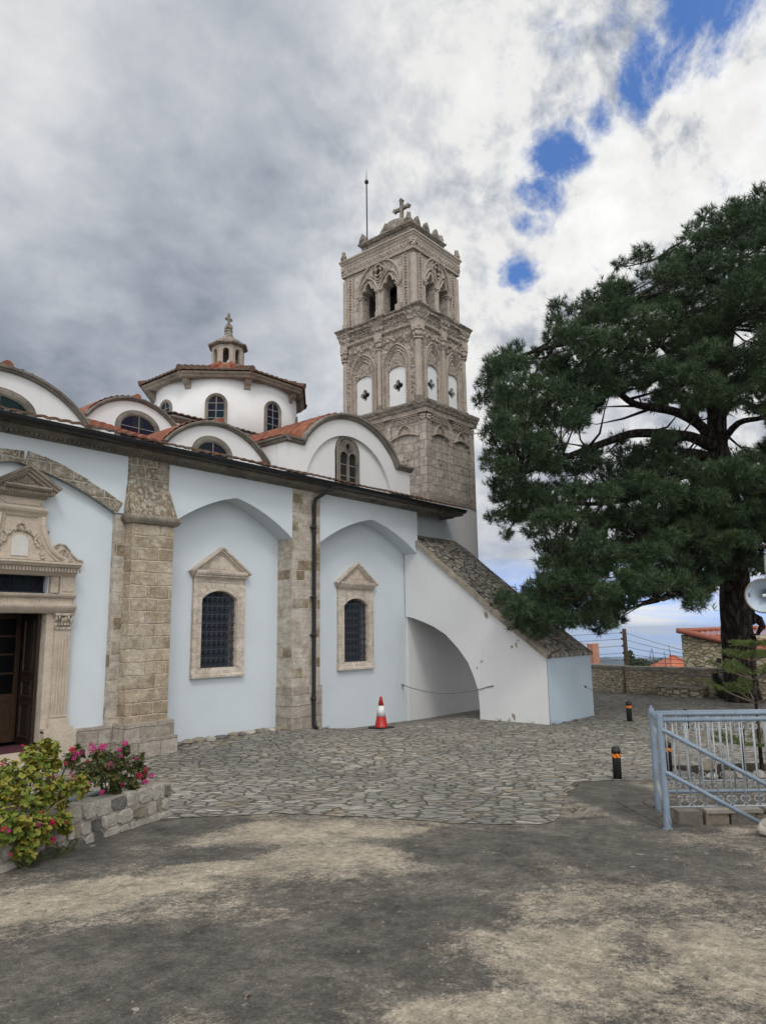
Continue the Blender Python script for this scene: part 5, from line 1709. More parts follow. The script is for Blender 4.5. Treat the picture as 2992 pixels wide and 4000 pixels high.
copy_thing(bol, (18.2, -5.24, gz(18.2, -5.24)), 'distant black bollard with red band standing alone near the white buttress corner', 1.3, 1.16)
copy_thing(bol, (11.12, -8.60, gz(11.12, -8.6)), 'black bollard half hidden right behind the corner posts of the blue railing', 2.2, 1.0)
copy_thing(bol, (17.5, -6.85, gz(17.5, -6.85)), 'black bollard whose top just shows over the blue railing', .4, 1.08)
copy_thing(bol, (14.6, -9.55, gz(14.6, -9.55)), 'black bollard seen through the bars of the railing', .4, 1.05)

# ---- stair railing
RO_ = Vector((6.88, -10.04, gz(6.88, -10.04)))
rail = thing('stair_railing', RO_, 'blue grey painted steel railing with scrollwork around the stairwell', 'railing')
UP = Vector((0, 0, 1))
def railpanel(org, length, top, bot, thick_bottom, parent, nb=.124, start=.11, diag=False, deep=True):
    """scrollwork panel from org along image right; returns list of parts"""
    L = lambda u, z, q=0: tuple(org + R0 * u + UP * z + F0 * q)
    mb = MB(); mb.tube([L(0, top), L(length, top)], .021, 12); mb.build('top_rail', MT['rail'], parent, smooth=True, local=True)
    mb = MB()
    if thick_bottom: mb.tube([L(0, bot), L(length, bot)], .019, 12)
    else: mb.tube([L(0, bot), L(length, bot)], .009, 6)
    mb.build('bottom_rail', MT['rail'] if thick_bottom else MT['rail_thin'], parent, smooth=True, local=True)
    k = 0
    u = start
    while u < length - .03:
        mb = MB(); mb.tube([L(u, bot), L(u, top)], .0075, 6)
        mb.build('baluster', MT['rail_thin'], parent, smooth=True, local=True)
        u += nb
    t = .0045
    for (z0, s_) in ((bot, 1), (top, -1)):
        mb = MB()
        u = start
        h = .105
        while u < length - nb:
            c = u + nb / 2
            U = []
            for i in range(13):
                a = pi * i / 12
                U.append((c - nb / 2 * .98 * cos(a), z0 + s_ * (h * .62 - h * .62 * sin(a) ** .8)))
            mb.tube([L(a_, z_) for (a_, z_) in U], t, 5, False)
            for e in (-1, 1):
                cx_, cz_ = c + e * (nb / 2 - .024), z0 + s_ * h * .62
                cr = [(cx_ + e * .022 * cos(a) * (1 - .25 * a / 5.2), cz_ + s_ * .027 * sin(a) * (1 - .2 * a / 5.2)) for a in [i * 5.0 / 11 for i in range(12)]]
                mb.tube([L(a_, z_) for (a_, z_) in cr], t, 5, False)
            u += nb
        mb.build('scrollwork', MT['rail_thin'], parent, local=True, uv=False)
Z = Vector((0, 0, 0))
HN = 1.0
P2 = Vector((7.94, -9.58, gz(7.94, -9.58))) - RO_
mb = MB(); mb.lathe([(.031, -.05), (.031, 1.0), (.029, 1.008)], n=16)
mb.build('post', MT['rail'], rail, smooth=False, local=True)
mb = MB(); mb.lathe([(.044, -.02), (.044, .008)], n=14); mb.box(-.02, .02, -.034, -.03, .05, .09)
mb.build('foot_plate', MT['rail'], rail, local=True)
mb = MB(); mb.lathe([(.031, -.05), (.031, 1.0), (.029, 1.008)], (P2.x, P2.y, P2.z), 16)
mb.build('post', MT['rail'], rail, local=True)
railpanel(Z, 3.8, .955, .19, False, rail)
railpanel(P2, 3.8, .955, .16, True, rail, start=.09)
for b_ in (Z, P2):
    e_ = b_ + R0 * 3.8
    mb = MB(); mb.lathe([(.031, gz(RO_.x + e_.x, RO_.y + e_.y) - RO_.z - .3 - 0), (.031, 1.0 + b_.z), (.029, 1.008 + b_.z)], (e_.x, e_.y, 0), 16); mb.build('post', MT['rail'], rail, local=True)
# short end panel
E_ = P2.normalized(); EL = P2.length
mb = MB(); mb.tube([(0, 0, .955), tuple(P2 + UP * .955)], .02, 10); mb.build('top_rail', MT['rail'], rail, smooth=True, local=True)
mb = MB(); mb2 = MB()
mb.tube([(0, 0, .19), tuple(P2 + UP * .19)], .009, 6)
for k in range(1, 9):
    p = P2 * (k / 9)
    mb.tube([tuple(p + UP * .19), tuple(p + UP * .30)], .0065, 5); mb2.tube([tuple(p + UP * .80), tuple(p + UP * .95)], .0065, 5)
    mb.tube([tuple(P2 * ((k - .5) / 9) + UP * .19), tuple(p + UP * .27), tuple(P2 * ((k + .5) / 9) + UP * .19)], .005, 5)
    mb2.tube([tuple(P2 * ((k - .5) / 9) + UP * .94), tuple(p + UP * .85), tuple(P2 * ((k + .5) / 9) + UP * .94)], .005, 5)
mb.build('scrollwork', MT['rail_thin'], rail, local=True, uv=False); mb2.build('scrollwork', MT['rail_thin'], rail, local=True, uv=False)
# two handrails that slope down to the right in front of the panel
for (z0, L_) in ((.875, 2.0), (.50, 1.0)):
    mb = MB()
    a = -F0 * .035
    mb.tube([tuple(a * .2 + UP * z0), tuple(a + R0 * .03 + UP * (z0 - .012)), tuple(a + R0 * L_ + UP * (z0 - .545 * L_))], .020, 12)
    mb.build('sloping_handrail', MT['rail'], rail, smooth=True, local=True)
# second railing standing behind
P3w = Vector((8.42, -9.40, 0)); P3w.z = gz(P3w.x, P3w.y)
rail2 = thing('back_railing', P3w, 'second blue grey railing standing parallel behind the stairwell railing', 'railing')
mb = MB(); mb.lathe([(.031, -.05), (.031, 1.0), (.029, 1.008)], n=16); mb.lathe([(.012, 1.0), (.016, 1.02), (.008, 1.035)], (.0, .0, 0), 8)
mb.build('post', MT['rail'], rail2, local=True)
railpanel(Z, 3.6, .955, .20, False, rail2, start=.15)
mb = MB(); mb.lathe([(.031, -.3), (.031, 1.0), (.029, 1.008)], tuple(R0 * 3.6), 16); mb.build('post', MT['rail'], rail2, local=True)

# ---- stairwell: low kerb wall with rough stones, concrete sides, steps going down to the right
sw = thing('stairwell', (7.2, -10.0, gz(7.2, -10.0)), 'sunken stairwell with low stone kerb and dark concrete sides below the railing', 'stairwell')
SWB = Vector((7.0, -10.13, 0))
def swp(u, q, z): return tuple(Vector((6.97, -10.13, z)) + R0 * u + F0 * q)
def swbox(mb, u0, u1, q0, q1, z0, z1):
    mb.add([swp(u0, q0, z0), swp(u1, q0, z0), swp(u1, q1, z0), swp(u0, q1, z0), swp(u0, q0, z1), swp(u1, q0, z1), swp(u1, q1, z1), swp(u0, q1, z1)],
           [(0, 3, 2, 1), (4, 5, 6, 7), (0, 1, 5, 4), (1, 2, 6, 5), (2, 3, 7, 6), (3, 0, 4, 7)])
zz = gz(7.2, -10.1)
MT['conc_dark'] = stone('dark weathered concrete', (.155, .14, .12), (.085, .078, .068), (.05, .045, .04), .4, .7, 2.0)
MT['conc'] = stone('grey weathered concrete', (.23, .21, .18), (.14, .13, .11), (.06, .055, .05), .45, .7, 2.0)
mb = MB(); swbox(mb, .05, .27, .16, .30, zz - .9, zz + .12); mb.build('kerb', MT['conc'], sw)
u = .30
rn = random.Random(11)
while u < 5.2:
    l = rn.uniform(.18, .30)
    mb = MB()
    mb.add([swp(a, q, z) for z in (zz - .6, zz + .10 + rn.uniform(-.02, .01)) for (a, q) in ((u, .16 + rn.uniform(-.02, .02)), (u + l - .02, .16 + rn.uniform(-.02, .02)), (u + l - .02, .3), (u, .3))],
           [(0, 3, 2, 1), (4, 5, 6, 7), (0, 1, 5, 4), (1, 2, 6, 5), (2, 3, 7, 6), (3, 0, 4, 7)])
    mb.build('kerb_stone', MT['planter_tan'] if rn.random() < .6 else MT['conc'], sw)
    u += l
mb = MB()
for k in range(9): swbox(mb, .30 + k * .56, .83 + k * .56, .14, .34, zz + .105, zz + .135 + .01 * (k % 2))
mb.build('cap_slab', MT['slab'], sw)
mb = MB()
swbox(mb, .15, 5.4, 1.20, 1.42, zz - 1.6, zz - .07)
def swg(mb, u0, u1, q0, q1, z0, lift):
    c = [(u0, q0), (u1, q0), (u1, q1), (u0, q1)]
    P_ = [swp(a, b, 0) for a, b in c]
    mb.add([(p[0], p[1], z0) for p in P_] + [(p[0], p[1], gz(p[0], p[1]) + lift) for p in P_], [(0, 3, 2, 1), (4, 5, 6, 7), (0, 1, 5, 4), (1, 2, 6, 5), (2, 3, 7, 6), (3, 0, 4, 7)])
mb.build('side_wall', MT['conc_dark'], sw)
mb = MB(); swg(mb, -.12, .14, .10, 1.50, zz - 1.6, .006)
mb.build('end_wall', concrete, sw)
mb = MB()
for k in range(9): swbox(mb, .14 + k * .3, .44 + k * .3, .30, 1.20, zz - 1.9, zz - .12 - k * .165)
swbox(mb, 2.8, 5.4, .30, 1.20, zz - 1.95, zz - 1.62)
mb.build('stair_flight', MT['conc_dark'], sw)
# pale stone block lying at the kerb
p, = [Vector((7.14, -10.86, gz(7.14, -10.86)))]
mb = MB(); mb.blob((.0, 0, .05), (.17, .12, .095), 3, 3, .22)
blk = mb.build('stone_block', MT['planter_pale'])
blk.location = p
tag(blk, 'pale broken stone block lying at the frame edge by the railing foot', 'stone block')

# ---- planter wall with its rubble facing
pl = thing('planter', (3.5, -6.2, gz(3.5, -6.2)), 'low planter wall of mixed pale and blue grey stones at the left', 'planter')
PA = Vector((1.6, -7.12, 0)); PB = Vector((4.60, -5.66, 0))
pd = (PB - PA).normalized(); pn = Vector((pd.y, -pd.x, 0))
PLen = (PB - PA).length
def pw(u, q, z):
    v = PA + pd * u - pn * q
    return (v.x, v.y, gz(PA.x + pd.x * u, PA.y + pd.y * u) * 1.0 + z)
def plbox(mb, u0, u1, q0, q1, z0, z1, jit=0, rn=random):
    j = lambda: rn.uniform(-jit, jit)
    mb.add([pw(u0 + j(), q0 + j(), z0 + j()), pw(u1 + j(), q0 + j(), z0 + j()), pw(u1 + j(), q1, z0), pw(u0 + j(), q1, z0), pw(u0 + j(), q0 + j(), z1 + j()), pw(u1 + j(), q0 + j(), z1 + j()), pw(u1 + j(), q1 + j(), z1 + j()), pw(u0 + j(), q1 + j(), z1 + j())],
           [(0, 3, 2, 1), (4, 5, 6, 7), (0, 1, 5, 4), (1, 2, 6, 5), (2, 3, 7, 6), (3, 0, 4, 7)])
mb = MB(); plbox(mb, 0, PLen - .02, .012, .20, -.15, .325); plbox(mb, PLen - .24, PLen - .02, .2, 1.0, -.15, .31); plbox(mb, -.22, 0, .012, 1.2, -.3, .325)
mb.build('core_wall', MT['planter_mortar'], pl)
rn = random.Random(21)
def facing(u0, u1, z0, z1, top, rn, fr_):
    j = lambda a: rn.uniform(-a, a)
    w_, h_ = u1 - u0, z1 - z0
    P_ = [(u0 + .2 * w_ + j(.01), z0 + j(.006)), (u1 - .2 * w_ + j(.01), z0 + j(.006)), (u1 + j(.004), z0 + .25 * h_ + j(.01)), (u1 + j(.006), z1 - .25 * h_ + j(.01)),
          (u1 - .18 * w_ + j(.012), z1 + j(.008)), (u0 + .22 * w_ + j(.012), z1 + j(.008)), (u0 + j(.006), z1 - .22 * h_ + j(.01)), (u0 + j(.004), z0 + .25 * h_ + j(.01))]
    cu, cz_ = (u0 + u1) / 2, (z0 + z1) / 2
    d = rn.uniform(.004, .030)
    rings = [[fr_(p[0], p[1], -.06 if not top else -.20) for p in P_], [fr_(p[0], p[1], d * .3) for p in P_], [fr_(cu + (p[0] - cu) * .91 + j(.006), cz_ + (p[1] - cz_) * .88 + j(.005), d + j(.006)) for p in P_]]
    vs = [p for r_ in rings for p in r_] + [fr_(cu, cz_, d + j(.008))]
    fs = [(k * 8 + i, k * 8 + (i + 1) % 8, (k + 1) * 8 + (i + 1) % 8, (k + 1) * 8 + i) for k in range(2) for i in range(8)] + [(16 + i, 16 + (i + 1) % 8, 24) for i in range(8)] + [tuple(range(8))]
    m_ = MB(); m_.add(vs, fs)
    return m_
for r, (z0, z1) in enumerate([(-.06, .06), (.072, .185), (.197, .325)]):
    u = rn.uniform(0, .1)
    while u < PLen - .04:
        u1 = min(u + rn.choice([.09, .12, .15, .19, .24]), PLen)
        if u1 - u > .06:
            mm = rn.choices(['planter_pale', 'planter_dark', 'planter_tan'], [.62, .22, .16])[0]
            facing(u + .007, u1 - .008, z0, z1 + (rn.uniform(-.01, .02) if r == 2 else 0), r == 2, rn, lambda a, z, d: pw(a, -d + .008, z)).build('facing_stone', MT[mm], pl)
        u = u1
for r, (z0, z1) in enumerate([(-.04, .075), (.085, .20), (.21, .315)]):   # end return
    q = .0
    while q < .95:
        l = rn.uniform(.12, .24)
        mb = MB()
        j = lambda: rn.uniform(-.01, .01)
        mb.add([pw(PLen - .05, q, z0), pw(PLen + j(), q + .007, z0 + j()), pw(PLen + j(), q + l - .007, z0 + j()), pw(PLen - .05, q + l, z0), pw(PLen - .05, q, z1), pw(PLen + j(), q + .007, z1 + j()), pw(PLen + j(), q + l - .007, z1 + j()), pw(PLen - .05, q + l, z1)],
               [(0, 3, 2, 1), (4, 5, 6, 7), (0, 1, 5, 4), (1, 2, 6, 5), (2, 3, 7, 6), (3, 0, 4, 7)])
        mb.build('facing_stone', MT[rn.choice(['planter_pale', 'planter_dark', 'planter_tan'])], pl)
        q += l
mb = MB(); plbox(mb, .0, PLen - .24, .20, 1.0, -.15, .25)
mb.build('soil', MT['soil'], pl)
mb = MB(); plbox(mb, 0, PLen - .02, 1.0, 1.2, -.15, .31)
mb.build('back_wall', MT['planter_mortar'], pl)
mb = MB(); mb.blob(pw(PLen - .34, .26, .37), (.13, .09, .05), 5, 2, .25)
ls = mb.build('loose_stone', MT['planter_pale'])
tag(ls, 'loose pale flat stone lying on the right end of the planter', 'stone')
mb = MB(); mb.tube([pw(1.0, .30, .29), pw(1.35, .25, .325), pw(1.75, .25, .335), pw(2.25, .30, .32), pw(2.7, .4, .30)], .032, 10)
pp = mb.build('plastic_pipe', MT['pipe'], smooth=True)
tag(pp, 'pale grey plastic pipe lying along the planter behind its stones', 'pipe')

# ---- rope chains on the buttress
def sag(a, b, s_, n=16):
    a, b = Vector(a), Vector(b)
    return [tuple(a.lerp(b, i / n) - UP * s_ * 4 * (i / n) * (1 - i / n)) for i in range(n + 1)]
mb = MB()
mb.tube(sag((16.19, .47, .70), (16.385, -2.22, .72), .20), .011, 6)
mb.tube([(16.19, .49, .70), (16.19, .40, .70)], .018, 6); mb.tube([(16.21, .45, .70), (16.21, .46, .56)], .008, 5)
mb.tube([(16.39, -2.2, .72), (16.38, -2.42, .76)], .014, 6)
rp = mb.build('rope', MT['rope'])
tag(rp, 'slack grey wire rope hung across the low arch of the white buttress', 'rope')
mb = MB()
mb.tube(sag((18.45, -3.99, .66), (18.2, -5.24, .42), .06), .007, 5)
mb.tube([(18.45, -3.98, .66), (18.45, -4.03, .66)], .03, 6); mb.tube([(18.38, -3.99, .70), (18.5, -3.99, .64)], .008, 5)
rp = mb.build('rope', MT['rope'])
tag(rp, 'thin rope running from the grey buttress end towards a bollard', 'rope')

# ---- boundary wall, bench
def gwall(name, pts, h, th, mat, cap, lab, cat):
    t = thing(name, (pts[0][0], pts[0][1], gz(*pts[0])), lab, cat)
    mb = MB()
    for (a, b) in zip(pts[:-1], pts[1:]):
        d = Vector((b[0] - a[0], b[1] - a[1], 0)); n_ = Vector((-d.y, d.x, 0)).normalized() * th / 2
        A, B = Vector((*a, 0)), Vector((*b, 0))
        mb.add([tuple(p + UP * z) for z in (-.8, h) for p in (A - n_, B - n_, B + n_, A + n_)], [(0, 3, 2, 1), (4, 5, 6, 7), (0, 1, 5, 4), (1, 2, 6, 5), (2, 3, 7, 6), (3, 0, 4, 7)])
    mb.build('wall', mat, t)
    mb = MB()
    rn = random.Random(5)
    for (a, b) in zip(pts[:-1], pts[1:]):
        A, B = Vector((*a, 0)), Vector((*b, 0))
        d = (B - A); L = d.length; d.normalize(); n_ = Vector((-d.y, d.x, 0)) * (th / 2 + .05)
        u = 0
        while u < L:
            l = min(rn.uniform(.5, .9), L - u)
            if l < .05: break
            p, q = A + d * (u + .01), A + d * (u + l - .01)
            z0, z1 = h + .002, h + .085 + rn.uniform(-.012, .012)
            mb.add([tuple(x + UP * z) for z in (z0, z1) for x in (p - n_, q - n_, q + n_, p + n_)], [(0, 3, 2, 1), (4, 5, 6, 7), (0, 1, 5, 4), (1, 2, 6, 5), (2, 3, 7, 6), (3, 0, 4, 7)])
            u += l
    mb.build('coping', MT['slab'], t)
    return t
bwall = gwall('boundary_wall', [(30.5, 3.2), (27.3, .05), (26.05, -2.1), (26.35, -3.4), (25.75, -5.4), (25.9, -8.5), (25.6, -14), (25.9, -26)], .74, .42, MT['rubble'], None, 'rubble stone boundary wall with flat coping behind the yard', 'wall')
bench = thing('stone_bench', (25.55, -3.9, -.13), 'low stone built bench with slab seat against the boundary wall', 'bench')
mb = MB()
bd = (Vector((25.6, -4.75, 0)) - Vector((25.85, -3.5, 0))).normalized(); bnn = Vector((bd.y, -bd.x, 0))
if bnn.x > 0: bnn = -bnn
def bp_(u, q, z): return tuple(Vector((25.95, -3.45, z)) + bd * u + bnn * q)
def bbox(mb, u0, u1, q0, q1, z0, z1): mb.add([bp_(u0, q0, z0), bp_(u1, q0, z0), bp_(u1, q1, z0), bp_(u0, q1, z0), bp_(u0, q0, z1), bp_(u1, q0, z1), bp_(u1, q1, z1), bp_(u0, q1, z1)], [(0, 3, 2, 1), (4, 5, 6, 7), (0, 1, 5, 4), (1, 2, 6, 5), (2, 3, 7, 6), (3, 0, 4, 7)])
bbox(mb, 0, 1.6, -.1, .42, -.5, .17); mb.build('base', MT['bench_stone'], bench)
mb = MB(); bbox(mb, -.03, .78, -.1, .47, .172, .225); bbox(mb, .80, 1.63, -.1, .47, .172, .22); mb.build('seat', MT['slab'], bench)
mb = MB(); mb.tube([(26.6, -.8, .70), (25.85, -2.1, .69), (26.1, -3.3, .68), (25.75, -4.2, .60), (25.52, -5.2, .56), (25.4, -6.2, .57)], .022, 6)
hs = mb.build('cable', MT['lead']); tag(hs, 'pale cable sagging along the front of the boundary wall', 'cable')

# ---- stone house behind the wall
hou = thing('stone_house', (34.5, -4.0, -2.0), 'rubble stone house with an orange red tiled roof behind the pine trunk', 'house')
HA = Vector((33.45, -1.78, 0)); hd = R0
FB = F0 + R0 * .95
def hp(u, q, z): return tuple(HA + hd * u + FB * q + UP * z)
mb = MB()
slope_ = .243
mb.add([hp(0, 0, -4), hp(7.2, 0, -4), hp(7.2, 0, 1.86 - slope_ * 7.2), hp(0, 0, 1.86), hp(.3, 8, -4), hp(7.2, 8, -4), hp(7.2, 8, 1.7), hp(.3, 8, 1.7)], [(0, 1, 2, 3), (4, 7, 6, 5), (0, 3, 7, 4), (1, 5, 6, 2), (3, 2, 6, 7), (0, 4, 5, 1)])
mb.build('wall', MT['rubble_house'], hou)
mb = MB()
nn = 90
rows = 16
for r in range(rows):
    t0, t1 = r / rows, (r + 1.12) / rows
    A, B = [], []
    for i in range(nn + 1):
        u = 7.4 * i / nn
        zf = 2.0 - slope_ * u
        zb_ = 2.10
        c = .045 * abs(sin(pi * u / .25))
        A.append(hp(u, -.12 + 8.3 * t0, zf + (zb_ - zf) * t0 + c + .045)); B.append(hp(u, -.12 + 8.3 * t1, zf + (zb_ - zf) * t1 + c))
    mb.add(A + B, [(i, i + 1, nn + 2 + i, nn + 1 + i) for i in range(nn)])
mb.build('roof', MT['tile_far'], hou)
mb = MB(); mb.tube([hp(-.1, -.12, 2.06), hp(7.4, -.12, 2.06 - slope_ * 7.5)], .12, 10); mb.tube([hp(0, -.1, 2.05), hp(.6, 8.2, 2.14)], .10, 8); mb.tube([hp(.4, 8.2, 2.12), hp(7.4, 8.2, 2.12)], .10, 8)
mb.build('ridge', MT['barge'], hou)
mb = MB(); mb.prism([[(1.5, .62), (1.72, .60), (1.70, .80), (1.52, .82)]], lambda u, v, q: hp(u, -.01 - q, v), -.1, .015); mb.build('vent_hole', MT['dark'], hou)
mb = MB(); mb.prism([[(1.0, -.4), (7.2, -.4), (7.2, .27), (2.2, .27)]], lambda u, v, q: hp(u, -.5 + q, v), 0, .4)
mb.build('ledge', MT['slab'], hou)

# ---- timber pole with wires
pole = thing('utility_pole', (37.9, 2.55, -4.0), 'leaning timber utility pole with five cables above the boundary wall', 'utility pole')
mb = MB(); mb.tube([(38.15, 2.64, -4), (37.98, 2.60, .2), (37.74, 2.52, 2.15)], [.14, .12, .105], 12); mb.build('post', MT['pole'], pole)
for k, (zl, zr) in enumerate([(1.95, 1.92), (1.62, 1.55), (1.25, 1.18), (.88, .82), (.52, .45)]):
    x = 37.77 + .045 * k
    mb = MB(); mb.lathe([(.03, -.05), (.06, -.03), (.05, 0), (.065, .03), (.03, .06)], (x - .12, 2.52 + .14, zl), 8); mb.build('insulator', MT['insul'], pole)
    mb = MB()
    mb.tube(sag((x - .12, 2.66, zl), (36.0 + k * .1, 12.0, zl - .15 - .05 * k), .10), .011, 4); mb.tube(sag((x, 2.40, zr), (33.6, -1.85, 1.15 - k * .14), .03), .011, 4)
    mb.build('cable', MT['wire'], pole)

# ---- salmon wall end with scaffold
pk = thing('building_site', (35.0, 3.1, -4.0), 'salmon painted wall end with rusty scaffold rails beside the white buttress', 'building')
mb = MB(); mb.add([(34.86, 3.05, -4), (35.12, 2.74, -4), (35.9, 3.4, -4), (35.6, 3.7, -4), (34.80, 3.02, 1.42), (35.0, 2.80, 1.45), (35.8, 3.4, 1.45), (35.6, 3.7, 1.42)], [(0, 3, 2, 1), (4, 5, 6, 7), (0, 1, 5, 4), (1, 2, 6, 5), (2, 3, 7, 6), (3, 0, 4, 7)])
mb.build('wall', MT['pink'], pk)
mb = MB()
SO = Vector((34.7, 3.25, 0)); 
for k in range(5):
    a = SO - R0 * (.30 * k)
    mb.tube([tuple(a + UP * (-3)), tuple(a + UP * (1.45 + .1 * (k % 2)))], .017, 5)
for z in (1.42, 1.22, .95, .5): mb.tube([tuple(SO + R0 * .1 + UP * z), tuple(SO - R0 * 2.0 + UP * (z + .02))], .013, 5)
mb.build('scaffold', MT['steel'], pk)

# ---- low red roof in the distance
rr = thing('low_house', (63, 8.5, -5), 'small distant house with an orange hipped roof beyond the wall', 'house')
c = Vector((62.6, 8.6, 0))
def rp_(u, q, z): return tuple(c + R0 * u * .42 + F0 * q * .5 + UP * z)
mb = MB(); mb.add([rp_(-2.4, -3, -6), rp_(2.8, -3, -6), rp_(2.8, 3, -6), rp_(-2.4, 3, -6), rp_(-2.4, -3, -1.05), rp_(2.8, -3, -1.05), rp_(2.8, 3, -1.05), rp_(-2.4, 3, -1.05)], [(0, 3, 2, 1), (4, 5, 6, 7), (0, 1, 5, 4), (1, 2, 6, 5), (2, 3, 7, 6), (3, 0, 4, 7)])
mb.build('wall', MT['plaster_white'], rr)
mb = MB(); mb.add([rp_(-2.8, -3.4, -1.06), rp_(3.2, -3.4, -1.06), rp_(3.2, 3.4, -1.06), rp_(-2.8, 3.4, -1.06), rp_(.0, 0, -.25), rp_(.9, 0, -.27)], [(0, 1, 5, 4), (1, 2, 5), (2, 3, 4, 5), (3, 0, 4), (3, 2, 1, 0)])
mb.build('roof', MT['tile_far'], rr)
mb = MB(); mb.tube([rp_(-2.8, -3.4, -1.02), rp_(0, 0, -.20), rp_(.9, 0, -.22), rp_(3.2, -3.4, -1.02)], .10, 6); mb.build('ridge', MT['barge'], rr)

# ---- horn loudspeaker and floodlight on a slim post at the right edge
spk = thing('loudspeaker', (9.80, -10.84, gz(9.8, -10.84)), 'grey horn loudspeaker on a post at the right edge', 'loudspeaker')
HC = Vector((9.46, -10.46, 2.555))
hdir = (Vector((0, -12.5, 2.2)) - HC).normalized()
hdir = (hdir + R0 * -.22 + UP * -.05).normalized()
ha = hdir.cross(UP).normalized(); hb = ha.cross(hdir)
def hrev(prof, name, mat, n=36):
    mb = MB()
    vs = []
    for (r, d) in prof:
        for q in range(n):
            a = 2 * pi * q / n
            vs.append(tuple(HC + ha * r * cos(a) + hb * r * sin(a) + hdir * d))
    mb.add(vs, [(i * n + q, i * n + (q + 1) % n, (i + 1) * n + (q + 1) % n, (i + 1) * n + q) for i in range(len(prof) - 1) for q in range(n)])
    return mb.build(name, mat, spk, smooth=True, uv=False, norm=False)
hrev([(.197, .0), (.165, -.035), (.12, -.075), (.085, -.12), (.062, -.18), (.05, -.26), (.0, -.27)], 'horn', MT['horn'])
hrev([(.05, -.28), (.07, -.19), (.095, -.125), (.13, -.08), (.175, -.04), (.205, -.004)], 'horn_back', MT['horn'])
hrev([(.192, .004), (.203, .008), (.209, 0), (.205, -.010), (.196, -.006), (.192, .004)], 'rim', MT['horn_rim'])
hrev([(.0, -.015), (.016, -.018), (.020, -.03), (.020, -.27)], 'throat', MT['white'], 16)
hrev([(.0, -.27), (.075, -.27), (.08, -.29), (.08, -.42), (.06, -.44), (.0, -.44)], 'driver', MT['horn_rim'], 20)
mb = MB()
lp = lambda u, v, d: tuple(HC + ha * u + hb * v + hdir * d)
sgn_ = -1 if (ha.dot(R0) > 0) else 1
for (dv, dd, mt_) in ((0, 0, 0),):
    u0_ = sgn_ * .168; u1_ = sgn_ * .150
    mb.add([lp(u0_, -.01, -.024), lp(u1_, -.01, -.044), lp(u1_, .040, -.042), lp(u0_, .040, -.022)], [(0, 1, 2, 3)])
mb.build('name_plate', MT['lamp_glass'], spk, local=False)
mb = MB()
for k in range(4):
    v = -.006 + k * .011
    mb.tube([lp(sgn_ * .165, v, -.022), lp(sgn_ * .156, v + .002, -.034)], .0014, 4); mb.tube([lp(sgn_ * .160, v, -.03), lp(sgn_ * .160, v + .006, -.03)], .0012, 4)
mb.build('lettering', MT['white'], spk)
gz_ = gz(9.8, -10.84)
mb = MB(); mb.tube([(9.80, -10.84, gz_ - .1), (9.80, -10.84, 3.15)], .03, 10); mb.tube([(9.80, -10.84, 2.5), tuple(HC - hdir * .36)], .018, 8)
mb.build('post', MT['rust'], spk)
fl = thing('floodlight', (9.80, -10.84, 2.95), 'small square floodlight clamped to the post above the horn loudspeaker', 'floodlight')
FC = Vector((9.50, -10.60, 2.93))
fd = (hdir + R0 * .35 + UP * -.1).normalized(); fa = fd.cross(UP).normalized(); fb_ = fa.cross(fd)
if fa.dot(R0) < 0: fa = -fa
def fbx(mb, a0, a1, b0, b1, d0, d1): mb.add([tuple(FC + fa * a + fb_ * b + fd * d) for d in (d0, d1) for (a, b) in ((a0, b0), (a1, b0), (a1, b1), (a0, b1))], [(0, 3, 2, 1), (4, 5, 6, 7), (0, 1, 5, 4), (1, 2, 6, 5), (2, 3, 7, 6), (3, 0, 4, 7)])
mb = MB(); fbx(mb, -.09, .13, -.10, .09, -.06, .0)
for (a0, a1, b0, b1) in ((-.095, -.083, -.11, .10), (.125, .137, -.11, .10), (-.095, .137, .09, .10), (-.095, .137, -.11, -.10)): fbx(mb, a0, a1, b0, b1, -.065, .012)
mb.build('casing', MT['lamp_body'], fl)
mb = MB(); fbx(mb, -.075, .115, -.09, .08, .001, .006); mb.build('glass', MT['lamp_glass'], fl)
mb = MB(); mb.tube([tuple(FC + fa * -.08 + fb_ * -.02), tuple(FC + fa * .02 + fb_ * -.20 - fd * .05), (9.80, -10.84, 2.75)], .012, 6); mb.build('bracket', MT['rust'], fl)
# ------------------------------------------------------------------ far hills and trees
def polar(az, el, R): return (R * cos(radians(az)), -12.5 + R * sin(radians(az)), 2.2 + R * math.tan(radians(el)))
def hill_at(az, R, pts, depth, base_el, seed):
    cx, cy, cz = polar(az, base_el, R)
    k = R * pi / 180
    P_ = prof([p[0] * k for p in pts], [p[1] * k for p in pts], 8, seed)
    return hill('hills', cx, cy, P_, depth, cz - 10)
hill_at(23.2, 3500, [(-4.0, 0), (-2.0, .12), (-1.35, .22), (-.75, .50), (0, .66), (.7, .52), (1.6, .38), (3.2, .5), (5.5, 0)], 700, -2.64, 3)
hill_at(18.2, 5200, [(-5, .0), (-2.5, .35), (-1.0, .52), (.2, .45), (.9, .22), (2.0, 0)], 900, -2.64, 4)
hill_at(20.5, 9000, [(-12, .0), (-7, .55), (-2.5, .56), (-.5, .54), (1.5, .60), (4, .52), (9, .62), (14, 0)], 1500, -2.66, 5)
mb = MB()
for (az, el, R, h) in [(22.42, -2.02, 3400, 9)]:
    x, y, z = polar(az, -2.14, R)
    t = thing('wind_turbine', (x, y, z), 'tiny white wind turbine on the flank of the distant hill', 'wind turbine')
    mb = MB(); mb.tube([(0, 0, 0), (0, 0, 10)], [.7, .4], 6); mb.build('tower', MT['white'], t, local=True)
    for k in range(3):
        a = radians(20 + 120 * k)
        mb = MB(); mb.tube([(0, -1, 10), (-sin(radians(22)) * 7 * cos(a), -1 + cos(radians(22)) * 7 * cos(a), 10 + 7 * sin(a))], [.45, .15], 5); mb.build('blade', MT['white'], t, local=True)

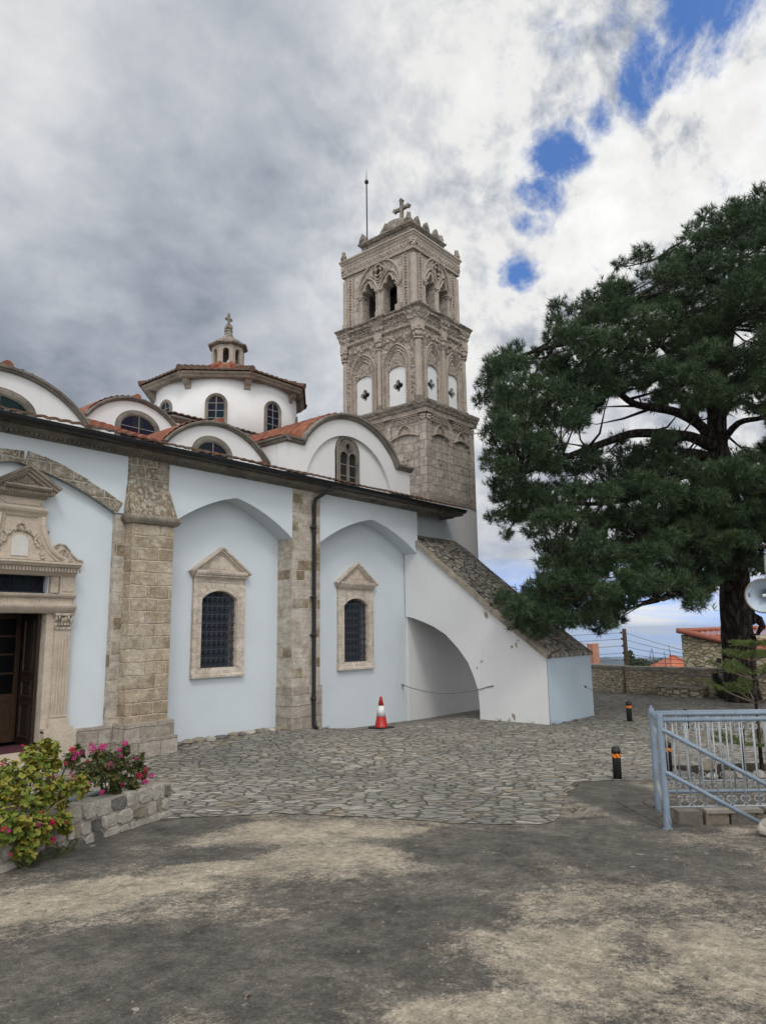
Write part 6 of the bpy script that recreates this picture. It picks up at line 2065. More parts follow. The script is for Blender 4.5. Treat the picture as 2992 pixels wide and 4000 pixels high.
def leaf_mesh(name, mat, parent, clumps, per, size, seed, squash=.8, world=True, aspect=.62, up=.3):
    """many small leaf quads scattered through ellipsoids (x, y, z, r)"""
    rn = random.Random(seed)
    vs, fs = [], []
    for (cx, cy, cz, r) in clumps:
        for _ in range(per):
            while True:
                d = Vector((rn.uniform(-1, 1), rn.uniform(-1, 1), rn.uniform(-1, 1)))
                if .25 < d.length < 1: break
            p = Vector((cx + d.x * r, cy + d.y * r, cz + d.z * r * squash))
            n = (d.normalized() + Vector((rn.uniform(-1, 1), rn.uniform(-1, 1), rn.uniform(-.4, 1) + up))).normalized()
            a = n.orthogonal().normalized()
            a.rotate(Matrix.Rotation(rn.uniform(0, 6.28), 3, n))
            b = n.cross(a)
            s_ = size * rn.uniform(.6, 1.25)
            i = len(vs)
            vs += [tuple(p - a * s_), tuple(p - b * s_ * aspect + n * s_ * .15), tuple(p + a * s_), tuple(p + b * s_ * aspect + n * s_ * .15)]
            fs.append((i, i + 1, i + 2, i + 3))
    mb = MB(); mb.v, mb.f = vs, fs
    return mb.build(name, mat, parent, uv=False, norm=False)
def far_tree(name, base, clumps, size, per, lab, cat, trunk_h, seed):
    t = thing(name, base, lab, cat)
    mb = MB()
    b = Vector(base)
    mb.tube([tuple(b), tuple(b + Vector((.05, 0, trunk_h)))], [.25, .08], 7); mb.build('trunk', MT['pole'], t)
    leaf_mesh('crown', MT['far_leaf'], t, clumps, per, size, seed)
    return t
far_tree('conifer_tree', (80.3, 18.9, -4.5), [(80.2, 18.9, -.55 - .42 * k, .30 + .16 * k) for k in range(6)], .16, 120, 'dark pointed tree beside the utility pole in the distance', 'tree', 3.9, 1)
far_tree('round_tree', (81.3, 17.9, -5), [(81.3, 17.8, -1.75, .75), (80.8, 18.3, -1.6, .6), (81.6, 17.3, -2.1, .6), (81.0, 18.0, -2.4, .9)], .16, 160, 'rounded dark green tree right of the utility pole in the distance', 'tree', 3, 2)
far_tree('bush', (72.0, 12.8, -4), [(72.0, 12.8, -1.1, .6), (71.6, 13.3, -1.3, .55), (72.4, 12.3, -1.25, .6), (71.2, 13.8, -1.6, .5), (71.9, 12.9, -1.8, .9)], .10, 130, 'sparse olive bush above the low distant roof', 'bush', 2, 3)
far_tree('round_tree', (74.0, 15.2, -5), [(74.0, 15.2, -1.9, .5), (73.6, 15.7, -2.0, .5), (74.4, 14.7, -1.85, .5)], .12, 120, 'low pale green tree left of the low distant roof', 'tree', 2.6, 4)
for i, (px, az, e0, e1, lean, lab) in enumerate([(0, 20.22, -2.5, -1.55, -.3, 'bare leaning sapling beyond the wall, next right of the utility pole'), (1, 19.82, -2.45, -1.5, .02, 'bare upright sapling beyond the wall, tallest of the thin stems'), (2, 18.62, -2.4, -1.25, .05, 'bare thin stem beyond the wall, nearest the stone house'), (3, 18.98, -2.4, -1.75, .04, 'short bare stem beyond the wall above the low orange roof')]):
    R = 45
    a = Vector(polar(az, e0, R)); b = Vector(polar(az, e1, R)) - R0 * lean
    t = thing('bare_sapling', tuple(a - UP * 2), lab, 'sapling', 'bare saplings beyond the wall')
    mb = MB(); mb.tube([tuple(a - UP * 2), tuple(a.lerp(b, .5) + R0 * .03), tuple(b)], [.035, .022, .010], 5); mb.build('stem', MT['twig'], t)

# ------------------------------------------------------------------ big pine
import numpy as np
CL = [(25.31,-8.18,5.31,0.91),(16.13,-2.59,8.47,0.36),(21.49,-7.39,11.82,0.32),(20.17,-4.26,2.84,0.30),(24.92,-11.46,13.34,0.85),(23.17,-7.48,6.05,0.46),(26.37,-12.37,11.21,0.55),(20.34,-4.84,7.05,0.40),(19.42,-6.01,10.63,0.35),(25.64,-9.74,3.74,0.54),(21.21,-5.56,7.43,0.46),(19.05,-3.57,4.96,0.44),(20.21,-5.80,10.31,0.41),(17.95,-3.39,5.73,0.29),(21.49,-8.09,9.36,0.35),(22.08,-6.89,3.81,0.40),(27.99,-12.51,6.72,0.60),(18.14,-3.49,10.00,0.45),(24.27,-8.75,8.60,0.83),(26.33,-11.94,10.39,0.82),(23.87,-9.48,6.07,0.61),(23.53,-6.49,4.90,0.35),(22.63,-6.33,4.18,0.40),(20.38,-5.33,3.76,0.39),(22.36,-6.76,5.85,0.42),(23.07,-8.10,6.13,0.39),(25.96,-10.35,6.64,0.70),(23.60,-9.55,12.30,0.76),(19.23,-4.02,3.00,0.33),(23.29,-9.27,14.14,0.66),(25.06,-11.29,9.36,0.57),(22.95,-8.45,7.45,0.45),(23.68,-8.79,10.61,0.75),(20.69,-6.03,9.29,0.33),(22.26,-8.96,11.40,0.33),(20.20,-4.59,4.62,0.27),(26.29,-11.03,12.41,0.67),(26.06,-8.58,7.42,0.62),(26.63,-11.90,7.80,0.74),(20.02,-6.42,9.57,0.30),(20.85,-4.34,4.02,0.36),(18.80,-6.27,12.47,0.40),(27.54,-10.59,4.55,0.93),(24.22,-10.43,13.49,0.87),(18.77,-3.23,6.78,0.28),(17.33,-2.28,7.33,0.43),(17.10,-3.78,8.89,0.42),(21.54,-8.19,13.20,0.34),(18.02,-2.31,6.17,0.31),(27.07,-11.85,8.86,0.84),(18.39,-4.83,10.31,0.29),(26.75,-11.01,6.50,0.70),(25.26,-10.31,10.01,0.55),(22.74,-6.32,3.18,0.35),(21.68,-7.48,14.05,0.35),(19.43,-4.76,11.48,0.33),(19.54,-4.22,8.71,0.45),(17.57,-3.10,5.99,0.38),(21.55,-7.32,11.33,0.32),(23.37,-9.23,9.25,0.52),(17.81,-2.03,3.10,0.31),(16.54,-2.74,9.45,0.30),(22.70,-6.07,11.76,0.33),(22.55,-8.26,14.37,0.30),(17.07,-2.98,9.11,0.39),(19.69,-5.07,10.08,0.35),(21.20,-4.56,5.11,0.43),(22.45,-8.41,9.04,0.39),(23.81,-10.13,11.47,0.54),(18.06,-4.00,11.44,0.32),(22.74,-8.67,15.16,0.41),(19.30,-4.30,9.38,0.34),(25.63,-10.90,5.26,0.77),(21.70,-7.00,9.30,0.42),(20.82,-6.49,12.33,0.34),(20.91,-5.80,12.11,0.45),(20.35,-6.82,13.07,0.30),(17.69,-2.69,5.41,0.30),(25.94,-11.12,11.06,0.84),(22.50,-7.44,4.33,0.38),(24.62,-9.39,8.21,0.66),(23.85,-7.82,4.94,0.34),(23.01,-10.67,13.77,0.69),(23.11,-9.27,3.72,0.70),(19.29,-3.24,6.43,0.35),(22.78,-7.71,5.45,0.44),(17.47,-4.91,10.36,0.28),(22.51,-7.80,3.88,0.36),(21.70,-6.36,9.58,0.33),(17.35,-3.25,7.32,0.29),(23.22,-9.43,5.13,0.82),(20.74,-4.71,3.72,0.45),(25.90,-9.99,5.26,0.88),(17.52,-4.73,9.52,0.37),(17.34,-2.41,4.85,0.27),(21.23,-5.20,5.26,0.35),(24.67,-10.72,7.21,0.69),(20.40,-3.72,6.34,0.33),(16.71,-3.34,8.28,0.42),(16.89,-3.25,9.98,0.26),(22.14,-6.91,10.19,0.47),(21.77,-6.67,8.85,0.33),(21.92,-8.09,14.61,0.39),(22.29,-9.78,14.32,0.78),(22.48,-5.56,3.42,0.48),(17.83,-3.95,8.69,0.33),(24.42,-8.84,14.16,0.30),(17.57,-4.34,8.91,0.39),(19.28,-6.10,4.48,0.37),(22.54,-8.55,11.58,0.41),(18.79,-2.86,8.84,0.36),(16.89,-2.57,8.19,0.33),(26.09,-12.62,10.00,0.86),(17.35,-3.80,2.62,0.32),(25.52,-10.04,8.18,0.75),(18.36,-4.31,8.79,0.28),(20.30,-3.99,3.38,0.30),(19.30,-3.70,2.42,0.27),(17.64,-2.34,8.97,0.28),(17.38,-3.19,4.85,0.31),(21.25,-7.51,13.02,0.31),(23.56,-5.43,4.79,0.36),(20.48,-5.36,3.15,0.31),(23.52,-8.48,3.71,0.53),(19.39,-4.75,9.59,0.41),(22.00,-7.99,13.92,0.32),(26.98,-12.73,8.85,0.72),(22.42,-7.99,9.20,0.38),(20.49,-5.97,6.48,0.36),(19.97,-3.30,5.93,0.30),(17.18,-2.20,5.37,0.37),(18.75,-5.40,10.26,0.28),(21.28,-6.08,3.83,0.36),(26.77,-11.95,12.40,0.80),(22.28,-7.47,9.33,0.39),(19.22,-4.43,3.78,0.27),(22.97,-6.19,4.91,0.43),(25.67,-11.60,5.36,0.57),(19.14,-7.53,12.80,0.40),(21.81,-8.30,12.02,0.38),(19.95,-5.04,5.94,0.38),(21.02,-7.43,14.19,0.32),(21.38,-6.69,6.20,0.29),(17.69,-2.46,6.66,0.39),(16.65,-4.50,9.86,0.37),(18.01,-2.60,3.25,0.30),(22.36,-5.26,3.67,0.43),(21.33,-5.06,7.07,0.46),(19.17,-3.20,5.49,0.43),(22.89,-8.17,10.06,0.33),(19.06,-5.82,9.44,0.40),(18.46,-5.90,11.44,0.37),(25.11,-10.49,12.75,0.81),(24.44,-9.38,11.26,0.72),(22.77,-8.45,6.31,0.30),(18.31,-2.26,2.71,0.36),(20.86,-7.15,11.51,0.39),(24.16,-9.73,10.25,0.75),(21.30,-7.63,5.20,0.33),(20.79,-4.91,5.57,0.29),(22.13,-5.82,2.86,0.34),(18.64,-5.40,10.70,0.30),(17.33,-3.56,4.42,0.34),(22.30,-7.59,12.61,0.38),(21.28,-4.21,5.72,0.42),(17.50,-3.21,2.44,0.33),(20.89,-8.02,9.66,0.37),(21.17,-5.48,9.84,0.44),(21.97,-7.71,13.02,0.37),(23.73,-7.93,4.50,0.31),(23.49,-10.53,10.46,0.73),(20.89,-3.29,5.52,0.40),(22.41,-7.85,6.86,0.39),(20.37,-5.62,5.80,0.35),(19.18,-3.26,2.41,0.31),(18.51,-3.64,2.97,0.38),(19.36,-4.55,5.22,0.37),(24.23,-9.91,8.75,0.65),(21.85,-6.46,10.26,0.44),(18.25,-4.94,11.39,0.34),(22.01,-8.58,12.63,0.35),(22.12,-7.37,9.87,0.34),(20.15,-3.89,4.46,0.38),(22.64,-5.16,4.16,0.32),(21.20,-6.70,12.04,0.34),(22.74,-8.95,10.98,0.45),(23.76,-6.79,5.19,0.33),(22.34,-5.32,5.41,0.37),(18.97,-3.84,8.54,0.31),(19.98,-2.31,4.28,0.35),(23.81,-8.85,15.15,0.35),(22.67,-6.99,4.21,0.31),(18.96,-3.88,3.44,0.41),(19.28,-5.43,11.39,0.40),(17.87,-3.04,3.00,0.41),(26.88,-13.09,9.58,0.65),(17.91,-4.00,10.84,0.35),(20.61,-4.42,3.16,0.41),(18.12,-1.77,6.06,0.40),(21.98,-8.74,12.17,0.36),(22.25,-6.32,5.82,0.42),(25.10,-10.99,8.21,0.83),(26.35,-13.00,10.84,0.58),(23.57,-8.36,11.01,0.33),(23.06,-8.18,6.98,0.27),(19.91,-4.28,6.96,0.42),(18.82,-2.98,5.06,0.39),(15.77,-2.92,8.76,0.28),(21.64,-7.49,6.08,0.31),(15.91,-3.95,9.05,0.28),(22.19,-5.59,6.25,0.41),(19.47,-5.35,12.77,0.29),(17.88,-2.96,8.15,0.39),(24.11,-7.86,5.43,0.29),(22.49,-7.31,6.80,0.34),(19.97,-7.25,10.39,0.44),(21.87,-6.91,10.70,0.37),(26.32,-11.74,6.87,0.75),(20.11,-6.50,10.16,0.29),(21.81,-6.07,5.11,0.40),(21.12,-6.10,5.42,0.39),(22.00,-8.87,13.54,0.30),(19.90,-6.62,12.61,0.41),(18.83,-5.81,10.45,0.33),(22.75,-8.71,9.51,0.30),(21.86,-5.76,7.85,0.36),(19.63,-3.61,4.51,0.40),(18.06,-3.25,7.15,0.30),(21.26,-5.41,13.14,0.32),(18.75,-3.48,4.30,0.34),(23.09,-8.82,13.03,0.31),(22.39,-10.10,6.67,0.56),(21.51,-7.38,10.24,0.36),(16.70,-2.43,6.78,0.36),(20.43,-6.36,11.57,0.37),(19.64,-6.53,10.73,0.32),(20.98,-7.20,12.79,0.32),(19.20,-5.95,11.19,0.40),(24.38,-7.43,6.80,0.41),(17.24,-4.16,7.04,0.29),(20.22,-3.76,2.25,0.30),(17.48,-2.44,7.88,0.44),(20.99,-6.47,6.60,0.38),(20.34,-3.09,4.07,0.41),(26.01,-12.04,13.14,0.56),(18.61,-2.99,3.61,0.41),(21.32,-6.67,12.81,0.40),(19.52,-3.53,6.89,0.31),(23.34,-7.97,7.46,0.41),(16.25,-3.42,7.09,0.32),(20.36,-4.99,3.24,0.33),(18.20,-3.74,8.11,0.39),(20.28,-5.23,4.59,0.34),(22.84,-8.32,13.70,0.30),(24.33,-6.78,3.89,0.31),(19.26,-2.38,5.68,0.43),(24.29,-8.26,11.77,0.45),(22.34,-6.95,6.51,0.33),(19.93,-6.37,12.19,0.29),(18.71,-5.31,11.77,0.37),(19.37,-4.85,6.37,0.27),(19.86,-2.83,3.80,0.35),(20.22,-4.06,10.42,0.41),(20.60,-4.86,6.61,0.33),(23.62,-6.03,3.81,0.32),(17.34,-3.12,6.60,0.26),(21.47,-5.09,6.55,0.33),(20.82,-5.28,9.39,0.34),(26.64,-12.81,7.66,0.61),(23.20,-5.77,6.35,0.34),(17.53,-4.22,9.48,0.29),(21.55,-5.13,4.33,0.30),(20.29,-4.66,7.74,0.35),(19.02,-4.94,8.96,0.42),(17.88,-2.60,2.23,0.39),(22.29,-6.91,12.74,0.32),(23.11,-7.47,5.07,0.34),(23.26,-7.83,11.52,0.34),(20.02,-3.38,6.53,0.29),(21.64,-7.83,14.18,0.43),(17.98,-1.77,6.50,0.28),(20.82,-6.78,11.37,0.43),(22.45,-6.68,5.25,0.43),(22.35,-8.98,11.91,0.30),(18.43,-2.96,6.63,0.33),(21.97,-8.50,14.45,0.32),(25.05,-8.33,9.46,0.48),(18.78,-3.23,3.30,0.33),(16.76,-2.33,7.71,0.33),(25.14,-7.73,3.91,0.33),(20.15,-4.91,9.46,0.45),(20.31,-5.31,10.43,0.41),(21.98,-7.20,8.81,0.36),(19.06,-4.22,7.14,0.38),(21.02,-7.73,10.67,0.31),(21.30,-4.63,4.21,0.35),(17.85,-3.54,7.54,0.43),(22.11,-6.11,3.29,0.41),(17.76,-4.67,10.98,0.27),(24.63,-9.56,4.48,0.66),(20.62,-4.12,2.43,0.32),(19.40,-4.58,5.83,0.44),(16.89,-2.84,9.88,0.36),(23.67,-9.71,13.46,0.70),(17.48,-4.53,10.15,0.39),(21.32,-3.28,5.12,0.35),(22.22,-5.21,3.18,0.28),(16.83,-3.96,7.66,0.27),(23.04,-8.24,5.70,0.42),(20.96,-10.18,12.02,0.79),(18.76,-5.27,3.50,0.45),(20.03,-7.12,11.43,0.44),(18.24,-7.85,8.19,0.44),(21.40,-9.01,9.05,0.49),(18.18,-8.10,11.18,0.47),(22.60,-11.60,11.20,0.82),(17.79,-7.51,8.48,0.42),(23.54,-12.77,9.01,0.76),(21.92,-10.18,9.67,0.99),(17.82,-5.10,10.69,0.46),(21.62,-9.81,8.00,0.95),(21.34,-9.07,4.62,0.74),(22.04,-11.95,9.56,0.79),(15.35,-3.84,6.71,0.37),(16.80,-6.88,9.79,0.34),(17.72,-7.16,10.18,0.39),(21.05,-8.40,6.85,0.42),(19.63,-7.17,12.23,0.45),(19.55,-9.72,10.60,0.82),(15.26,-3.64,7.81,0.37),(17.20,-5.88,9.59,0.37),(22.53,-8.77,5.96,0.91),(17.75,-6.30,9.58,0.40),(18.76,-5.99,4.33,0.39),(21.05,-10.76,8.28,0.81),(16.15,-3.68,5.85,0.40),(18.22,-6.68,5.56,0.49),(24.08,-10.10,5.67,0.76),(24.85,-12.46,8.26,0.95),(17.95,-5.77,11.25,0.48),(19.71,-9.28,9.07,0.48),(21.91,-7.35,4.55,0.51),(15.44,-4.04,8.91,0.37),(16.97,-5.50,8.79,0.45),(22.34,-10.71,4.49,0.71),(22.82,-10.91,12.29,1.01),(17.56,-4.05,9.39,0.42),(22.00,-12.44,6.18,0.84),(18.91,-7.50,10.07,0.37),(17.82,-6.64,11.17,0.46),(20.34,-7.62,10.39,0.54),(18.57,-7.62,5.33,0.38),(21.17,-6.54,3.49,0.45),(19.84,-8.79,11.61,0.48),(16.53,-5.18,7.92,0.40),(18.39,-5.54,9.40,0.41),(17.93,-6.86,8.67,0.48),(23.84,-11.12,6.46,0.80),(20.68,-9.45,12.98,0.45),(20.93,-8.37,12.88,0.49),(21.39,-11.70,8.25,0.86),(22.78,-10.94,10.58,1.01),(16.07,-4.21,7.84,0.47),(22.68,-11.39,5.24,0.72),(17.37,-4.30,3.82,0.45),(18.15,-9.40,12.03,0.43),(19.83,-6.48,4.20,0.43),(18.83,-7.93,12.27,0.47),(16.73,-5.68,5.50,0.38),(20.16,-8.51,9.19,0.51),(18.02,-7.91,8.99,0.35),(22.16,-8.29,5.13,0.52),(21.32,-8.89,12.91,0.43),(23.56,-7.72,5.81,0.57),(22.35,-9.84,6.97,0.73),(20.98,-8.92,10.46,0.40),(15.86,-4.77,8.12,0.44),(19.76,-6.74,5.81,0.50),(20.44,-9.14,10.79,0.50),(14.34,-4.91,7.82,0.40),(16.09,-4.81,4.94,0.43),(18.06,-5.14,4.15,0.40),(18.36,-8.68,10.55,0.42),(18.49,-5.98,5.15,0.46),(16.30,-5.61,9.34,0.45),(18.44,-6.11,8.72,0.43),(18.56,-8.47,12.12,0.36),(19.32,-7.07,9.75,0.47),(17.73,-3.68,3.20,0.43),(19.71,-7.20,4.40,0.36),(14.65,-4.22,8.01,0.36),(20.14,-5.85,4.93,0.49),(17.79,-5.95,10.55,0.44),(18.54,-6.70,9.96,0.38),(21.88,-10.99,7.21,0.83),(19.71,-7.97,8.12,0.44),(15.24,-3.96,2.75,0.40),(23.15,-9.49,4.00,0.94),(21.29,-7.59,5.30,0.42),(17.33,-4.00,4.30,0.48),(19.66,-8.81,8.39,0.49),(19.45,-4.70,5.24,0.48),(18.31,-4.62,6.68,0.44),(16.70,-5.11,3.17,0.47),(20.93,-8.64,11.51,0.46),(21.09,-7.96,9.02,0.47),(17.57,-5.64,8.43,0.37),(19.33,-7.84,10.61,0.39),(15.54,-5.38,9.47,0.41),(17.44,-7.30,11.02,0.38),(23.18,-10.15,11.56,0.88),(18.85,-4.08,5.37,0.41),(17.83,-4.73,2.61,0.38),(16.62,-4.26,5.48,0.48),(19.11,-6.51,8.32,0.41),(18.03,-6.41,9.09,0.37),(21.10,-7.78,6.77,0.53),(18.50,-6.02,5.95,0.46),(20.66,-8.21,10.81,0.52),(15.33,-4.54,6.69,0.43),(19.07,-6.39,7.20,0.47),(16.32,-4.98,5.53,0.37),(19.50,-7.07,8.24,0.41),(18.48,-5.51,4.04,0.47),(20.81,-7.93,6.06,0.38),(16.12,-4.04,2.66,0.40),(19.73,-6.12,3.70,0.50),(16.04,-5.23,7.29,0.38),(17.34,-4.62,8.77,0.45),(18.25,-8.91,12.38,0.36),(18.50,-5.49,5.91,0.42),(15.85,-3.23,9.06,0.38),(14.25,-4.37,6.94,0.43),(19.32,-9.63,11.29,0.37),(20.81,-8.51,6.14,0.40),(15.78,-4.38,4.90,0.43),(19.65,-9.05,7.63,0.48),(20.70,-8.19,4.57,0.51),(19.78,-8.32,11.80,0.43),(17.52,-2.76,5.54,0.52),(20.26,-7.80,9.44,0.46),(16.76,-4.65,2.89,0.44),(19.94,-7.60,6.12,0.47),(14.88,-3.90,6.10,0.39),(20.76,-8.38,8.14,0.40),(19.04,-9.05,9.28,0.36),(19.89,-6.44,5.34,0.48),(15.83,-5.54,4.27,0.41),(19.32,-6.91,4.76,0.37),(16.75,-4.16,6.47,0.45),(17.83,-5.10,3.01,0.45),(19.47,-6.13,6.65,0.49),(23.58,-4.54,10.88,0.52),(26.56,-4.46,3.64,0.65),(22.09,-4.69,6.57,0.50),(30.58,-12.50,8.55,1.28),(29.08,-10.25,10.45,1.26),(23.40,-1.31,2.96,0.69),(22.01,-1.09,6.95,0.51),(22.16,-2.04,4.96,0.59),(28.17,-9.85,4.58,0.94),(26.34,-8.57,15.12,0.67),(23.60,-3.10,5.89,0.56),(25.56,-3.93,3.95,0.56),(23.75,-5.90,11.37,0.60),(24.38,-7.27,5.79,0.59),(22.90,-7.18,9.40,0.53),(22.04,-3.80,6.96,0.60),(20.82,-1.54,10.57,0.64),(30.13,-11.71,10.14,0.97),(25.52,-7.90,10.71,0.47),(27.67,-8.03,4.73,1.05),(29.12,-10.43,6.15,1.07),(23.66,-6.38,5.91,0.51),(30.29,-10.58,15.92,1.17),(27.30,-7.59,7.38,0.57),(23.69,-3.09,11.35,0.58),(23.24,-4.96,6.86,0.47),(23.07,-2.23,3.53,0.68),(23.85,-4.89,12.33,0.51),(21.94,-3.16,9.62,0.46),(24.78,-9.11,12.07,0.86),(23.23,-5.49,12.98,0.65),(29.08,-9.42,7.22,1.21),(29.65,-11.86,6.80,0.99),(25.55,-5.18,5.03,0.57),(20.53,-3.45,11.37,0.60),(26.11,-7.99,8.35,0.56),(23.01,-8.28,14.41,0.58),(23.40,-2.62,4.23,0.61),(25.90,-6.72,15.02,0.54),(19.77,-1.45,8.51,0.57),(20.81,-3.42,10.14,0.51),(25.55,-6.47,5.43,0.54),(26.52,-9.54,10.78,1.19),(21.19,-1.13,9.94,0.70),(21.00,-1.26,2.71,0.64),(29.12,-12.49,11.27,1.17),(25.73,-4.99,6.56,0.59),(25.31,-6.14,14.08,0.52),(22.53,-4.08,13.33,0.63),(21.57,-1.76,5.94,0.62),(26.57,-10.86,12.13,0.85),(22.04,-4.52,11.57,0.61),(24.55,-6.75,10.89,0.56),(23.94,-4.75,9.86,0.64),(29.86,-11.34,8.26,1.15),(20.21,-0.80,10.02,0.49),(25.01,-6.92,12.80,0.62),(24.66,-3.57,4.69,0.48),(24.32,-3.58,5.73,0.59),(26.00,-5.10,4.22,0.57),(23.98,-4.26,13.56,0.70),(25.59,-7.99,14.29,0.57),(20.43,-2.75,9.64,0.47),(24.58,-7.83,5.12,0.61),(29.02,-10.00,8.64,0.96),(25.01,-10.03,14.65,1.15),(27.76,-8.07,12.10,0.67),(21.50,-1.75,8.59,0.48),(23.36,-3.49,3.61,0.49),(26.37,-3.98,5.19,0.71),(21.21,-0.42,6.04,0.62),(26.67,-8.43,14.00,0.61),(27.04,-9.09,9.45,1.10),(22.83,-2.64,5.46,0.57),(29.09,-11.27,11.28,1.00),(25.08,-8.13,12.96,0.65),(21.75,-3.62,11.50,0.51),(23.36,-9.02,14.87,0.54),(20.19,-1.03,6.79,0.63),(26.82,-7.71,12.64,0.59),(23.61,-3.14,4.94,0.64),(22.18,-4.81,7.38,0.60),(21.70,-2.18,4.13,0.56),(23.56,-5.45,13.98,0.56),(21.90,-3.30,2.82,0.63),(24.04,-5.58,10.18,0.67),(22.55,-2.32,6.81,0.58),(26.14,-7.82,9.12,0.54),(21.92,-3.61,12.54,0.61),(23.67,-6.75,11.62,0.65),(24.99,-5.74,7.85,0.54),(26.02,-7.21,10.51,0.68),(24.60,-4.96,8.00,0.49),(25.90,-7.16,6.74,0.60),(24.05,-4.44,6.09,0.66),(25.10,-7.68,7.72,0.48),(24.72,-6.08,10.71,0.53),(24.69,-6.52,7.17,0.53),(23.26,-1.90,7.82,0.57),(23.67,-5.33,10.84,0.61),(30.83,-12.88,10.22,1.00),(23.15,-6.29,13.77,0.62),(20.05,-1.59,7.70,0.60),(23.28,-6.17,12.00,0.65),(26.05,-8.73,6.01,1.13),(28.55,-11.73,13.68,1.18),(22.35,-5.63,5.45,0.43),(26.50,-7.47,6.15,0.56),(19.12,-1.48,10.35,0.56),(24.18,-7.50,13.06,0.57),(21.05,-2.05,9.28,0.51),(22.78,-3.77,10.20,0.48),(25.30,-7.28,15.25,0.67),(24.82,-6.59,15.53,0.55),(25.75,-5.94,4.71,0.65),(25.79,-8.17,10.11,0.49),(23.42,-1.94,9.53,0.61),(21.93,-3.11,7.91,0.53),(25.23,-6.81,4.57,0.57),(21.93,-1.94,11.14,0.57),(24.15,-7.96,10.95,0.50),(25.82,-7.14,9.69,0.55),(22.71,-4.00,7.87,0.53),(21.68,-1.45,3.42,0.46),(26.28,-7.58,4.41,0.58),(25.81,-5.51,10.04,0.58),(27.31,-9.89,13.64,1.26),(24.65,-4.39,8.63,0.50),(21.21,-1.79,7.76,0.52),(25.59,-5.55,7.19,0.62),(20.32,-8.91,6.38,0.37),(20.13,-10.05,4.67,0.60),(19.69,-6.86,5.46,0.44),(22.92,-12.06,5.10,0.51),(20.66,-9.20,5.14,0.69),(21.10,-8.48,4.26,0.44),(22.78,-10.93,6.25,0.82),(18.91,-7.29,4.41,0.37),(15.98,-3.82,2.97,0.40),(17.64,-5.96,3.55,0.40),(18.42,-6.68,3.35,0.37),(20.87,-10.64,3.68,0.58),(21.78,-9.32,4.13,0.82),(16.94,-4.78,3.50,0.44),(19.09,-8.37,5.82,0.40),(19.41,-7.28,4.01,0.38),(18.70,-7.72,6.04,0.35),(18.16,-5.36,2.82,0.32),(18.28,-3.86,3.19,0.37),(16.15,-4.64,2.41,0.39),(22.34,-11.78,5.98,0.68),(19.17,-7.84,5.01,0.44),(20.70,-9.57,6.27,0.62),(22.97,-11.13,4.51,0.72),(22.66,-12.46,6.25,0.77),(19.41,-6.85,6.34,0.40),(20.52,-7.94,3.85,0.35),(17.28,-4.22,3.89,0.36),(19.44,-7.10,3.27,0.34),(20.27,-8.05,4.83,0.37),(17.46,-5.31,3.97,0.40),(21.38,-11.03,5.15,0.69),(19.74,-7.53,3.84,0.33),(17.38,-5.01,3.64,0.32),(18.68,-6.95,2.90,0.42),(19.61,-7.97,5.67,0.35),(19.71,-7.24,5.07,0.36),(20.84,-8.34,5.62,0.32),(20.33,-8.84,4.94,0.41),(17.13,-6.12,3.10,0.33),(18.24,-6.63,4.43,0.43),(19.90,-7.33,5.57,0.35),(15.90,-4.29,2.52,0.32),(17.62,-6.04,4.08,0.36),(20.03,-8.50,4.63,0.32),(19.01,-6.85,4.63,0.45),(19.08,-7.85,4.39,0.31),(16.22,-5.26,2.91,0.40),(15.54,-3.57,2.60,0.30),(16.15,-5.76,3.06,0.34),(18.82,-6.61,3.90,0.43),(18.49,-8.87,5.89,0.31),(16.74,-5.91,3.42,0.35),(17.73,-6.41,4.02,0.42),(20.38,-8.36,3.77,0.37),(22.09,-10.27,6.10,0.82),(15.76,-3.16,2.95,0.31),(16.13,-4.19,3.83,0.30),(15.89,-3.71,2.36,0.35),(16.22,-3.97,3.38,0.32),(17.03,-5.37,2.33,0.29),(15.86,-4.62,3.41,0.37),(18.95,-8.05,6.09,0.36),(16.59,-6.72,3.25,0.38),(19.81,-8.87,5.68,0.41),(16.08,-3.94,2.11,0.28),(19.21,-8.16,4.27,0.32),(16.42,-4.37,2.89,0.33),(16.65,-4.96,4.03,0.33),(21.32,-8.84,3.44,0.52),(19.68,-6.72,3.71,0.38),(19.61,-8.20,5.22,0.31),(20.54,-8.33,5.12,0.45),(19.46,-8.29,6.45,0.37),(17.01,-5.02,2.57,0.39)]
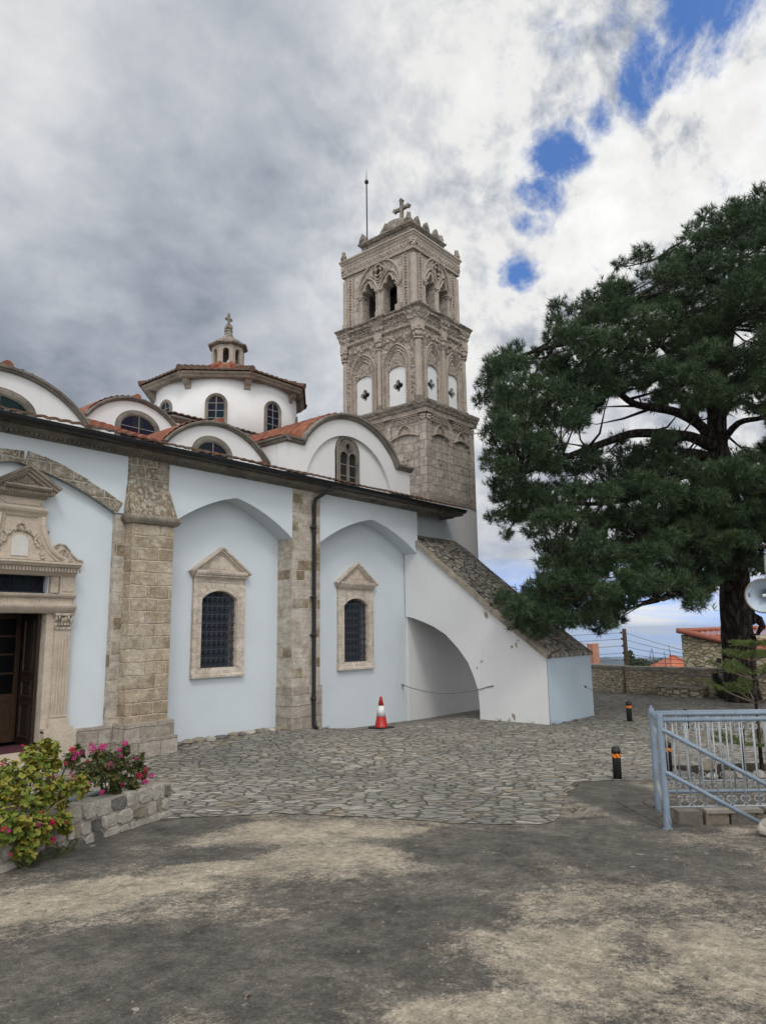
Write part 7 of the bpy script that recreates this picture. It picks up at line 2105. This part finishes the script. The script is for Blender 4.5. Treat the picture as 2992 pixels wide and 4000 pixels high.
LIMBS = [[(23.06, -6.48, 8.02), (22.54, -6.33, 8.35), (21.81, -5.93, 8.65), (21.09, -5.46, 8.73), (20.44, -5.1, 8.8), (19.77, -4.78, 9.18), (19.17, -4.49, 9.38), (18.51, -4.12, 9.51)], [(23.05, -6.41, 7.79), (22.52, -6.29, 7.86), (21.86, -6.02, 7.92), (20.65, -5.07, 7.92), (19.85, -4.53, 7.62), (19.04, -3.96, 7.24), (18.24, -3.41, 6.86), (17.49, -2.92, 6.49)], [(23.1, -6.36, 7.4), (22.12, -6.05, 7.42), (21.32, -5.85, 7.05), (20.49, -5.63, 6.72), (19.63, -5.33, 6.25), (18.56, -4.86, 6.06)], [(23.27, -6.58, 8.04), (23.34, -6.71, 8.45), (23.51, -6.98, 8.97), (23.83, -7.35, 9.15), (24.36, -7.84, 8.86), (24.98, -8.48, 8.75)], [(23.38, -6.64, 7.76), (23.21, -7.27, 8.34), (23.26, -8.03, 8.4), (23.44, -9.01, 8.74)], [(23.22, -6.55, 8.16), (23.18, -6.59, 8.74), (23.16, -6.76, 9.78), (23.19, -7.09, 11.16), (23.37, -7.35, 11.58), (23.36, -7.56, 12.68), (23.4, -7.72, 13.39), (23.4, -8.0, 14.74)], [(23.26, -7.08, 11.19), (22.84, -7.36, 11.94), (22.15, -7.28, 12.56), (21.07, -6.66, 12.83), (20.24, -6.3, 12.97)], [(23.4, -7.35, 11.59), (24.2, -7.9, 12.12), (25.08, -8.57, 12.67), (25.96, -9.28, 13.35)], [(23.14, -6.6, 8.73), (22.12, -6.35, 9.72), (20.94, -5.88, 10.56), (19.77, -5.37, 11.25), (18.81, -5.01, 11.54)], [(23.16, -6.45, 8.04), (21.92, -5.99, 9.16), (20.54, -5.32, 10.12), (19.13, -4.46, 10.51), (17.88, -3.6, 10.13), (16.85, -2.98, 9.66)], [(24.03, -6.81, 5.47), (22.44, -6.44, 5.51), (20.79, -5.87, 5.06), (19.06, -5.16, 4.45), (17.28, -4.35, 3.65), (15.74, -3.82, 2.83)], [(23.92, -6.75, 5.76), (21.86, -6.28, 4.69), (20.14, -6.21, 3.58), (18.65, -6.55, 3.02)], [(23.99, -6.77, 5.47), (22.42, -7.75, 4.92), (20.79, -8.61, 4.19)], [(23.6, -6.67, 6.9), (22.76, -7.49, 6.19), (21.9, -8.3, 5.59), (21.08, -9.33, 5.6)], [(23.45, -6.57, 7.19), (22.54, -5.84, 6.39), (21.37, -4.94, 6.12), (20.19, -4.04, 5.86), (18.93, -3.11, 5.87), (17.89, -2.5, 6.08)]]
pine = thing('pine_tree', (24.8, -6.3, -.13), 'huge dark green pine with thick dark trunk and spreading limbs on the right', 'pine tree')
TR = [(24.86, -6.27, -.5), (24.80, -6.28, -.05), (24.66, -6.30, .6), (24.50, -6.34, 1.5), (24.34, -6.42, 2.6), (24.20, -6.5, 3.6), (24.02, -6.58, 4.8), (23.82, -6.64, 5.9), (23.58, -6.62, 7.0), (23.35, -6.60, 7.9), (23.2, -6.75, 8.8)]
mb = MB()
def smooth_path(pts, n):
    P_ = [Vector(p) for p in pts]
    out = []
    for i in range(len(P_) - 1):
        p0, p1, p2, p3 = P_[max(i - 1, 0)], P_[i], P_[i + 1], P_[min(i + 2, len(P_) - 1)]
        for k in range(n):
            t = k / n
            out.append(.5 * ((2 * p1) + (p2 - p0) * t + (2 * p0 - 5 * p1 + 4 * p2 - p3) * t * t + (3 * p1 - p0 - 3 * p2 + p3) * t ** 3))
    out.append(P_[-1])
    return out
tp = smooth_path(TR, 3)
rad = [.66, .60, .56, .53, .51, .495, .485, .475, .47, .465, .46, .455, .45, .44, .435, .43, .42, .41, .40, .39, .38, .37, .36, .34, .32, .31, .30, .28, .26, .24, .22]
rad = rad[:len(tp)] + [.22] * max(0, len(tp) - len(rad))
mb.tube([tuple(p) for p in tp], rad, 28)
rn = random.Random(4)
mb.v = [(x + rn.uniform(-.025, .025), y + rn.uniform(-.025, .025), z) for (x, y, z) in mb.v]
trunk = mb.build('trunk', MT['bark'], pine, smooth=True)
mb = MB()   # old branch collars
for (z, u, q, r) in [(2.55, .24, -.38, .13), (1.75, .22, -.44, .17), (2.5, .50, -.1, .15)]:
    c = Vector((24.45, -6.36, z)) + R0 * u + F0 * q
    d = (R0 * u + F0 * q).normalized()
    a = d.cross(UP).normalized(); b = UP
    ring = [tuple(c + a * r * cos(t) + b * r * 1.5 * sin(t)) for t in [i * 2 * pi / 14 for i in range(15)]]
    mb.tube(ring, r * .32, 6)
mb.tube([(24.9, -6.7, 2.5), (24.95, -6.92, 2.38), (24.97, -7.0, 2.2), (24.9, -6.85, 1.95)], [.16, .14, .10, .05], 8)
mb.tube([tuple(Vector((24.4, -6.36, 1.95)) + R0 * .45 - F0 * .1), tuple(Vector((24.4, -6.36, 1.93)) + R0 * .70 - F0 * .12)], [.05, .01], 6)
mb.build('branch_scar', MT['bark'], trunk, local=True, smooth=True)
samples = []
LR = [.17, .19, .17, .14, .12, .19, .10, .10, .10, .11, .14, .11, .11, .11, .10]
for L_, r_ in zip(LIMBS, LR):
    p = smooth_path(L_, 4)
    n_ = len(p)
    # start inside the trunk
    near = min(tp, key=lambda q: (q - p[0]).length)
    p = [near] + p
    mb = MB(); mb.tube([tuple(q) for q in p], [r_ * (1 - .80 * (i / n_) ** .8) + .02 for i in range(n_ + 1)], 9)
    mb.build('limb', MT['bark'], pine, smooth=True)
    samples += [(q, i / n_) for i, q in enumerate(p) if i > n_ * .2]
mb = MB()
rn = random.Random(8)
for (x, y, z, r) in CL:
    c = Vector((x, y, z))
    best = min(samples, key=lambda s_: (s_[0] - c).length + (.8 if s_[0].z > c.z + .5 else 0))
    a = best[0]
    d = c - a
    if d.length > 6: a = a + d * .4
    m1 = a + d * .35 + Vector((rn.uniform(-.15, .15), rn.uniform(-.15, .15), rn.uniform(-.1, .1) - .06 * d.length))
    m2 = a + d * .72 + Vector((rn.uniform(-.12, .12), rn.uniform(-.12, .12), rn.uniform(-.08, .08) - .05 * d.length))
    k = min(1.0, d.length / 4)
    mb.tube([tuple(a), tuple(m1), tuple(m2), tuple(c)], [.028 + .03 * k, .022 + .016 * k, .016, .008], 5)
    for _ in range(3):
        e = c + Vector((rn.uniform(-1, 1), rn.uniform(-1, 1), rn.uniform(-.4, .9))) * r * .8
        mb.tube([tuple(m2.lerp(c, rn.uniform(.1, .9))), tuple(e)], [.010, .005], 4)
br = mb.build('branches', MT['bark'], pine, smooth=True, uv=False, norm=False)
# needles: bursts of long needles at the shoot ends
rg = np.random.default_rng(3)
allV = []
for ci, (x, y, z, r) in enumerate(CL):
    if rg.random() < .04: continue
    r = r * rg.uniform(.78, 1.15)
    n_t = int(max(22, 100 * (r / .45) ** 2)) if r < .75 else 90
    d = rg.normal(size=(n_t, 3)); d /= np.linalg.norm(d, axis=1)[:, None]
    rr_ = r * rg.uniform(.25, 1.0, n_t) ** .6 * np.where(rg.random(n_t) < .22, rg.uniform(1.0, 1.55, n_t), 1.0)
    o = np.array([x, y, z]) + d * rr_[:, None] * np.array([1, 1, .72])
    ax = d * .75 + np.array([0, 0, .55]) + rg.normal(size=(n_t, 3)) * .35
    ax /= np.linalg.norm(ax, axis=1)[:, None]
    N = 16
    nd = rg.normal(size=(n_t, N, 3)); nd /= np.linalg.norm(nd, axis=2)[:, :, None]
    v = ax[:, None, :] * rg.uniform(.25, 1.25, (n_t, N, 1)) + nd * .75
    v /= np.linalg.norm(v, axis=2)[:, :, None]
    ln = rg.uniform(.12, .23, (n_t, N, 1))
    side = np.cross(v, rg.normal(size=(n_t, N, 3))); side /= np.linalg.norm(side, axis=2)[:, :, None]
    st = o[:, None, :] - ax[:, None, :] * rg.uniform(0, .10, (n_t, N, 1))
    wd_ = rg.uniform(.006, .0115, (n_t, N, 1))
    t3 = np.stack([st - side * wd_, st + side * wd_, st + v * ln], axis=2)   # n_t,N,3,3
    allV.append(t3.reshape(-1, 3))
V = np.concatenate(allV).astype(np.float32) - np.array([24.8, -6.3, -.13], dtype=np.float32)
def tri_mesh(name, V, mat, parent):
    me = bpy.data.meshes.new(name)
    nt = len(V) // 3
    me.vertices.add(len(V)); me.vertices.foreach_set('co', V.ravel())
    me.loops.add(nt * 3); me.loops.foreach_set('vertex_index', np.arange(nt * 3, dtype=np.int32))
    me.polygons.add(nt); me.polygons.foreach_set('loop_start', np.arange(0, nt * 3, 3, dtype=np.int32))
    me.polygons.foreach_set('loop_total', np.full(nt, 3, dtype=np.int32))
    me.update(calc_edges=True); me.validate()
    me.materials.append(mat)
    o = bpy.data.objects.new(name, me); COL.objects.link(o); o.parent = parent
    return o
tri_mesh('crown', V, MT['needle'], pine)
print('needle triangles', len(V) // 3)

# ------------------------------------------------------------------ planting bed with a young norfolk pine
bed = thing('planting_bed', (11.4, -10.3, .1), 'small earth bed edged with rough stones behind the railing', 'planting bed')
mb = MB()
def bedp(u, q, z=0):
    p = Vector((10.62, -9.35, 0)) + R0 * u + F0 * q
    return (p.x, p.y, gz(p.x, p.y) + z)
g_ = [[bedp(.0 + 3.4 * i / 14, 0 + 1.5 * j / 6, .02 + .09 * sin(pi * j / 6) * min(1, i / 2) + random.uniform(-.012, .012)) for j in range(7)] for i in range(15)]
mb.add([p for r in g_ for p in r], [(i * 7 + j, i * 7 + j + 1, (i + 1) * 7 + j + 1, (i + 1) * 7 + j) for i in range(14) for j in range(6)])
mb.build('soil', MT['soil'], bed, smooth=True)
rn = random.Random(9)
for k in range(16):
    mb = MB(); p = bedp(.0 + .21 * k, rn.uniform(-.05, .05), .03); s_ = rn.uniform(.07, .13)
    mb.blob(p, (s_, s_ * .8, s_ * rn.uniform(.5, .8)), k, 2, .25)
    mb.build('edge_stone', MT[rn.choice(['planter_tan', 'conc', 'planter_pale'])], bed)
mb = MB(); mb.blob((11.36, -9.10, gz(11.36, -9.1) + .07), (.20, .14, .12), 77, 2, .2)
b_ = mb.build('boulder', MT['planter_tan']); tag(b_, 'tan boulder at the left end of the planting bed behind the railing', 'boulder')

nf = thing('norfolk_pine', (11.05, -9.88, gz(11.05, -9.88)), 'young norfolk pine with tiered feathery branches behind the railing', 'young conifer')
def frond(vs, fs, a, b, rn, s_=.045, n=46):
    """feathery branchlet: short stiff leaves all round a curved axis from a to b"""
    for i in range(n):
        t = rn.random()
        p = a.lerp(b, t) + UP * (.03 * sin(pi * t))
        d = (b - a).normalized()
        o = Vector((rn.uniform(-1, 1), rn.uniform(-1, 1), rn.uniform(-.3, 1.2))).normalized()
        v = (d * .55 + o).normalized() * s_ * rn.uniform(.7, 1.2)
        sd_ = v.cross(Vector((rn.uniform(-1, 1), rn.uniform(-1, 1), rn.uniform(-1, 1)))).normalized() * .004
        k = len(vs)
        vs += [tuple(p - sd_), tuple(p + sd_), tuple(p + v)]
        fs.append((k, k + 1, k + 2))
mb = MB(); mb.tube([(0, 0, -.1), (.02, 0, .6), (.03, .0, 1.2), (.04, 0, 1.62), (.04, 0, 1.80)], [.028, .024, .018, .013, .006], 8)
mb.build('trunk', MT['bark'], nf, smooth=True, local=True)
rn = random.Random(12)
vs, fs = [], []
bm_ = MB()
for (z, L_, nb_, rise, f0) in [(.42, .62, 6, .10, .35), (.98, .60, 5, .38, .55), (1.30, .52, 6, .30, .35), (1.56, .34, 5, .16, .2), (1.74, .16, 4, .08, .0)]:
    for k in range(nb_):
        a = 2 * pi * k / nb_ + z * 3
        d = Vector((cos(a), sin(a), 0))
        p0 = Vector((.03, 0, z))
        p1 = p0 + d * L_ * .55 + UP * rise * .35
        p2 = p0 + d * L_ + UP * rise * .75
        bm_.tube([tuple(p0), tuple(p1), tuple(p2)], [.011, .008, .004], 5)
        frond(vs, fs, p0.lerp(p1, .6) if f0 < .4 else p1, p2 + d * .06, rn, .05, 70)
        sdv = Vector((-d.y, d.x, 0))
        for j in range(7):
            t = f0 + (1 - f0) * (j + .5) / 7
            q = p0.lerp(p1, t / .55) if t < .55 else p1.lerp(p2, (t - .55) / .45)
            for s_ in (-1, 1):
                l = .17 * (1.15 - t)
                frond(vs, fs, q, q + sdv * s_ * (l + .05) + d * .10 + UP * .015, rn, .04, 40)
bm_.build('branches', MT['twig'], nf, local=True)
mb = MB(); mb.v, mb.f = vs, fs
mb.build('foliage', MT['norfolk'], nf, uv=False, local=True, norm=False)
# dark stake / thin trunk seen through the bars is the bed's old vine stem
mb = MB(); mb.tube([(10.86, -9.72, gz(10.86, -9.7) - .05), (10.84, -9.72, .5), (10.87, -9.74, .85), (10.85, -9.72, 1.0)], [.022, .020, .017, .012], 7)
st_ = mb.build('dead_stem', MT['bark'], smooth=True); tag(st_, 'dark dead stem standing in the planting bed behind the railing bars', 'stem')
leaf_mesh('ground_cover', MT['grass'], None, [(*bedp(.4 + .32 * k, .25 + .3 * (k % 3), .06), .16) for k in range(9)], 60, .03, 31, .35)
struct([o for o in COL.objects if o.name.startswith('ground_cover')][0], 'stuff')

# dark dry shrub against the boundary wall
sh = thing('shrub', (25.45, -5.45, -.13), 'small dark upright shrub leaning on the boundary wall beside the trunk', 'shrub')
mb = MB(); mb.tube([(25.5, -5.5, -.2), (25.42, -5.38, .5)], [.03, .012], 6); mb.build('stem', MT['bark'], sh)
leaf_mesh('foliage', MT['shrub'], sh, [(25.47, -5.45, .02, .17), (25.46, -5.41, .22, .17), (25.44, -5.38, .42, .14), (25.42, -5.34, .60, .09)], 110, .045, 5, 1.1)

# ------------------------------------------------------------------ geraniums in the planter
GER1=[(2.53, -6.54, 1.18, 0.078), (2.61, -6.54, 1.1, 0.096), (2.75, -6.48, 1.26, 0.081), (2.88, -6.42, 1.31, 0.055), (2.95, -6.39, 1.26, 0.056), (2.73, -6.48, 1.14, 0.098), (2.85, -6.53, 1.03, 0.108), (3.02, -6.46, 0.96, 0.083), (3.2, -6.37, 0.92, 0.086), (2.48, -6.67, 1.04, 0.076), (2.61, -6.64, 0.98, 0.086), (2.77, -6.56, 0.88, 0.088), (2.87, -6.51, 0.92, 0.072), (2.44, -6.8, 0.88, 0.074), (2.57, -6.77, 0.81, 0.084), (2.72, -6.69, 0.77, 0.086), (2.85, -6.62, 0.73, 0.079), (2.98, -6.57, 0.73, 0.063), (3.03, -6.54, 0.65, 0.041), (2.64, -6.73, 0.7, 0.093), (2.78, -6.65, 0.65, 0.061), (2.63, -6.73, 0.6, 0.076), (2.45, -6.79, 0.75, 0.057), (2.99, -6.37, 1.14, 0.047), (3.03, -6.44, 0.83, 0.046), (3.3, -6.21, 0.95, 0.059), (2.84, -6.43, 1.19, 0.064), (2.45, -6.5, 1.12, 0.094), (2.4, -6.62, 0.98, 0.092), (2.37, -6.76, 0.84, 0.089)]
GER2=[(3.2, -6.23, 1.14, 0.058), (3.27, -6.19, 1.17, 0.059), (3.39, -6.1, 1.0, 0.09), (3.53, -6.02, 1.03, 0.103), (3.71, -5.92, 1.04, 0.095), (3.6, -5.98, 1.11, 0.063), (3.79, -5.87, 0.94, 0.107), (3.52, -6.11, 0.91, 0.102), (3.72, -5.99, 0.84, 0.094), (3.96, -5.77, 0.88, 0.099), (3.98, -5.85, 0.8, 0.087), (4.18, -5.66, 0.9, 0.091), (4.28, -5.61, 0.79, 0.069), (4.07, -5.8, 0.72, 0.066), (3.99, -5.77, 1.07, 0.044), (4.21, -5.65, 0.94, 0.069), (3.82, -5.93, 0.76, 0.053), (3.33, -6.23, 0.89, 0.049), (3.67, -5.93, 0.94, 0.095), (3.88, -5.82, 0.98, 0.087)]
FL1=[(2.45, -6.65, 1.25, 0.014), (2.6, -6.63, 1.36, 0.012), (3.06, -6.42, 1.14, 0.015), (2.94, -6.46, 1.06, 0.013), (3.23, -6.41, 0.92, 0.021), (2.83, -6.71, 0.76, 0.024), (2.7, -6.77, 0.78, 0.017), (2.6, -6.82, 0.8, 0.015), (2.39, -6.89, 0.83, 0.018), (2.43, -6.89, 0.81, 0.015), (2.86, -6.68, 0.62, 0.021), (2.46, -6.87, 0.64, 0.011), (2.71, -6.77, 0.87, 0.01), (2.98, -6.64, 0.72, 0.013)]
FL2=[(3.16, -6.32, 1.23, 0.027), (3.22, -6.28, 1.18, 0.025), (3.19, -6.29, 1.15, 0.019), (3.3, -6.23, 1.18, 0.024), (3.41, -6.16, 1.24, 0.016), (3.42, -6.16, 1.19, 0.042), (3.57, -6.06, 1.17, 0.043), (3.62, -6.03, 1.18, 0.025), (3.92, -5.87, 1.15, 0.035), (3.84, -5.91, 1.1, 0.022), (3.87, -5.89, 1.04, 0.017), (3.69, -5.98, 0.98, 0.059), (4.26, -5.68, 0.83, 0.032), (4.1, -5.85, 0.81, 0.04), (4.29, -5.76, 0.78, 0.032), (4.21, -5.79, 0.73, 0.031), (3.84, -5.98, 0.79, 0.016), (3.55, -6.14, 0.79, 0.026), (3.11, -6.44, 1.0, 0.022), (3.16, -6.31, 1.03, 0.017), (3.37, -6.18, 1.09, 0.012), (3.35, -6.28, 0.92, 0.016), (4.11, -5.76, 0.97, 0.016)]
def gleaf(vs, fs, p, n, s_, rn):
    a = n.orthogonal().normalized(); a.rotate(Matrix.Rotation(rn.uniform(0, 6.28), 3, n)); b = n.cross(a)
    k = len(vs)
    vs.append(tuple(p - n * s_ * .22))
    m = 11
    for i in range(m):
        t = -2.75 + 5.5 * i / (m - 1)
        r = s_ * (1 + .13 * sin(i * 2.3)) * (.82 if i in (0, m - 1) else 1)
        vs.append(tuple(p + (a * cos(t) + b * sin(t)) * r + n * s_ * (.14 * sin(i * 1.9) + .05)))
    for i in range(m - 1): fs.append((k, k + 1 + i, k + 2 + i))
def geranium(name, lab, base, clumps, flowers, mats, fmats, seed, per, size):
    t = thing(name, base, lab, 'geranium')
    rn = random.Random(seed)
    vs, fs = [], []
    for (x, y, z, r) in clumps:
        for _ in range(per):
            d = Vector((rn.gauss(0, 1), rn.gauss(0, 1), rn.gauss(0, 1))).normalized() * rn.uniform(.35, 1.05)
            p = Vector((x, y, z)) + d * r * 1.15
            n = (d * .8 + Vector((rn.uniform(-.6, .6), rn.uniform(-.6, .6), .75 + rn.uniform(-.3, .4)))).normalized()
            gleaf(vs, fs, p, n, size * rn.uniform(.65, 1.25), rn)
    mb = MB(); mb.v, mb.f = vs, fs
    mb.build('foliage', mats, t, uv=False, norm=False)
    mb = MB()
    b = Vector(base)
    for (x, y, z, r) in clumps:
        c = Vector((x, y, z))
        s0 = b + Vector((rn.uniform(-.35, .35) * .9 + (c.x - b.x) * .55, (c.y - b.y) * .55 + rn.uniform(-.08, .08), .26 - 0.0))
        mb.tube([tuple(s0), tuple(s0.lerp(c, .5) + UP * .04), tuple(c)], [.009, .007, .005], 5)
    mb.build('stems', MT['stem'], t)
    for i, (x, y, z, r) in enumerate(flowers):
        vs, fs = [], []
        n_ = max(14, int(34 * r / .012))
        n_ = min(n_, 90)
        rr_ = r * .95
        for _ in range(n_):
            d = Vector((rn.gauss(0, 1), rn.gauss(0, 1), rn.gauss(.25, .9))).normalized()
            p = Vector((x, y, z)) + d * rr_ * rn.uniform(.55, 1.0)
            nn_ = (d + Vector((rn.uniform(-.5, .5), rn.uniform(-.5, .5), rn.uniform(-.5, .5)))).normalized()
            a = nn_.orthogonal().normalized(); a.rotate(Matrix.Rotation(rn.uniform(0, 6.28), 3, nn_)); b2 = nn_.cross(a)
            s_ = min(.011, max(.006, r * .5))
            k = len(vs)
            vs += [tuple(p), tuple(p + a * s_ + b2 * s_ * .5), tuple(p + a * s_ * 1.5 + nn_ * s_ * .3), tuple(p + a * s_ - b2 * s_ * .5)]
            fs.append((k, k + 1, k + 2, k + 3))
        mb = MB(); mb.v, mb.f = vs, fs
        mb.build('flower_head', fmats[0] if rn.random() < .75 else fmats[1], t, uv=False, norm=False)
    return t
pb = lambda u, q: pw(u, q, .2)
geranium('geranium_plant', 'yellow green geranium spilling over the left end of the planter with few red flowers', pb(1.75, .35), GER1, FL1, MT['ger_yellow'], (MT['petal_red'], MT['petal_pink']), 3, 64, .0265)
geranium('geranium_plant', 'darker geranium with many magenta flower heads in the right half of the planter', pb(2.45, .45), GER2, FL2, MT['ger_green'], (MT['petal_pink'], MT['petal_red']), 4, 52, .025)
# long grass blades behind the second geranium
gb = thing('tall_grass', (3.80, -5.84, .6), 'tuft of long thin grass blades rising behind the magenta geranium', 'grass tuft')
mb = MB(); rn = random.Random(6)
def blade(mb, a, b, w0):
    a, b = Vector(a), Vector(b); d = (b - a); s_ = d.cross(Vector((rn.uniform(-.3, .3), -1, 0))).normalized() * w0
    m = a.lerp(b, .55) + UP * d.length * .08
    mb.add([tuple(a - s_), tuple(a + s_), tuple(m + s_ * .8), tuple(m - s_ * .8), tuple(b)], [(0, 1, 2, 3), (3, 2, 4)])
for k in range(22):
    blade(mb, (3.78 + rn.uniform(-.05, .05), -5.85 + rn.uniform(-.04, .04), .62), (3.80 + rn.uniform(-.24, .26), -5.83 + rn.uniform(-.16, .12), rn.uniform(1.0, 1.36)), .004)
mb.build('blades', MT['grass'], gb, uv=False, norm=False)
# weeds along the foot of walls
mb = MB(); rn = random.Random(16)
spots = [(3.0, -6.50, 14, .11), (2.86, -6.58, 12, .10), (3.12, -6.38, 10, .09), (2.64, -6.68, 8, .07), (2.75, -6.62, 8, .06), (16.3, -2.6, 10, .10), (16.3, -2.9, 8, .12), (16.34, -3.5, 8, .08), (16.42, -4.06, 12, .12), (16.9, -4.06, 10, .08), (17.6, -4.05, 6, .06),
         (6.9, -.55, 6, .08), (8.3, .40, 8, .07), (9.4, .42, 6, .05), (10.6, .43, 8, .06), (12.6, -.12, 8, .07), (7.2, -9.0, 10, .06), (8.9, -8.2, 8, .05), (25.0, -5.7, 10, .15), (25.5, -3.0, 10, .18), (25.7, -2.4, 8, .15)]
for k in range(60):
    spots.append((rn.uniform(5.5, 16), rn.uniform(-8, -.6), 3, .03))
for (x, y, n_, h) in spots:
    z = gz(x, y)
    for _ in range(n_):
        blade(mb, (x + rn.uniform(-.07, .07), y + rn.uniform(-.05, .05), z), (x + rn.uniform(-.14, .14), y + rn.uniform(-.12, .1), z + h * rn.uniform(.5, 1.2)), .005)
wd_o = mb.build('weeds', MT['grass'], uv=False, norm=False)
struct(wd_o, 'stuff')

# loose grit, pebbles and dead leaves on the apron
mb = MB(); rn = random.Random(77)
for k in range(420):
    d = 2.4 + 6.5 * rn.random() ** 1.6; l = rn.uniform(-.62, .62) * d
    x, y = d * cos(TH) + l * sin(TH), -12.5 + d * sin(TH) - l * cos(TH)
    s_ = rn.uniform(.003, .011) * (1.8 if rn.random() < .06 else 1)
    z = gz(x, y)
    c = [(x + s_ * rn.uniform(.6, 1.3) * cos(a), y + s_ * rn.uniform(.6, 1.3) * sin(a), z - .001) for a in [i * 1.2566 for i in range(5)]]
    t_ = [(x + (p[0] - x) * .6, y + (p[1] - y) * .6, z + s_ * rn.uniform(.4, .9)) for p in c]
    mb.add(c + t_, [(i, (i + 1) % 5, 5 + (i + 1) % 5, 5 + i) for i in range(5)] + [(5, 6, 7, 8, 9)])
o_ = mb.build('pebbles', MT['planter_tan'], uv=False)
struct(o_, 'stuff')
mb = MB()
for k in range(38):
    d = 2.5 + 7 * rn.random(); l = rn.uniform(-.6, .6) * d
    x, y = d * cos(TH) + l * sin(TH), -12.5 + d * sin(TH) - l * cos(TH)
    a = rn.uniform(0, 6.28); s_ = rn.uniform(.012, .03); z = gz(x, y) + .004
    mb.add([(x + s_ * cos(a), y + s_ * sin(a), z), (x - s_ * .4 * sin(a), y + s_ * .4 * cos(a), z + .006), (x - s_ * cos(a), y - s_ * sin(a), z + .002), (x + s_ * .4 * sin(a), y - s_ * .4 * cos(a), z + .007)], [(0, 1, 2, 3)])
o_ = mb.build('leaf_litter', MT['twig'], uv=False, norm=False)
struct(o_, 'stuff')
# ------------------------------------------------------------------ sea haze over the far valley
mb = MB(); mb.box(-11000, 11000, -11000, 11000, -520, 21.5)
hz_m = bpy.data.materials.new('thin sea haze'); hz_m.use_nodes = True
hz_m.node_tree.nodes.clear()
hg = G(hz_m.node_tree)
pv = hg.node('ShaderNodeVolumePrincipled', {'Color': (.55, .72, 1.0, 1), "Density": 0.00011, 'Anisotropy': 0.2})
ho = hg.node('ShaderNodeOutputMaterial', {1: pv.outputs[0]})
hz = mb.build('haze', hz_m, uv=False)
hz['kind'] = 'stuff'
